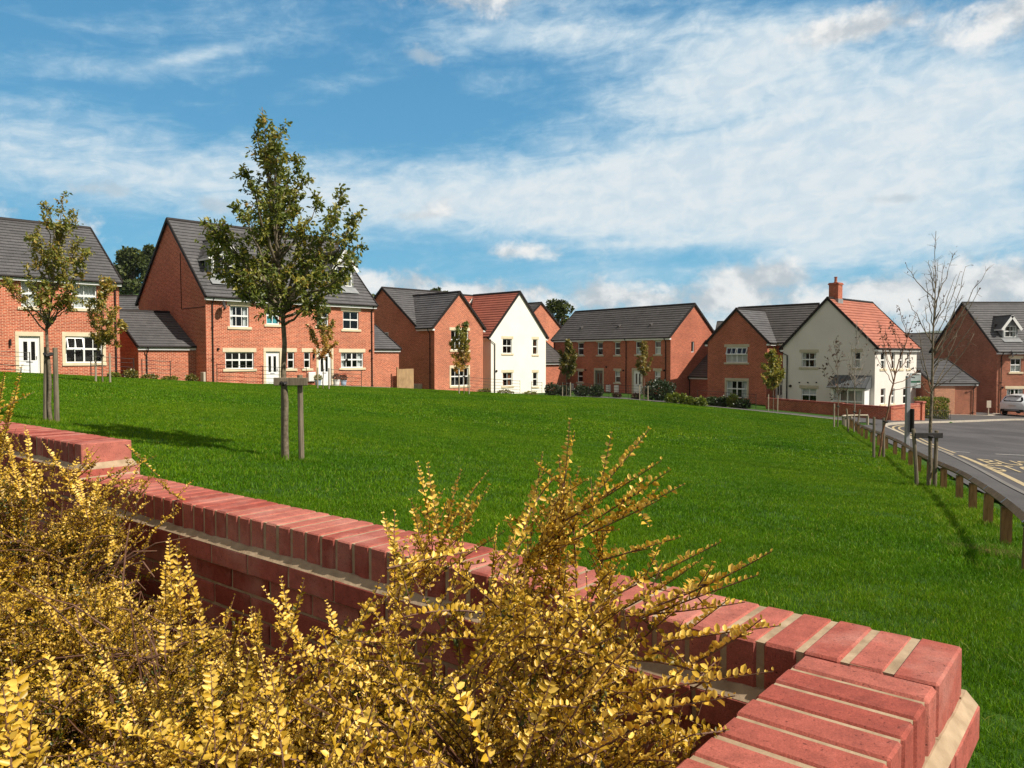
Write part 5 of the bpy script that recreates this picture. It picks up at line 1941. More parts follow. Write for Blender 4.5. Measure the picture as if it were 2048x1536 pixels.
# ================================================================== HEDGES AND GARDEN PLANTS
def leaf_cloud(root, c, r, n, leaf, mat, seed, box=False, tint=(.45, .2), shell=.55, name='foliage'):
    r_ = np.random.default_rng(seed)
    c = np.array(c)
    r = np.array(r)
    if box:
        d = r_.uniform(-1, 1, (n, 3))
        ax = r_.integers(0, 3, n)
        face = r_.random(n) < .75
        sg = np.sign(r_.uniform(-1, 1, n))
        d[np.arange(n)[face], ax[face]] = sg[face] * r_.uniform(.86, 1.06, face.sum())
    else:
        d = unit(r_.normal(0, 1, (n, 3)))
        lum = 1 + .18 * np.sin(d[:, 0] * 5 + seed) * np.cos(d[:, 2] * 4 + d[:, 1] * 5 + seed)
        d = d * (r_.uniform(shell, 1.0, n) * lum)[:, None]
    P = c + d * r
    dd = unit(d + 1e-6)
    D = unit(dd + r_.normal(0, .7, (n, 3)) + np.array([0, 0, .3]))
    Nn = unit(dd + r_.normal(0, .6, (n, 3)) + np.array([0, 0, .5]))
    ln = leaf * r_.uniform(.6, 1.3, n)
    V, F = leaf_mesh(P, D, Nn, ln, ln * .33, .3)
    return np_obj(name, V, F, M[mat], root, np.repeat(np.clip(tint[0] + tint[1] * r_.normal(0, 1, n), 0, 1), 2))


def shrub_at(px, py, Y, wpx, hpx, mat, label, name='garden_shrub', cat='shrub', group=None, n=900, leaf=.12, seed=1, depth=None, tint=(.45, .2), box=False):
    b = at(px, py, Y)
    b.z = hz1(b.x, b.y)
    w, h = wpx / FPX * Y / 2, hpx / FPX * Y / 2
    root = thing(name, tuple(b), label, cat, group)
    leaf_cloud(root, (b.x, b.y, b.z + h * .98), (w, depth or w * .8, h), n, leaf, mat, seed, box, tint)
    s = MB()
    r_ = random.Random(seed)
    for k in range(7):
        a = r_.uniform(0, 6.28)
        s.tube([(b.x + .1 * math.cos(a), b.y + .1 * math.sin(a), b.z - .05), (b.x + w * .6 * math.cos(a), b.y + w * .5 * math.sin(a), b.z + h * r_.uniform(.8, 1.6))], [.02, .008], 4)
    s.build('stem', M['bark_dark'], root)
    return root


shrub_at(1318, 797, 57, 66, 42, 'leaf_dark', 'big dark rounded shrub under the right terrace window', n=3200, leaf=.14, seed=51, tint=(.2, .15))
for k, (px, w, h) in enumerate(((1339, 14, 20), (1352, 16, 24), (1366, 15, 24), (1380, 12, 18), (1394, 13, 16), (1404, 16, 20))):
    shrub_at(px, 803 + k * .8, 53.5 - k * .8, w * .95, h * .85, 'leaf_lime', ['small lime shrub touching the big dark round shrub', 'lime-tipped shrub, second from the big dark shrub', 'upright lime shrub left of the low garage pipe', 'low lime shrub before the low leaning garage',
             'sparse lime shrub right of the low garage door side', 'bushy lime shrub at the left corner of the russet gable'][k], group='lime shrubs in the far border', n=420, leaf=.17, seed=60 + k, tint=(.5, .25))
for k, (px, w, h, m) in enumerate(((1424, 34, 18, 'leaf_dark'), (1446, 26, 20, 'leaf_dark'), (1466, 22, 28, 'leaf_lime'), (1486, 30, 20, 'leaf_dark'))):
    shrub_at(px, 811, 52.5 - k * .5, w, h, m, ['dark low shrub under the left side of the russet gable window', 'dark shrub beside the tall bright one under the russet gable', 'tall bright shrub under the russet gable window', 'dark green shrub at the right side of the russet gable window'][k],
             group='shrubs under the russet gable', n=800, leaf=.14, seed=70 + k, tint=(.55, .25))
for k, (px, w, h) in enumerate(((1104, 30, 24), (1128, 26, 20), (1164, 30, 22), (1192, 30, 24))):
    shrub_at(px, 795, 62 - k, w, h, 'leaf_dark', ['dark shrub behind the railing at the cream house corner', 'dark shrub behind the stake pair at the terrace end', 'dark shrub behind the railing under the first narrow window', 'dark shrub behind the railing before the sage green door'][k],
             group='dark shrubs behind the terrace railing', n=900, leaf=.15, seed=80 + k, tint=(.35, .2))
for k, (px, w, h) in enumerate(((1234, 16, 10), (1272, 18, 11))):
    shrub_at(px, 795, 59 - k, w, h, 'leaf_bark', ['low brown plant under the white terrace cabinets', 'low brown plant before the white terrace door'][k], group='low brown border plants', n=300, leaf=.13, seed=90 + k)
# clipped hedge behind the iron rail by the corner house
hb = at(1863, 831, 52.5)
hb.z = hz1(hb.x, hb.y)
hd = thing('hedge', tuple(hb), 'clipped green hedge behind a low iron rail, between the ivory house and the garage', 'hedge')
leaf_cloud(hd, (hb.x, hb.y, hb.z + .68), (.86, .5, .68), 3600, .13, 'leaf_main', 95, True, (.35, .25))
sb = MB()
for k in range(8):
    x = hb.x - .75 + k * .21
    sb.tube([(x, hb.y, hb.z - .05), (x + rnd.uniform(-.1, .1), hb.y + .1, hb.z + 1.1)], [.025, .01], 5)
sb.build('stem', M['bark_dark'], hd)
hr = thing('iron_rail', (hb.x, hb.y - .75, hz1(hb.x, hb.y - .75)), 'low black iron rail in front of the clipped hedge', 'railing')
mb = MB()
for k in range(15):
    x = hb.x - .95 + k * .13
    mb.tube([(x, hb.y - .75, hz1(x, hb.y - .75) - .1), (x, hb.y - .75, hz1(x, hb.y - .75) + .62)], .012, 5)
for z in (.15, .60):
    mb.tube([(hb.x - 1, hb.y - .75, hz1(hb.x - 1, hb.y - .75) + z), (hb.x + .92, hb.y - .75, hz1(hb.x + .92, hb.y - .75) + z)], .014, 5)
mb.build('railing_bars', M['iron'], hr)

# border plants along the left houses
for k, (px, py, Y, w, h, m) in enumerate(((262, 763, 38, 26, 18, 'leaf_yellow'), (300, 766, 40.2, 30, 9, 'leaf_yellow'), (384, 769, 41.5, 22, 13, 'leaf_yellow'), (228, 762, 38, 22, 9, 'leaf_olive'), (340, 768, 41, 30, 7, 'leaf_olive'),
                                         (968, 787, 56, 26, 8, 'leaf_yellow'), (1010, 790, 59, 34, 9, 'leaf_yellow'), (1060, 792, 62, 30, 7, 'leaf_olive'))):
    shrub_at(px, py, Y, w, h, m, ['bushy yellow-green plant between the left house and its garage', 'low yellow plants under the left garage wall', 'yellow plant at the right end of the left garage wall', 'low plant at the foot of the left house downpipe', 'lowest green plants under the left garage wall',
             'low yellow plant at the brick gable right corner', 'low yellow plants under the cream house left window', 'low olive plants under the cream house narrow window'][k], group='low border plants along the houses', n=420, leaf=.12, seed=100 + k, tint=(.45, .25))


# topiary and pots by the doors
def potted(px, py, Y, label, mat='pot_white', cone=True, seed=1, s=1.0, fol='leaf_dark'):
    b = at(px, py, Y)
    b.z = max(hz1(b.x, b.y), b.z)
    root = thing('potted_plant', tuple(b), label, 'potted plant', 'pots by the front doors')
    mb = MB()
    mb.lathe((b.x, b.y, b.z), [(.14 * s, 0), (.16 * s, .03), (.21 * s, .34 * s), (.23 * s, .36 * s), (.19 * s, .36 * s), (.18 * s, .3 * s)], 14)
    mb.build('pot', M[mat], root)
    if cone:
        leaf_cloud(root, (b.x, b.y, b.z + .62 * s), (.24 * s, .24 * s, .34 * s), 900, .05, fol, seed)
    else:
        leaf_cloud(root, (b.x, b.y, b.z + .48 * s), (.26 * s, .26 * s, .18 * s), 350, .08, fol, seed)
    tr_ = MB()
    tr_.tube([(b.x, b.y, b.z + .25 * s), (b.x, b.y, b.z + .6 * s)], .02, 5)
    tr_.build('stem', M['bark_dark'], root)
    return root


potted(41, 752, 38.0, 'clipped topiary in a white pot left of the left house door', seed=110, s=.92)
potted(88, 752, 38.6, 'clipped topiary in a white pot right of the left house door, partly behind a stake', seed=111, s=.92)
potted(636, 771, 47.6, 'blue pot with small plant left of the right town house door', 'pot_blue', False, 112, 1.0, 'leaf_olive')
potted(673, 771, 48.4, 'white planter right of the right town house door', 'pot_white', False, 113, 1.1, 'leaf_bark')
potted(687, 771, 48.9, 'blue pot under the right town house window', 'pot_blue', False, 114, 1.0, 'leaf_bark')

# garden path at the town houses
gp = resample(np.array([tuple(fB.W(7.6, -1.0, 0)[:2]), tuple(fB.W(10.2, -3.4, 0)[:2])]), 8)
sheet('garden_path', offset_line(gp, .5), offset_line(gp, -.5), .05, M['path'], nx=2)

# timber gate between the town house garage and the front-gabled house
gt = at(808, 778, 54.5)
gt.z = hz1(gt.x, gt.y)
fg = thing('timber_gate', tuple(gt), 'honey timber gate panel between the right garage and the front-gabled house', 'gate')
ffx = Fr((at(797, 760, 54.0).x, 54.0), (.62, .78))
mb = MB()
for k in range(11):
    mb.cham(ffx.W(k * .135, 0, gt.z - .1), ffx.vec(.128, 0, 0), ffx.vec(0, .03, 0), (0, 0, 1.52 + rnd.uniform(-.01, .01)), .004)
mb.build('gate_boards', M['fence_wood'], fg)
mb = MB()
mb.cham(ffx.W(-.02, .032, gt.z + .2), ffx.vec(1.5, 0, 0), ffx.vec(0, .05, 0), (0, 0, .09), .004)
mb.cham(ffx.W(-.02, .032, gt.z + 1.1), ffx.vec(1.5, 0, 0), ffx.vec(0, .05, 0), (0, 0, .09), .004)
mb.cham(ffx.W(-.14, -.02, gt.z - .1), ffx.vec(.1, 0, 0), ffx.vec(0, .1, 0), (0, 0, 1.65), .006)
mb.build('gate_frame', M['fence_wood'], fg)


# ================================================================== ESTATE RAILINGS
def railing(pts, label, h=1.0, rails=5, pitch=1.9, r_rail=.011, group='iron estate railings before the houses', dense=False):
    P = [Vector(p) for p in pts]
    root = thing('estate_railing', (P[0].x, P[0].y, hz1(P[0].x, P[0].y)), label, 'railing', group)
    Ln = np.array([(p.x, p.y) for p in P])
    q = resample(Ln, max(2, int(round(np.linalg.norm(np.diff(Ln, axis=0), axis=1).sum() / pitch)) + 1))
    for x, y in q:
        mb = MB()
        mb.box((x - .012, y - .025, hz1(x, y) - .1), (.024, 0, 0), (0, .05, 0), (0, 0, h + .14))
        mb.build('post', M['iron'], root)
    for k in range(rails):
        mb = MB()
        z = .16 + (h - .16) * k / (rails - 1)
        mb.tube([(x, y, hz1(x, y) + z) for x, y in q], r_rail if k < rails - 1 else r_rail * 1.25, 5)
        mb.build('rail', M['iron'], root)


railing([at(-30, 740, 36.0), at(60, 740, 37.2)], 'iron railing left of the left house path', group='iron estate railings before the houses')
railing([at(182, 750, 37.0), at(268, 755, 38.8)], 'iron railing below the left house ground floor window')
railing([at(284, 750, 40.0), at(341, 755, 41.0)], 'short iron railing before the left garage wall')
railing([at(434, 750, 41.5), at(613, 755, 43.0)], 'iron railing before the left half of the town houses')
railing([at(662, 755, 43.2), at(723, 760, 44.0)], 'short iron railing before the right town house window')
railing([at(935, 770, 52), at(1040, 775, 55)], 'iron railing before the brick gable and cream house')
railing([at(1063, 775, 56.5), at(1084, 775, 57.5)], 'short iron railing at the right end of the cream gable')
railing([at(1094, 780, 58.5), at(1160, 785, 57.8), at(1218, 785, 56.5)], 'dark iron railing before the left half of the terrace', rails=6, r_rail=.015)
railing([at(1224, 785, 58.5), at(1290, 790, 56.5)], 'iron railing before the right terrace door')
railing([at(1395, 800, 54), at(1512, 805, 52)], 'iron railing behind the shrubs under the russet gable')

# ================================================================== CORNER GARDEN WALL
cw = thing('garden_wall', (22.67, 46, hz1(22.67, 46)), 'low red brick wall stepping down round the garden of the ivory corner house', 'wall')
wl = [(18.3, 55.2), (19.75, 52.1), (21.2, 49.1), (22.67, 46.0), (25.9, 48.95)]
tops = [(18.3, 55.2), (22.67, 46.0)]


def zt_at(px, py, x, y):
    return CAMZ + (712 - py) / FPX * y


brw, cpw = MB(), MB()
for i in range(4):
    a, b = Vector((*wl[i], 0)), Vector((*wl[i + 1], 0))
    d = (b - a).normalized()
    n = Vector((-d.y, d.x, 0))
    ln = (b - a).length
    m_ = [(797, 55.2), (803.5, 52.1), (809, 49.1), (808, 47.6)][i]
    ztop = [zt_at(0, 796.5, 0, 54.6), zt_at(0, 802.5, 0, 51.0), zt_at(0, 812.0, 0, 46.6), zt_at(0, 811, 0, 46.4)][i]
    zb = min(hz1(a.x, a.y), hz1(b.x, b.y)) - .3
    e0 = -.11 if i < 3 else .11
    e1 = .11 if i == 2 else -.003
    p = a + d * (0 if i < 3 else .112)
    lnn = ln - (0 if i < 3 else .112) + (e1 if i == 2 else -.004)
    brw.box(p - n * .11 + UPV * zb, d * lnn, n * .22, UPV * (ztop - .11 - zb))
    brw.box(p - n * .135 + UPV * (ztop - .19), d * lnn, n * .27, UPV * .065)
    k = int(lnn / .075)
    for j in range(k):
        cpw.tint = rnd.random()
        cpw.box(p - n * .108 + d * (j * lnn / k + .004) + UPV * (ztop - .105), d * (lnn / k - .008), n * .216, UPV * .105)
# end pier
pe = Vector((*wl[-1], 0))
dd_ = Vector((.737, .676, 0))
nn_ = Vector((-.676, .737, 0))
zp = hz1(pe.x, pe.y)
ztp = zt_at(0, 806, 0, 48.95)
brw.box(pe - nn_ * .22 + UPV * (zp - .3), dd_ * .44, nn_ * .44, UPV * (ztp - zp + .3))
cpw.box(pe - nn_ * .27 - dd_ * .05 + UPV * ztp, dd_ * .54, nn_ * .54, UPV * .10)
brw.build('brickwork', M['brick_dark'], cw)
cpw.build('coping', M['wallbrick'], cw)

# ================================================================== BUS STOP
bs = at(1814, 880, 24.0)
bs.z = hz1(bs.x, bs.y) + .03
bt = thing('bus_stop', tuple(bs), 'grey bus stop pole with a white and green flag sign on the footway', 'bus stop')
mb = MB()
mb.cham((bs.x - .062, bs.y - .055, bs.z - .1), (.125, 0, 0), (0, .11, 0), (0, 0, at(1814, 752, 24).z - bs.z + .1), .012)
mb.build('pole', M['metal_grey'], bt)
z0_, z1_ = at(1818, 776, 24).z, at(1818, 746, 24).z
x0_, x1_ = at(1819.5, 760, 24).x, at(1841.5, 760, 24).x
mb = MB()
mb.cham((x0_, bs.y - .012, z0_), (x1_ - x0_, 0, 0), (0, .024, 0), (0, 0, z1_ - z0_), .006)
fl_ = mb.build('flag', mat_noise('pale_sign_plate', (0.36, 0.41, 0.40), (0.42, 0.47, 0.46), 4, .4), bt)
w_ = x1_ - x0_
h_ = z1_ - z0_


def plate(mb, u0, u1, v0, v1, d=.016):
    mb.box((x0_ + w_ * u0, bs.y - d, z0_ + h_ * v0), (w_ * (u1 - u0), 0, 0), (0, .005, 0), (0, 0, h_ * (v1 - v0)))


mb = MB()
plate(mb, .06, .94, .36, .47)
mb.build('green_band', mat_noise('sign_green', (0.012, 0.10, 0.05), (0.016, 0.12, 0.06), 4, .4), fl_)
mb = MB()
for (u0, u1, v0, v1) in ((.26, .34, .865, .93), (.36, .42, .85, .94), (.45, .56, .86, .93), (.59, .66, .85, .92), (.69, .76, .86, .94), (.80, .86, .855, .92),
                         (.10, .16, .72, .77), (.14, .20, .69, .74), (.22, .31, .68, .76), (.34, .44, .66, .73), (.24, .36, .06, .10), (.40, .58, .06, .095)):
    plate(mb, u0, u1, v0, v1, .0155)
mb.build('sign_marks', M['iron'], fl_)
mb = MB()
plate(mb, .62, .98, .24, .335, .0165)
plate(mb, .55, .98, .90, .99, .0145)
mb.build('white_panel', M['box_white'], fl_)
mb = MB()
zc_ = at(1820, 864, 24).z
mb.cham((bs.x + .068, bs.y - .20, zc_), (.05, 0, 0), (0, .42, 0), (0, 0, at(1820, 817, 24).z - zc_), .008)
mb.build('timetable_case', M['black_pvc'], bt)
mb = MB()
for v in (z0_ + h_ * .2, z0_ + h_ * .85):
    mb.box((bs.x + .05, bs.y - .02, v), (x0_ - bs.x - .05 + .01, 0, 0), (0, .04, 0), (0, 0, .04))
mb.build('bracket', M['metal_grey'], bt)

# utility marker post by the right house gable
up_ = at(1976.5, 826, 60)
up_.z = hz1(up_.x, up_.y)
ut = thing('marker_post', tuple(up_), 'small beige plate on a short post at the shaded gable of the right house', 'marker post')
mb = MB()
mb.tube([(up_.x, up_.y, up_.z - .1), (up_.x, up_.y, up_.z + .6)], .045, 8)
mb.build('post', M['box_beige'], ut)
mb = MB()
zb_ = at(1977, 815.5, 60).z
mb.cham((up_.x - .17, up_.y - .06, zb_), (.35, 0, 0), (0, .05, 0), (0, 0, .55), .01)
mb.build('plate', M['box_beige'], ut)
# ================================================================== CAR
def car():
    rc = at(2024, 831, 59.3)
    rc.z = hz1(rc.x, rc.y) + .035
    fw = Vector((.80, .60, 0)).normalized()
    lf = Vector((-fw.y, fw.x, 0))
    root = thing('parked_car', tuple(rc), 'white parked car seen from behind, cut by the right edge of the photo', 'car')
    Wp = lambda x, y, z: rc + fw * x + lf * y + UPV * z
    ST = [(-.02, [(.66, .40), (.78, .50), (.80, .74), (.74, .90), (.62, .96), (.36, .98), (0, .99)]),
          (.08, [(.78, .34), (.90, .50), (.915, .80), (.87, 1.00), (.74, 1.08), (.42, 1.11), (0, 1.12)]),
          (.40, [(.84, .30), (.92, .50), (.93, .85), (.885, 1.07), (.70, 1.44), (.44, 1.52), (0, 1.54)]),
          (.75, [(.85, .30), (.925, .50), (.935, .86), (.885, 1.07), (.69, 1.55), (.44, 1.62), (0, 1.64)]),
          (1.6, [(.85, .30), (.925, .50), (.935, .86), (.88, 1.06), (.68, 1.59), (.44, 1.66), (0, 1.68)]),
          (2.5, [(.85, .30), (.925, .50), (.935, .86), (.88, 1.05), (.68, 1.54), (.44, 1.61), (0, 1.63)]),
          (3.35, [(.85, .30), (.925, .50), (.93, .84), (.87, 1.02), (.74, 1.06), (.44, 1.10), (0, 1.11)]),
          (4.2, [(.80, .32), (.89, .50), (.88, .76), (.80, .90), (.68, .95), (.4, .99), (0, 1.0)]),
          (4.48, [(.55, .38), (.66, .48), (.66, .68), (.6, .76), (.5, .80), (.3, .82), (0, .83)])]
    mb = MB()
    rings = []
    for x, pr in ST:
        full = [(y, z) for y, z in pr] + [(-y, z) for y, z in pr[-2::-1]]
        n0 = len(mb.v)
        mb.v += [tuple(Wp(x, y, z)) for y, z in full]
        rings.append((n0, len(full)))
    for (a, n), (b, _) in zip(rings, rings[1:]):
        for k in range(n - 1):
            mb.f.append((a + k, b + k, b + k + 1, a + k + 1))
            mb.t.append(.5)
        mb.f.append((a, a + n - 1, b + n - 1, b))
        mb.t.append(.5)
    for a, n in (rings[0], rings[-1]):
        mb.f.append(tuple(a + k for k in range(n)))
        mb.t.append(.5)
    m, nt = newmat('white_car_paint')
    p = principled(nt, (.56, .58, .60), .25, 0, .5)
    p.inputs['Coat Weight'].default_value = .5
    mb.build('body', m, root, smooth=True)
    md, nt = newmat('dark_car_glass')
    principled(nt, (.006, .007, .012), .18, 0, .3)
    g = MB()
    e = .018
    q = [Wp(.10 - e, .70, 1.10), Wp(.10 - e, -.70, 1.10), Wp(.40 - e, -.62, 1.44), Wp(.44 - e, 0, 1.53), Wp(.40 - e, .62, 1.44)]
    g.face([Wp(.092 - e, .62, 1.115), Wp(.082 - e, 0, 1.125), Wp(.092 - e, -.62, 1.115), Wp(.22 - e, -.70, 1.235), Wp(.38 - e, -.60, 1.455), Wp(.385 - e, 0, 1.50), Wp(.38 - e, .60, 1.455), Wp(.22 - e, .70, 1.235)])
    g.build('rear_window', md, root)
    for sg in (1, -1):
        g = MB()
        for x0, x1 in ((.62, 1.45), (1.52, 2.45), (2.5, 3.1)):
            zt = 1.53 if x0 < 2.4 else 1.36
            zt0 = 1.50 if x0 < 2.4 else 1.52
            g.face([Wp(x0, sg * (.885 + e), 1.08), Wp(x1, sg * (.885 + e), 1.07), Wp(x1 - (.25 if x0 > 2.4 else 0), sg * (.715 + e), zt), Wp(x0, sg * (.715 + e), zt0)])
        g.build('side_window', md, root)
        tl = MB()
        tl.hexa([Wp(.03, sg * .50, .95), Wp(.075, sg * .80, .93), Wp(.24, sg * .935, .95), Wp(.28, sg * .80, .98),
                 Wp(.065, sg * .52, 1.045), Wp(.065, sg * .80, 1.06), Wp(.26, sg * .92, 1.06), Wp(.28, sg * .80, 1.05)])
        ml, nt = newmat('red_lamp_lens')
        principled(nt, (.36, .03, .05), .15, 0, .5)
        tl.build('tail_light', ml, root)
    b = MB()
    b.cham(Wp(-.07, -.80, .34), fw * .2, lf * 1.60, UPV * .18, .03)
    for sg in (1, -1):
        b.box(Wp(.3, sg * .90 - (.03 if sg > 0 else .01), .30), fw * 3.9, lf * .04, UPV * .16)
    b.build('lower_bumper', M['black_pvc'], root)
    b = MB()
    b.cham(Wp(-.085, -.52, .42), fw * .1, lf * 1.04, UPV * .055, .012)
    b.build('skid_plate', M['metal_grey'], root)
    b = MB()
    b.box(Wp(-.036, -.26, .745), fw * .012, lf * .52, UPV * .11)
    pl = b.build('number_plate', mat_noise('pale_plate', (.42, .38, .33), (.5, .46, .42), 4, .5), root)
    b = MB()
    b.box(Wp(.28, -.55, 1.565), fw * .22, lf * 1.1, UPV * .035)
    b.build('spoiler', m, root)
    b = MB()
    b.tube([Wp(.06, 0, 1.10), Wp(.15, .3, 1.22)], .008, 4)
    b.build('wiper', M['black_pvc'], root)
    for x in (.82, 3.5):
        for sg in (1, -1):
            b = MB()
            b.lathe(Wp(x, sg * .70, .34), [(.2, 0), (.335, .01), (.345, .06), (.345, .17), (.325, .225), (.2, .235)], 22, lf * sg)
            w = b.build('wheel', M['strap'], root)
            b = MB()
            b.lathe(Wp(x, sg * .70, .34), [(.03, .20), (.22, .22), (.22, .238), (.03, .245)], 20, lf * sg)
            b.build('rim', M['metal_grey'], w)


car()


# ================================================================== GOLDEN SHRUBS IN THE PLANTING BED
from mathutils import noise as mnoise


class Shoots:
    def __init__(s, seed):
        s.r = np.random.default_rng(seed)
        s.P, s.D, s.N, s.L, s.T = [], [], [], [], []
        s.st = MB()

    def shoot(s, p0, d, length, leaf=.012, sp=.0085, bend=(0, 0, 0), tint=.6, stem=.0016, leafy=0.0, stem_n=7, roll=None, neat=False):
        r_ = s.r
        p0, d = np.array(p0, float), unit(d)
        n = max(3, int(length / sp))
        t = np.linspace(0, 1, n + 1)[1:]
        bend = np.array(bend, float)
        pts = p0 + d * (length * t)[:, None] + bend * length * (t * t)[:, None]
        tg = unit(d + 2 * bend * t[:, None])
        ts = np.linspace(0, 1, stem_n)
        sp_ = p0 + d * (length * ts)[:, None] + bend * length * (ts * ts)[:, None]
        s.st.tube([tuple(q) for q in sp_], list(np.linspace(stem, stem * .45, stem_n)), 4, cap=False)
        k = t > leafy
        pts, tg, t = pts[k], tg[k], t[k]
        m = len(pts)
        if not m:
            return
        side = np.cross(tg, [0, 0, 1.0])
        bad = np.linalg.norm(side, axis=1) < .25
        side[bad] = np.cross(tg[bad], [1.0, .4, 0])
        side = unit(side)
        up = unit(np.cross(side, tg))
        a = (r_.normal(0, .5) if roll is None else roll) + r_.normal(0, .22, m) + (np.arange(m) % 2) * r_.choice([0, 0, 1.1])
        sd = side * np.cos(a)[:, None] + up * np.sin(a)[:, None]
        ux = unit(np.cross(sd, tg))
        for sg in (1, -1):
            keep = r_.random(m) > .03
            q = keep.sum()
            tk = tg[keep]
            wup = np.array([0, 0, 1.0]) - tk * tk[:, 2:3]            # upward, square to the stem
            nz_ = .09 if neat else .20
            D = sd[keep] * sg * r_.uniform(.5, .85, (q, 1)) + tk * r_.uniform(.1, .45, (q, 1)) + wup * r_.uniform(.45, .8, (q, 1)) + r_.normal(0, nz_, (q, 3))
            Nn = np.cross(D, tk) * sg + r_.normal(0, nz_ * 1.3, (q, 3))
            s.P.append(pts[keep] + r_.normal(0, .0008, (q, 3)))
            s.D.append(D)
            s.N.append(Nn)
            tip = np.clip((1.03 - t[keep]) * 5, .42, 1)
            s.L.append(leaf * r_.uniform(.7, 1.25, q) * tip)
            s.T.append(np.clip(tint + r_.normal(0, .16, q) + .10 * t[keep], 0, 1))

    def branch(s, p0, p1, r0, r1, sag=.05):
        p0, p1 = np.array(p0, float), np.array(p1, float)
        mid = (p0 + p1) / 2 + s.r.normal(0, sag * np.linalg.norm(p1 - p0), 3)
        s.st.tube([tuple(q) for q in bez(p0, mid, p1, 7)], list(np.linspace(r0, r1, 7)), 5, cap=False)

    def build(s, root, six=True):
        P, D, Nn, Ln, T = (np.concatenate(x) for x in (s.P, s.D, s.N, s.L, s.T))
        V, F = leaf_mesh(P, D, Nn, Ln, Ln * s.r.uniform(.27, .34, len(Ln)), .35, six, .10)
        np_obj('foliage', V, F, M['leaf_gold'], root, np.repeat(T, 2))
        s.st.build('stem', M['twig'], root, uv=False)
        return len(P)


def shrub(label, C, top, rad, nsh, seed, leaf=.012, sp=.0085, slen=(.10, .26), tint=.62, zlow=.25, name='golden_shrub', extra=None, outward=.8, up=.75, holes=()):
    """C plan centre, top world z of the crown; rad (rx, ry)"""
    zg = hz1(*C)
    root = thing(name, (C[0], C[1], zg), label, 'shrub', 'golden shrubs in the planting bed')
    S = Shoots(seed)
    r_ = S.r
    H = top - zg
    base = np.array([C[0], C[1], zg])
    mains = []
    for k in range(16):
        a = r_.uniform(0, 6.283)
        rr = r_.uniform(.2, .85)
        e = base + np.array([math.cos(a) * rad[0] * rr, math.sin(a) * rad[1] * rr, H * r_.uniform(.5, .85) * (1 - .25 * rr)])
        S.branch(base + r_.normal(0, .03, 3) * [1, 1, 0], e, .006, .0025)
        mains.append(e)
    mains = np.array(mains)
    for k in range(int(nsh * 3.3)):
        a = r_.uniform(0, 6.283)
        th = math.acos(r_.uniform(-.12, 1.0))              # 0 = top
        lump = 1 + .17 * math.sin(3 * a + seed) * math.sin(2.3 * th + seed * 1.7) + .10 * math.sin(7 * a + 2 * seed + 5 * th)
        dirv = np.array([math.sin(th) * math.cos(a), math.sin(th) * math.sin(a), math.cos(th)])
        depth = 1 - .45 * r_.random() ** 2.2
        e = base + np.array([0, 0, H * zlow]) + dirv * np.array([rad[0], rad[1], H * (1 - zlow)]) * lump * depth
        if any(np.linalg.norm(e - (h0 + (h1 - h0) * min(1, max(0, (e - h0) @ (h1 - h0) / ((h1 - h0) @ (h1 - h0)))))) < hr for h0, h1, hr in HOLES):
            continue
        if (Vector((e[0], e[1], 0)) - P1).dot(NV) < .27 or (Vector((e[0], e[1], 0)) - P1).dot(-U) > -.235:
            continue
        if mnoise.noise(Vector(e) * 5.6 + Vector((seed, 0, 0))) < .04 and r_.random() < .93:
            continue
        if e[2] < zg + .02:
            continue
        ln = r_.uniform(*slen) * (1 if r_.random() > .12 else 1.45)
        d = unit(dirv * outward + np.array([.15, 0, up * .55]) + r_.normal(0, .62, 3))
        b = np.array([dirv[0] * .25, dirv[1] * .25, r_.uniform(-.30, .18)])
        p0 = e - d * ln * .8
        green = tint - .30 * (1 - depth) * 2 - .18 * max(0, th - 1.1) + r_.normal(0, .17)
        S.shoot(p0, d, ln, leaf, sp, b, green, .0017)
        if r_.random() < .10:
            m_ = mains[np.argmin(((mains - p0) ** 2).sum(1))]
            S.branch(m_, p0, .0018, .0012)
        # short side sprays
        for q in range(r_.integers(0, 4)):
            u = r_.uniform(.2, .8)
            sp0 = p0 + d * ln * u + b * ln * u * u
            S.shoot(sp0, unit(d * .55 + r_.normal(0, .6, 3) + [0, 0, .2]), ln * r_.uniform(.22, .45), leaf * .88, sp * .95, (0, 0, r_.uniform(-.2, .2)), green + .05, .0011, stem_n=4)
    if extra:
        extra(S, mains)
    n = S.build(root)
    return root, n


def pt(px, py, Y):
    return np.array(at(px, py, Y))


def long_shoots(lst, dense=0, leaf=.012):
    def f(S, mains):
        for bx, by, tx, ty, Y0, Y1, sub in lst:
            a, b = pt(bx, by, Y0), pt(tx, ty, Y1)
            ln = np.linalg.norm(b - a)
            m_ = mains[np.argmin(((mains - a) ** 2).sum(1))]
            a = a - (b - a) * .35
            ln = np.linalg.norm(b - a)
            bd = S.r.normal(0, .05, 3)
            S.shoot(a, (b - a) / ln - bd, ln, leaf * 1.08, .0088, bd, .76, .0015, neat=True, stem_n=9, roll=S.r.normal(0, .25))
            d = (b - a) / ln
            for q in range(sub):
                u = S.r.uniform(.05, .62)
                S.shoot(a + (b - a) * u, unit(d * .8 + S.r.normal(0, .5, 3) + [0, 0, .15]), ln * S.r.uniform(.12, .3), leaf * .9, .0085, (0, 0, S.r.uniform(-.1, .2)), .66, .0012, stem_n=4)
    return f


T0 = CAMZ
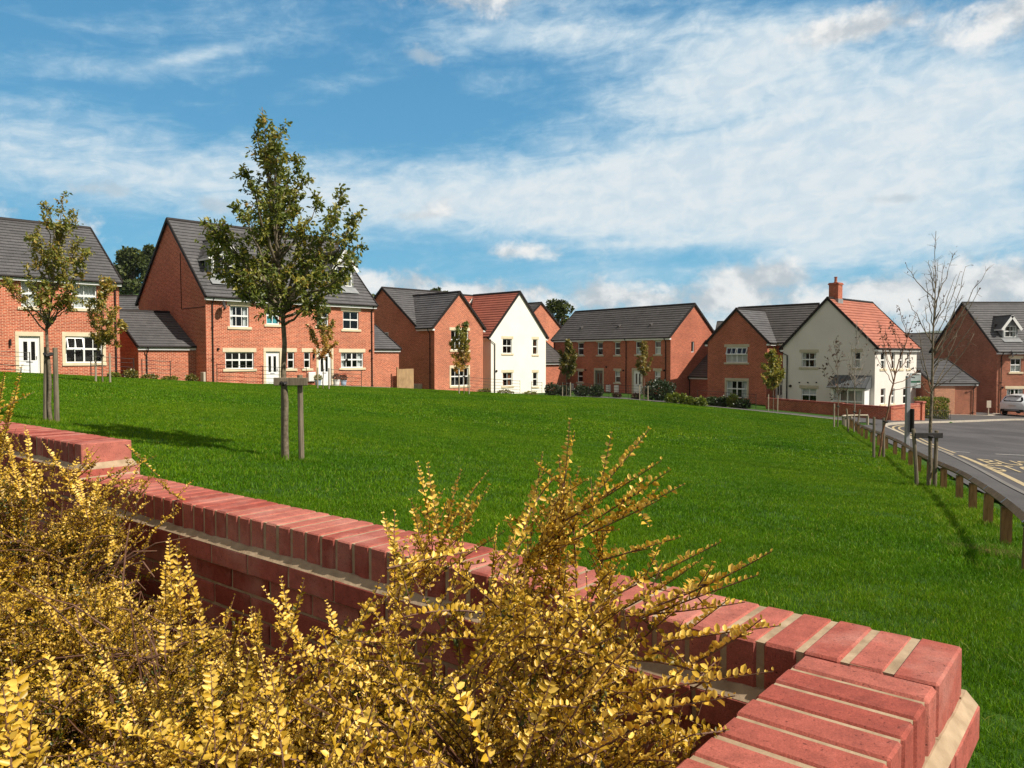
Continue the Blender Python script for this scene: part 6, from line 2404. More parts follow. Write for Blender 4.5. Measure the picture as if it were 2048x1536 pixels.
# hollows in the planting, as capsules in the bed
HOLES = [(pt(360, 1185, 1.55), pt(380, 1165, 2.3), .13), (pt(300, 1140, 1.6), pt(290, 1130, 2.3), .09), (pt(170, 1440, .8), pt(170, 1430, 1.5), .12), (pt(90, 1420, .8), pt(80, 1400, 1.4), .06), (pt(930, 1345, .95), pt(930, 1330, 1.4), .075), (pt(1000, 1455, .8), pt(1000, 1450, 1.2), .05),
         (pt(850, 1270, 1.2), pt(840, 1250, 1.7), .06), (pt(420, 1350, 1.1), pt(420, 1340, 1.7), .05), (pt(60, 1060, 2.0), pt(60, 1050, 2.8), .09), (pt(1330, 1330, .95), pt(1340, 1310, 1.3), .06), (pt(620, 1470, .8), pt(620, 1460, 1.2), .045)]
counts = []
big = [(1110, 1110, 1143, 815, 1.42, 1.45, 16), (1165, 1010, 1325, 832, 1.36, 1.34, 1), (1180, 1010, 1325, 920, 1.32, 1.30, 7), (1210, 1025, 1340, 940, 1.30, 1.26, 3), (1225, 1035, 1374, 966, 1.28, 1.22, 3),
       (1190, 1060, 1318, 1000, 1.28, 1.24, 3), (1240, 1110, 1362, 1074, 1.25, 1.20, 2), (1250, 1180, 1450, 1080, 1.20, 1.12, 3), (1260, 1205, 1416, 1112, 1.20, 1.14, 2), (1370, 1185, 1562, 1096, 1.05, 1.0, 5),
       (1340, 1215, 1516, 1150, 1.10, 1.05, 4), (1310, 1225, 1492, 1204, 1.12, 1.06, 3), (1390, 1275, 1582, 1248, 1.02, .98, 2), (1430, 1300, 1540, 1228, 1.0, .97, 2), (1010, 1120, 1096, 924, 1.45, 1.48, 0),
       (985, 1190, 995, 1035, 1.45, 1.48, 4), (1010, 1195, 1195, 960, 1.40, 1.36, 26), (1060, 1150, 1085, 905, 1.46, 1.5, 5), (1215, 1200, 1185, 975, 1.30, 1.33, 22), (1120, 1120, 1120, 890, 1.44, 1.47, 10),
       (1330, 1290, 1470, 1190, 1.08, 1.02, 4), (1290, 1380, 1530, 1345, 1.0, .93, 3), (1310, 1420, 1480, 1390, .95, .90, 2), (1130, 1200, 1060, 1010, 1.4, 1.45, 8), (1100, 1150, 1160, 930, 1.42, 1.44, 18),
       (1150, 1120, 1140, 960, 1.40, 1.42, 10), (1060, 1200, 1110, 1000, 1.38, 1.40, 14)]
mid_ = [(860, 1090, 835, 935, 1.72, 1.75, 7), (880, 1080, 855, 925, 1.70, 1.74, 3), (890, 1090, 972, 955, 1.68, 1.68, 6), (900, 1100, 974, 978, 1.66, 1.64, 5), (890, 1075, 922, 942, 1.70, 1.72, 6), (880, 1110, 955, 1042, 1.62, 1.58, 3),
        (800, 1150, 764, 1024, 1.72, 1.78, 3), (790, 1160, 790, 1040, 1.7, 1.74, 3), (830, 1150, 885, 1010, 1.68, 1.7, 6), (850, 1130, 820, 990, 1.7, 1.75, 5), (880, 1150, 1000, 1070, 1.58, 1.52, 4)]
_, n = shrub('largest golden shrub, with long shoots rising over the wall beside its near corner', (.02, 1.16), T0 - .36, (.40, .36), 1064, 201, .0110, .0074, (.07, .19), .62, .30, extra=long_shoots(big))
counts.append(n)
_, n = shrub('golden shrub whose upright sprays cross the middle of the wall coping', (-.24, 1.50), T0 - .50, (.36, .32), 817, 202, .0110, .0074, (.07, .18), .55, .30, extra=long_shoots(mid_))
counts.append(n)
_, n = shrub('golden shrub pressed against the near return wall at the bottom edge', (-.13, .84), T0 - .47, (.27, .22), 627, 203, .0112, .0076, (.07, .16), .66, .3,
             extra=long_shoots([(1180, 1500, 1300, 1440, .9, .86, 2), (1060, 1480, 1110, 1330, .9, .92, 5), (960, 1480, 900, 1350, .92, .95, 5)]))
counts.append(n)
_, n = shrub('golden shrub in front of the shaded brick face, left of the middle', (-.68, 1.55), T0 - .58, (.42, .34), 988, 204, .0110, .0074, (.07, .18), .62, .3,
             extra=long_shoots([(640, 1330, 536, 1190, 1.55, 1.6, 5), (600, 1300, 560, 1150, 1.6, 1.66, 4), (345, 1210, 338, 1066, 1.75, 1.8, 12), (360, 1230, 352, 1090, 1.7, 1.76, 14), (400, 1250, 372, 1120, 1.7, 1.75, 8), (440, 1290, 470, 1190, 1.55, 1.58, 4),
                                (330, 1260, 330, 1110, 1.7, 1.78, 10), (690, 1320, 650, 1195, 1.6, 1.66, 4), (520, 1320, 500, 1210, 1.5, 1.55, 5)]))
counts.append(n)
_, n = shrub('golden shrub reaching up to the raised end of the wall, far left', (-1.78, 2.72), T0 - .41, (.64, .46), 1400, 205, .0120, .0092, (.09, .22), .52, .3,
             extra=long_shoots([(150, 990, 85, 885, 2.7, 2.75, 3), (190, 1010, 196, 950, 2.6, 2.65, 3), (200, 1020, 235, 950, 2.6, 2.6, 3), (30, 960, 0, 850, 2.6, 2.7, 8), (60, 960, 50, 850, 2.6, 2.65, 3), (-10, 940, 40, 745, 2.3, 2.2, 12), (170, 1010, 150, 930, 2.6, 2.66, 4), (-30, 900, 15, 730, 2.2, 2.1, 10)]))
counts.append(n)
_, n = shrub('lower golden shrub on the left, with bare brown stems at its right side', (-1.28, 2.12), T0 - .60, (.44, .38), 874, 206, .0115, .0085, (.08, .19), .55, .3)
counts.append(n)
_, n = shrub('golden shrub low at the left edge, above the dark grass hollow', (-1.08, 1.55), T0 - .66, (.30, .24), 627, 207, .0115, .0082, (.08, .18), .55, .3)
counts.append(n)
_, n = shrub('nearest golden shrub with the largest leaves, bottom left corner', (-.56, .80), T0 - .40, (.10, .10), 171, 208, .0120, .0092, (.07, .15), .70, .35,
             extra=long_shoots([(60, 1500, 20, 1310, .80, .82, 5), (20, 1530, 5, 1370, .78, .8, 4), (60, 1560, 95, 1460, .78, .78, 4), (-20, 1500, -10, 1280, .8, .8, 6)], leaf=.0118))
counts.append(n)
_, n = shrub('golden shrub along the bottom edge, left of centre', (-.40, 1.02), T0 - .56, (.30, .22), 760, 209, .0112, .0078, (.07, .16), .70, .3,
             extra=long_shoots([(390, 1500, 300, 1425, 1.0, 1.05, 4), (330, 1490, 175, 1440, 1.0, 1.04, 3), (430, 1480, 420, 1310, 1.0, 1.05, 8), (560, 1480, 540, 1330, 1.0, 1.04, 8), (480, 1480, 500, 1300, 1.02, 1.06, 8)], leaf=.0115))
counts.append(n)
_, n = shrub('golden shrub at the left edge between the hollow and the far shrub', (-1.75, 2.05), T0 - .60, (.45, .36), 420, 210, .0115, .0088, (.09, .2), .5, .3)
counts.append(n)
print('shrub leaves', sum(counts))

# soil of the bed
bx0 = []
bed = MB()
poly_pts = [w_pt(P1, U, NV, .2, .22, 0), w_pt(P1, U, NV, 8.8, .22, 0), w_pt(P1, U, NV, 8.8, 2.6, 0), w_pt(P1, U, NV, .2, 2.3, 0)]
r0, r1 = np.array([p[:2] for p in (poly_pts[0], poly_pts[1])]), np.array([p[:2] for p in (poly_pts[3], poly_pts[2])])
M['soil'] = mat_noise('dark_soil', (0.018, 0.012, 0.008), (0.06, 0.04, 0.026), 30, .95, bump=.8, bdist=.03)
sheet('planting_bed', resample(r1, 40), resample(r0, 40), .012, M['soil'], nx=12)

# dead stems lying through the gap in the shrubs
dt = MB()
r_ = random.Random(5)
for k in range(26):
    c = at(r_.uniform(160, 330), r_.uniform(1100, 1330), r_.uniform(1.7, 2.3))
    a = r_.uniform(0, 6.28)
    ln = r_.uniform(.06, .22)
    e = c + Vector((math.cos(a) * ln, math.sin(a) * ln * .5, r_.uniform(-.5, .9) * ln))
    dt.tube([c, (c + e) / 2 + Vector((0, 0, .02)), e], [.0022, .002, .0014], 4, cap=False)
for k in range(9):
    c = at(r_.uniform(160, 330), r_.uniform(1200, 1330), r_.uniform(1.8, 2.2))
    dt.tube([(c.x, c.y, hz1(c.x, c.y)), (c.x + .05, c.y, c.z * .5 + .5 * hz1(c.x, c.y)), tuple(c)], [.004, .003, .002], 5, cap=False)
tag(dt.build('dead_stems', M['twig'], None, uv=False), 'tangle of bare brown stems in the dark gap between the left golden shrubs', 'dead stems')

# ================================================================== GRASS BLADES
def mat_blade(name, dry=False):
    m, nt = newmat(name)
    a = nt.nodes.new('ShaderNodeAttribute')
    a.attribute_name = 'tint'
    if dry:
        c = ramp(nt, a.outputs['Fac'], [(0, (.10, .085, .03)), (.5, (.24, .18, .075)), (1, (.40, .31, .15))])
    else:
        c = ramp(nt, a.outputs['Fac'], [(0.0, (0.036, 0.105, 0.004)), (.45, (0.102, 0.234, 0.004)), (.85, (0.195, 0.338, 0.011)), (1.0, (0.36, 0.37, 0.07))])
        g = nt.nodes.new('ShaderNodeNewGeometry')
        f = noise(nt, .22, 4, .6, vec=g.outputs['Position'])
        f2 = noise(nt, 1.7, 3, .6, vec=g.outputs['Position'])
        v = ramp(nt, f, [(.3, (.62, .80, .70)), (.7, (1.34, 1.14, .9))])
        v2 = ramp(nt, f2, [(.3, (.84, .88, .8)), (.7, (1.12, 1.08, 1.1))])
        c = mixcol(nt, 1, c, v, 'MULTIPLY')
        c = mixcol(nt, 1, c, v2, 'MULTIPLY')
        # mowing streaks: swathes about a metre wide, slightly wavering
        mp = nt.nodes.new('ShaderNodeMapping')
        mp.inputs['Rotation'].default_value = (0, 0, R(-24))
        L(nt, g.outputs['Position'], mp.inputs[0])
        wv = nt.nodes.new('ShaderNodeTexWave')
        wv.bands_direction = 'Y'
        wv.inputs['Scale'].default_value = .36
        wv.inputs['Distortion'].default_value = 4.0
        wv.inputs['Detail'].default_value = 3
        wv.inputs['Detail Scale'].default_value = .5
        L(nt, mp.outputs[0], wv.inputs['Vector'])
        v3 = ramp(nt, wv.outputs['Fac'], [(.2, (.93, .95, .95)), (.8, (1.07, 1.05, 1.0))])
        c = mixcol(nt, 1, c, v3, 'MULTIPLY')
    d = nt.nodes.new('ShaderNodeBsdfDiffuse')
    t = nt.nodes.new('ShaderNodeBsdfTranslucent')
    gl = nt.nodes.new('ShaderNodeBsdfGlossy')
    gl.inputs['Roughness'].default_value = .45
    L(nt, c, d.inputs[0])
    L(nt, c, t.inputs[0])
    mx = nt.nodes.new('ShaderNodeMixShader')
    mx.inputs[0].default_value = .35
    L(nt, d.outputs[0], mx.inputs[1])
    L(nt, t.outputs[0], mx.inputs[2])
    m2 = nt.nodes.new('ShaderNodeMixShader')
    m2.inputs[0].default_value = .012
    L(nt, mx.outputs[0], m2.inputs[1])
    L(nt, gl.outputs[0], m2.inputs[2])
    o = nt.nodes.new('ShaderNodeOutputMaterial')
    L(nt, m2.outputs[0], o.inputs[0])
    return m


M['blade'] = mat_blade('grass_blade')
M['blade_dry'] = mat_blade('dry_grass_blade', True)


def blade_patch(name, size, n, w, h, seed, mat, tint=(.42, .26), lean=.55):
    r_ = np.random.default_rng(seed)
    P = np.c_[r_.uniform(-size / 2, size / 2, (n, 2)), np.full(n, -.012)]
    # mild clumping
    P[:, :2] += .35 * size / 12 * np.sin(P[:, 1::-1] * 25 / size + seed)
    a = r_.uniform(0, 6.283, n)
    hh = h * r_.uniform(.55, 1.25, n)
    ln = np.abs(r_.normal(0, lean, n)) * hh
    a2 = r_.uniform(0, 6.283, n)
    S = np.c_[np.cos(a), np.sin(a), np.zeros(n)] * (w * r_.uniform(.7, 1.2, n))[:, None]
    B = np.c_[np.cos(a2), np.sin(a2), np.zeros(n)] * ln[:, None]
    z = np.array([0, 0, 1.0])
    m_ = P + B * .35 + z * (hh * .6)[:, None]
    tp = P + B + z * (hh * .95)[:, None]
    V = np.stack([P - S / 2, P + S / 2, m_ + S * .38, m_ - S * .38, tp], 1).reshape(-1, 3)
    b = np.arange(n)[:, None] * 5
    F = np.concatenate([b + [0, 1, 2], b + [0, 2, 3], b + [3, 2, 4]], 1).reshape(-1, 3)
    o = np_obj(name, V, F, mat, None, np.repeat(np.clip(tint[0] + tint[1] * r_.normal(0, 1, n), 0, 1), 3))
    COL.objects.unlink(o)
    return o


def scatter(name, pts, yaw_scale, sources, kind='stuff'):
    """points on the ground carrying copies of the blade patches"""
    P = np.asarray(pts)
    n = len(P)
    me = bpy.data.meshes.new(name)
    me.vertices.add(n)
    me.vertices.foreach_set('co', P.astype('f').ravel())
    e = .3
    dzx = (hz(P[:, 0] + e, P[:, 1]) - hz(P[:, 0] - e, P[:, 1])) / (2 * e)
    dzy = (hz(P[:, 0], P[:, 1] + e) - hz(P[:, 0], P[:, 1] - e)) / (2 * e)
    eul = np.zeros((n, 3))
    for i in range(n):
        nv = Vector((-dzx[i], -dzy[i], 1)).normalized()
        q = Vector((0, 0, 1)).rotation_difference(nv) @ Matrix.Rotation(yaw_scale[i][0], 3, 'Z').to_quaternion()
        eul[i] = q.to_euler('XYZ')
    a = me.attributes.new('rot', 'FLOAT_VECTOR', 'POINT')
    a.data.foreach_set('vector', eul.astype('f').ravel())
    a = me.attributes.new('scl', 'FLOAT', 'POINT')
    a.data.foreach_set('value', np.array([s for _, s in yaw_scale], 'f'))
    a = me.attributes.new('pick', 'INT', 'POINT')
    a.data.foreach_set('value', np.array([i % len(sources) for i in np.random.default_rng(3).integers(0, 99, n)], 'i'))
    o = bpy.data.objects.new(name, me)
    COL.objects.link(o)
    ng = bpy.data.node_groups.new(name + '_nodes', 'GeometryNodeTree')
    ng.interface.new_socket('Geometry', in_out='INPUT', socket_type='NodeSocketGeometry')
    ng.interface.new_socket('Geometry', in_out='OUTPUT', socket_type='NodeSocketGeometry')
    gi, go = ng.nodes.new('NodeGroupInput'), ng.nodes.new('NodeGroupOutput')
    jn = ng.nodes.new('GeometryNodeJoinGeometry')

    def named(nm, typ):
        k = ng.nodes.new('GeometryNodeInputNamedAttribute')
        k.data_type = typ
        k.inputs[0].default_value = nm
        return k.outputs[0]
    for i, src in enumerate(sources):
        oi = ng.nodes.new('GeometryNodeObjectInfo')
        oi.inputs[0].default_value = src
        ip = ng.nodes.new('GeometryNodeInstanceOnPoints')
        cmp_ = ng.nodes.new('FunctionNodeCompare')
        cmp_.data_type = 'INT'
        cmp_.operation = 'EQUAL'
        ins = [s for s in cmp_.inputs if s.enabled]
        ng.links.new(named('pick', 'INT'), ins[0])
        ins[1].default_value = i
        ng.links.new(gi.outputs[0], ip.inputs['Points'])
        ng.links.new(cmp_.outputs[0], ip.inputs['Selection'])
        ng.links.new(oi.outputs['Geometry'], ip.inputs['Instance'])
        ng.links.new(named('rot', 'FLOAT_VECTOR'), ip.inputs['Rotation'])
        ng.links.new(named('scl', 'FLOAT'), ip.inputs['Scale'])
        ng.links.new(ip.outputs[0], jn.inputs[0])
    ng.links.new(jn.outputs[0], go.inputs[0])
    md = o.modifiers.new('scatter', 'NODES')
    md.node_group = ng
    return tag(o, kind=kind)


# lawn outline in plan: fence side, far path edge, in front of the houses, back behind the left
LAWN_REST = np.array([(18.2, 40.8), (16.6, 43.0), (12.2, 50.6), (9.0, 55.0), (6.2, 57.3), (4, 58.6), (1.6, 64), (-1.9, 61.2), (-8.9, 55.5), (-9.5, 50.0), (-17.6, 41.8), (-22, 39.2), (-34, 27), (-34, -3), (-.4, -3)])
BED = np.array([[p[0], p[1]] for p in (w_pt(P1, U, NV, -.03, -.05, 0), w_pt(P1, U, NV, 9.2, -.05, 0), w_pt(P1, U, NV, 9.2, 4, 0), w_pt(P1, U, NV, -.03, 4, 0))])


def lawn_pts(r0, r1, step, seed, wedge=.86, inset=.3):
    LAWN = np.vstack([offset_line(LAWN_EDGE, .04 + inset), LAWN_REST])
    r_ = np.random.default_rng(seed)
    xs, ys = np.meshgrid(np.arange(-36, 24, step), np.arange(-1, 66, step), indexing='ij')
    x = (xs + r_.uniform(-.3, .3, xs.shape) * step).ravel()
    y = (ys + r_.uniform(-.3, .3, xs.shape) * step).ravel()
    d = np.hypot(x, y)
    k = (d >= r0) & (d < r1) & in_poly(LAWN, x, y) & ~in_poly(BED, x, y) & (np.abs(x) < wedge * y + 2.2)
    x, y = x[k], y[k]
    P = np.c_[x, y, hz(x, y)]
    return P, [(r_.uniform(0, 6.28), r_.uniform(.85, 1.2)) for _ in range(len(P))]


near = [blade_patch('grass_patch', .55, 2300, .0034, .042, s, M['blade']) for s in (1, 2, 3)]
P_, ys_ = lawn_pts(0, 7.8, .39, 11)
scatter('grass', P_, ys_, near)
midp = [blade_patch('grass_patch', 1.15, 2800, .0065, .044, s, M['blade']) for s in (4, 5, 6)]
P_, ys_ = lawn_pts(7.0, 20.4, .76, 12, inset=.56)
scatter('grass', P_, ys_, midp)
farp = [blade_patch('grass_patch', 2.4, 2600, .020, .052, s, M['blade']) for s in (7, 8, 9)]
P_, ys_ = lawn_pts(19.2, 75, 1.6, 13, inset=.95)
scatter('grass', P_, ys_, farp)
# longer tufts along fence, tree feet and the wall foot
tuft = [blade_patch('grass_tuft', .34, 170, .006, .11, s, M['blade'], (.55, .25), .7) for s in (10, 11)]
r_ = np.random.default_rng(14)
pts = []
for p in resample(FL, 190):
    for q in range(4):
        pts.append((p[0] + r_.uniform(-.6, .32), p[1] + r_.normal(0, .12)))
cw_ = ground_hit(2030, 1118)
for q in range(22):
    pts.append((cw_.x + r_.normal(.12, .2), cw_.y + r_.normal(0, .26)))
for tx, ty in ((bm.x, bm.y), (bl.x, bl.y), (bb_.x, bb_.y)):
    for q in range(9):
        pts.append((tx + r_.normal(0.06, .16), ty + r_.normal(0, .12)))
for q in range(60):
    p = w_pt(P1, U, NV, r_.uniform(.0, 8), -r_.uniform(.05, .16), 0)
    pts.append((p.x, p.y))
for q in range(14):
    p = w_pt(P1, NV, U, r_.uniform(.0, 1.2), -r_.uniform(.06, .2), 0)
    pts.append((p.x, p.y))
P_ = np.array([(x, y, hz1(x, y)) for x, y in pts])
scatter('grass_tufts', P_, [(r_.uniform(0, 6.28), r_.uniform(.4, .95)) for _ in pts], tuft)
# hollow of rough green grass in the bed
pts = []
for q in range(110):
    p = at(r_.uniform(0, 420), 1500, r_.uniform(.95, 1.5))
    pts.append((p.x, p.y))
P_ = np.array([(x, y, hz1(x, y) + .02) for x, y in pts])
wild = [blade_patch('wild_grass_patch', .30, 120, .0045, .36, s, M['blade'], (.35, .3), .5) for s in (20, 21)]
scatter('wild_grass', P_, [(r_.uniform(0, 6.28), r_.uniform(.6, 1.1)) for _ in pts], wild)
# brown cut grass at the near fence foot
dry = [blade_patch('dry_grass_patch', .30, 420, .005, .05, s, M['blade_dry'], (.4, .3), 1.6) for s in (22, 23)]
pts = []
c_ = ground_hit(2030, 1118)
for q in range(16):
    pts.append((c_.x + r_.normal(.1, .22), c_.y + r_.normal(0, .28)))
P_ = np.array([(x, y, hz1(x, y) + .02) for x, y in pts])
scatter('dry_grass', P_, [(r_.uniform(0, 6.28), r_.uniform(.7, 1.2)) for _ in pts], dry)

# ================================================================== SKY, SUN, CAMERA
SUN_H = np.array([.877, -.48])
SUN_H /= np.linalg.norm(SUN_H)
SUN_EL = R(45)
w = bpy.data.worlds.new('World')
sc.world = w
w.use_nodes = True
nt = w.node_tree
nt.nodes.clear()


def mth(op, a, b=None, c=None, clamp=False):
    n = nt.nodes.new('ShaderNodeMath')
    n.operation = op
    n.use_clamp = clamp
    for i, v in enumerate((a, b, c)):
        if v is None:
            continue
        if isinstance(v, (int, float)):
            n.inputs[i].default_value = v
        else:
            nt.links.new(v, n.inputs[i])
    return n.outputs[0]


def sstep(x, lo, hi):
    n = nt.nodes.new('ShaderNodeMapRange')
    n.interpolation_type = 'SMOOTHSTEP'
    n.clamp = True
    nt.links.new(x, n.inputs[0])
    n.inputs[1].default_value = lo
    n.inputs[2].default_value = hi
    return n.outputs[0]


def comb(x, y, z):
    n = nt.nodes.new('ShaderNodeCombineXYZ')
    for i, v in enumerate((x, y, z)):
        if isinstance(v, (int, float)):
            n.inputs[i].default_value = v
        else:
            nt.links.new(v, n.inputs[i])
    return n.outputs[0]


sky = nt.nodes.new('ShaderNodeTexSky')
sky.sky_type = 'NISHITA'
sky.sun_disc = False
sky.sun_elevation = SUN_EL
sky.sun_rotation = math.atan2(SUN_H[0], SUN_H[1])
sky.altitude = 100
sky.air_density = 1.0
sky.dust_density = 0.3
sky.ozone_density = 2.5
tc = nt.nodes.new('ShaderNodeTexCoord')
sx = nt.nodes.new('ShaderNodeSeparateXYZ')
nt.links.new(tc.outputs['Generated'], sx.inputs[0])
az = mth('ARCTAN2', sx.outputs[0], sx.outputs[1])
el = mth('ARCSINE', sx.outputs[2])


def ang(px, py):
    a = math.atan((px - 1024) / FPX)
    return a, math.atan((712 - py) / FPX * math.cos(a))


def blob(px, py, rx, ry, rot=0.0, flat=None):
    """soft patch of sky: position and radii measured on the photo, stored as compass angle and elevation"""
    a0, e0 = ang(px, py)
    ra, re = rx / FPX * math.cos(a0) ** 1, ry / FPX
    da, de = mth('SUBTRACT', az, a0), mth('SUBTRACT', el, e0)
    c, s = math.cos(rot), math.sin(rot)
    u = mth('ADD', mth('MULTIPLY', da, c / ra), mth('MULTIPLY', de, s / ra))
    v = mth('ADD', mth('MULTIPLY', da, -s / re), mth('MULTIPLY', de, c / re))
    if flat:                                   # flat-based heap cloud: squash below the base
        v = mth('MULTIPLY', v, mth('ADD', 1.0, mth('MULTIPLY', mth('LESS_THAN', v, 0.0), flat)))
    q = mth('ADD', mth('MULTIPLY', u, u), mth('MULTIPLY', v, v))
    return mth('EXPONENT', mth('MULTIPLY', q, -1.0))


def addn(lst):
    o = lst[0]
    for x in lst[1:]:
        o = mth('ADD', o, x)
    return o


def skynoise(su, sv, scale, detail, rough, seed, rot=0.0, dist=0.0):
    c, s = math.cos(rot), math.sin(rot)
    u = mth('ADD', mth('MULTIPLY', az, c * su), mth('MULTIPLY', el, s * su))
    v = mth('ADD', mth('MULTIPLY', az, -s * sv), mth('MULTIPLY', el, c * sv))
    n = nt.nodes.new('ShaderNodeTexNoise')
    n.inputs['Scale'].default_value = scale
    n.inputs['Detail'].default_value = detail
    n.inputs['Roughness'].default_value = rough
    n.inputs['Distortion'].default_value = dist
    nt.links.new(comb(u, v, seed), n.inputs['Vector'])
    return n.outputs['Fac']


# thin high cloud: streaky veil, fibres rising slightly to the right
n1 = skynoise(1.0, 3.0, 4.4, 9, .60, 3.1, .09, .35)
n2 = skynoise(1.0, 3.6, 12, 9, .66, 8.7, .10, .6)
n3 = skynoise(1.0, 1.5, 30, 7, .62, 2.2, .2, .5)
nz = mth('ADD', mth('ADD', mth('MULTIPLY', n1, .44), mth('MULTIPLY', n2, .38)), mth('MULTIPLY', n3, .18))
veil = addn([
    mth('MULTIPLY', blob(1500, 330, 460, 150, .20), .80),
    mth('MULTIPLY', blob(1880, 300, 380, 140, -.05), .66),
    mth('MULTIPLY', blob(1240, 235, 280, 50, .20), .36),
    mth('MULTIPLY', blob(1500, 125, 130, 60, .30), .40),
    mth('MULTIPLY', blob(1800, 480, 560, 66, .06), .58),
    mth('MULTIPLY', blob(1150, 410, 480, 70, .05), .46),
    mth('MULTIPLY', blob(450, 335, 900, 66, -.03), .60),
    mth('MULTIPLY', blob(500, 405, 1000, 50, .0), .42),
    mth('MULTIPLY', blob(1250, 70, 480, 80, -.12), .52),
    mth('MULTIPLY', blob(1060, 92, 170, 22, .02), .36),
    mth('MULTIPLY', blob(690, 172, 130, 18, .18), .42),
    mth('MULTIPLY', blob(250, 145, 240, 22, .12), .36),
    mth('MULTIPLY', blob(400, 120, 100, 11, .28), .42),
    mth('MULTIPLY', blob(985, 166, 90, 20, .04), .34),
    mth('MULTIPLY', blob(590, 85, 260, 50, .0), .32),
    mth('MULTIPLY', blob(1300, 489, 200, 7, .02), .34),
    mth('MULTIPLY', blob(1960, 185, 110, 30, .0), .50),
])
veil = mth('SUBTRACT', veil, mth('MULTIPLY', blob(1370, 515, 170, 26, .02), .5))
vd = mth('ADD', veil, mth('MULTIPLY', mth('SUBTRACT', nz, .5), 2.5))
veil_a = mth('MULTIPLY', mth('MULTIPLY', sstep(vd, .05, .98), .92), mth('ADD', .88, mth('MULTIPLY', sstep(n3, .36, .62), .12)))
# heap clouds: billows carried by noise, patches only say where they stand
c1 = skynoise(1.0, 1.25, 15, 9, .58, 1.7, 0, .25)
c2 = skynoise(1.0, 1.25, 52, 6, .60, 5.2, 0, .2)
cz = mth('ADD', mth('MULTIPLY', c1, .66), mth('MULTIPLY', c2, .34))
heaps = [blob(980, -5, 170, 50), blob(1700, 68, 130, 36, .05, .4), blob(1985, 45, 140, 50, .25), blob(1050, 506, 100, 26, 0, .4), blob(880, 415, 66, 34, .25),
         blob(800, 566, 130, 44, 0, .2), blob(960, 590, 220, 36), blob(1250, 596, 260, 42), blob(1520, 556, 130, 42, 0, .3), blob(1400, 604, 280, 36), blob(1760, 590, 190, 42), blob(1960, 566, 200, 50), blob(1990, 604, 220, 56),
         blob(150, 440, 76, 34, -.2), blob(-10, 425, 60, 50), blob(1010, 594, 90, 36), blob(1650, 612, 320, 30)]
greys = [blob(838, 124, 62, 22, -.05), blob(220, 384, 60, 18), blob(430, 412, 40, 16), blob(1780, 400, 70, 12), blob(830, 432, 50, 14), blob(120, 600, 200, 40)]
hp = heaps[0]
for x in heaps[1:]:
    hp = mth('MAXIMUM', hp, x)
hd_ = mth('ADD', mth('MULTIPLY', hp, .72), mth('MULTIPLY', mth('SUBTRACT', cz, .5), 2.5))
hd_ = mth('ADD', hd_, mth('MULTIPLY', addn([blob(1400, 600, 640, 40), blob(820, 575, 140, 34), blob(1540, 560, 120, 34), blob(1930, 575, 180, 50), blob(1985, 30, 150, 60), blob(980, -10, 190, 50), blob(1700, 68, 110, 30)]), .30))
heap_a = mth('MULTIPLY', sstep(hd_, .30, 1.0), .95)
gp_ = greys[0]
for x in greys[1:]:
    gp_ = mth('MAXIMUM', gp_, x)
grey_a = mth('MULTIPLY', sstep(mth('ADD', mth('MULTIPLY', gp_, .8), mth('MULTIPLY', mth('SUBTRACT', cz, .5), 2.4)), .38, .95), .6)
# low bank closing the horizon all round
low = mth('SUBTRACT', 1.0, sstep(el, .012, .075))
ld = mth('ADD', low, mth('MULTIPLY', mth('SUBTRACT', cz, .5), 1.3))
bank_a = mth('MULTIPLY', sstep(ld, .35, .9), .85)
# brightness inside the heaps: sunlit side towards the sun, greyer undersides


def skynoise_at(du, dv):
    n = nt.nodes.new('ShaderNodeTexNoise')
    n.inputs['Scale'].default_value = 15
    n.inputs['Detail'].default_value = 9
    n.inputs['Roughness'].default_value = .58
    n.inputs['Distortion'].default_value = .25
    nt.links.new(comb(mth('ADD', az, du), mth('MULTIPLY', mth('ADD', el, dv), 1.25), 1.7), n.inputs['Vector'])
    return n.outputs['Fac']


lit = sstep(mth('SUBTRACT', c1, skynoise_at(.010, .022)), -.15, .13)
hc = mixcol(nt, lit, (.52, .57, .61), (.93, .92, .90))
vtex = sstep(mth('ADD', mth('MULTIPLY', n2, .6), mth('MULTIPLY', n3, .4)), .38, .64)
vcol = mixcol(nt, sstep(vd, .15, 1.3), (.54, .73, .85), mixcol(nt, vtex, (.72, .81, .865), (.83, .875, .89)))
# clear sky: Sky Texture drawn towards the photo's cyan blue
SKYSTR = .1
GAIN = 1 / 1.25
K = GAIN / SKYSTR


def sc_col(c, k):
    return mixcol(nt, 1.0, c, (k, k, k), 'MULTIPLY')


base = mixcol(nt, 1.0, sky.outputs[0], (.50 * GAIN, 1.0 * GAIN, 1.16 * GAIN), 'MULTIPLY')
clear = ramp(nt, mth('MULTIPLY', el, 1.6), [(0.0, (.20, .55, .74)), (.16, (.15, .475, .71)), (.36, (.115, .385, .64)), (.70, (.080, .295, .545)), (1.0, (.06, .23, .45))])
base = mixcol(nt, .85, base, sc_col(clear, K))
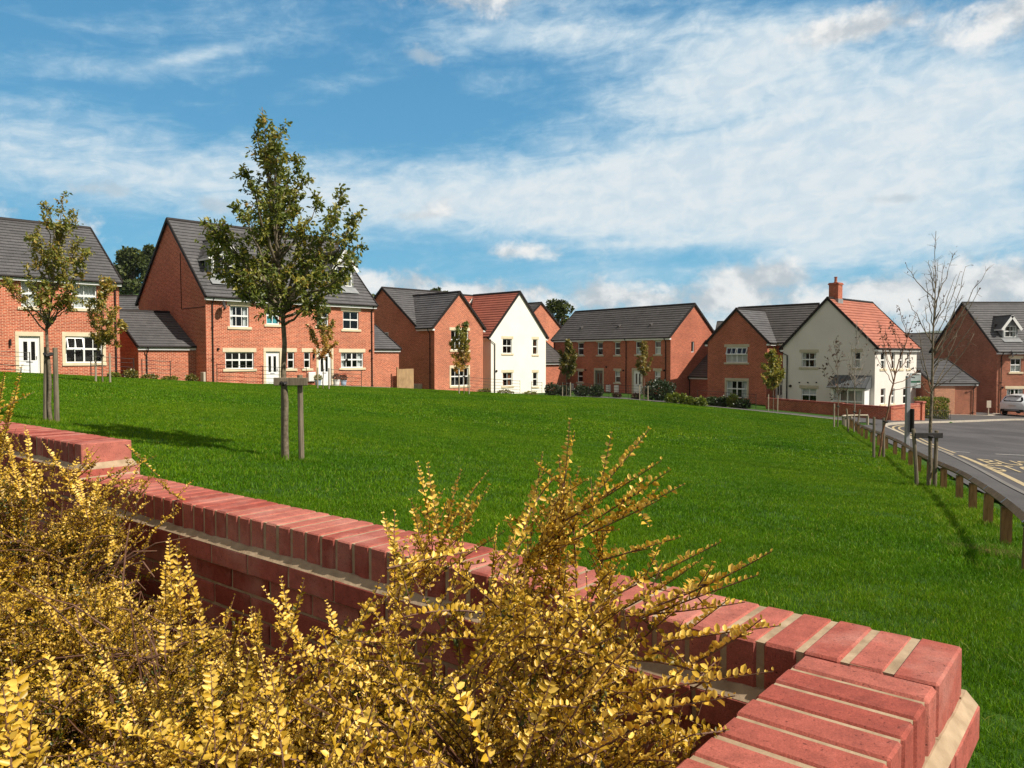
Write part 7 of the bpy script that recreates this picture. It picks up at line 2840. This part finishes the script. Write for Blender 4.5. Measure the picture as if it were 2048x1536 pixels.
# unseen warm cloud added overhead and behind the photographer to lift and neutralise shade
o1 = skynoise(1.0, 1.6, 3.2, 7, .6, 12.3)
over = mth('MAXIMUM', sstep(el, .50, .72), sstep(mth('ABSOLUTE', az), .95, 1.35))
over_a = mth('MULTIPLY', over, sstep(o1, .34, .56))
col = mixcol(nt, bank_a, base, sc_col(hc, K * .93))
col = mixcol(nt, veil_a, col, sc_col(vcol, K))
col = mixcol(nt, grey_a, col, sc_col((.50, .58, .64, 1), K))
col = mixcol(nt, heap_a, col, sc_col(hc, K))
col = mixcol(nt, over_a, col, (.56 * K, .48 * K, .385 * K))
bg = nt.nodes.new('ShaderNodeBackground')
nt.links.new(col, bg.inputs[0])
bg.inputs[1].default_value = SKYSTR
wo = nt.nodes.new('ShaderNodeOutputWorld')
nt.links.new(bg.outputs[0], wo.inputs[0])

sd = bpy.data.lights.new('sun', 'SUN')
sd.energy = 5.0
sd.angle = R(.53)
sd.color = (1.0, .93, .82)
so = bpy.data.objects.new('sun', sd)
COL.objects.link(so)
v = Vector((SUN_H[0] * math.cos(SUN_EL), SUN_H[1] * math.cos(SUN_EL), math.sin(SUN_EL)))
so.rotation_euler = (-v).to_track_quat('-Z', 'Y').to_euler()
so.location = (20, -10, 30)

# the air: one even, very thin volume round everything
hb_ = MB()
hb_.box((-4600, -700, -14), (9200, 0, 0), (0, 6400, 0), (0, 0, 260))
mh, nth = newmat('thin_air')
pv = nth.nodes.new('ShaderNodeVolumePrincipled')
pv.inputs['Color'].default_value = (.72, .84, .95, 1)
pv.inputs['Density'].default_value = .00006
ov = nth.nodes.new('ShaderNodeOutputMaterial')
nth.links.new(pv.outputs[0], ov.inputs['Volume'])
tag(hb_.build('haze', mh, None, uv=False), kind='stuff')

cd = bpy.data.cameras.new('camera')
cd.sensor_width = 36
cd.lens = 36 * FPX / 2048
cd.clip_start = .02
cd.clip_end = 9000
co = bpy.data.objects.new('camera', cd)
COL.objects.link(co)
co.location = (0, 0, CAMZ)
co.rotation_euler = (R(90) - PITCH, 0, 0)
sc.camera = co
sc.render.resolution_x, sc.render.resolution_y = 1024, 768
sc.view_settings.view_transform = 'Standard'
sc.view_settings.look = 'None'
sc.view_settings.gamma = 1
sc.view_settings.exposure = .33
sc.cycles.max_bounces = 6
sc.cycles.transparent_max_bounces = 12
sc.cycles.use_denoising = True
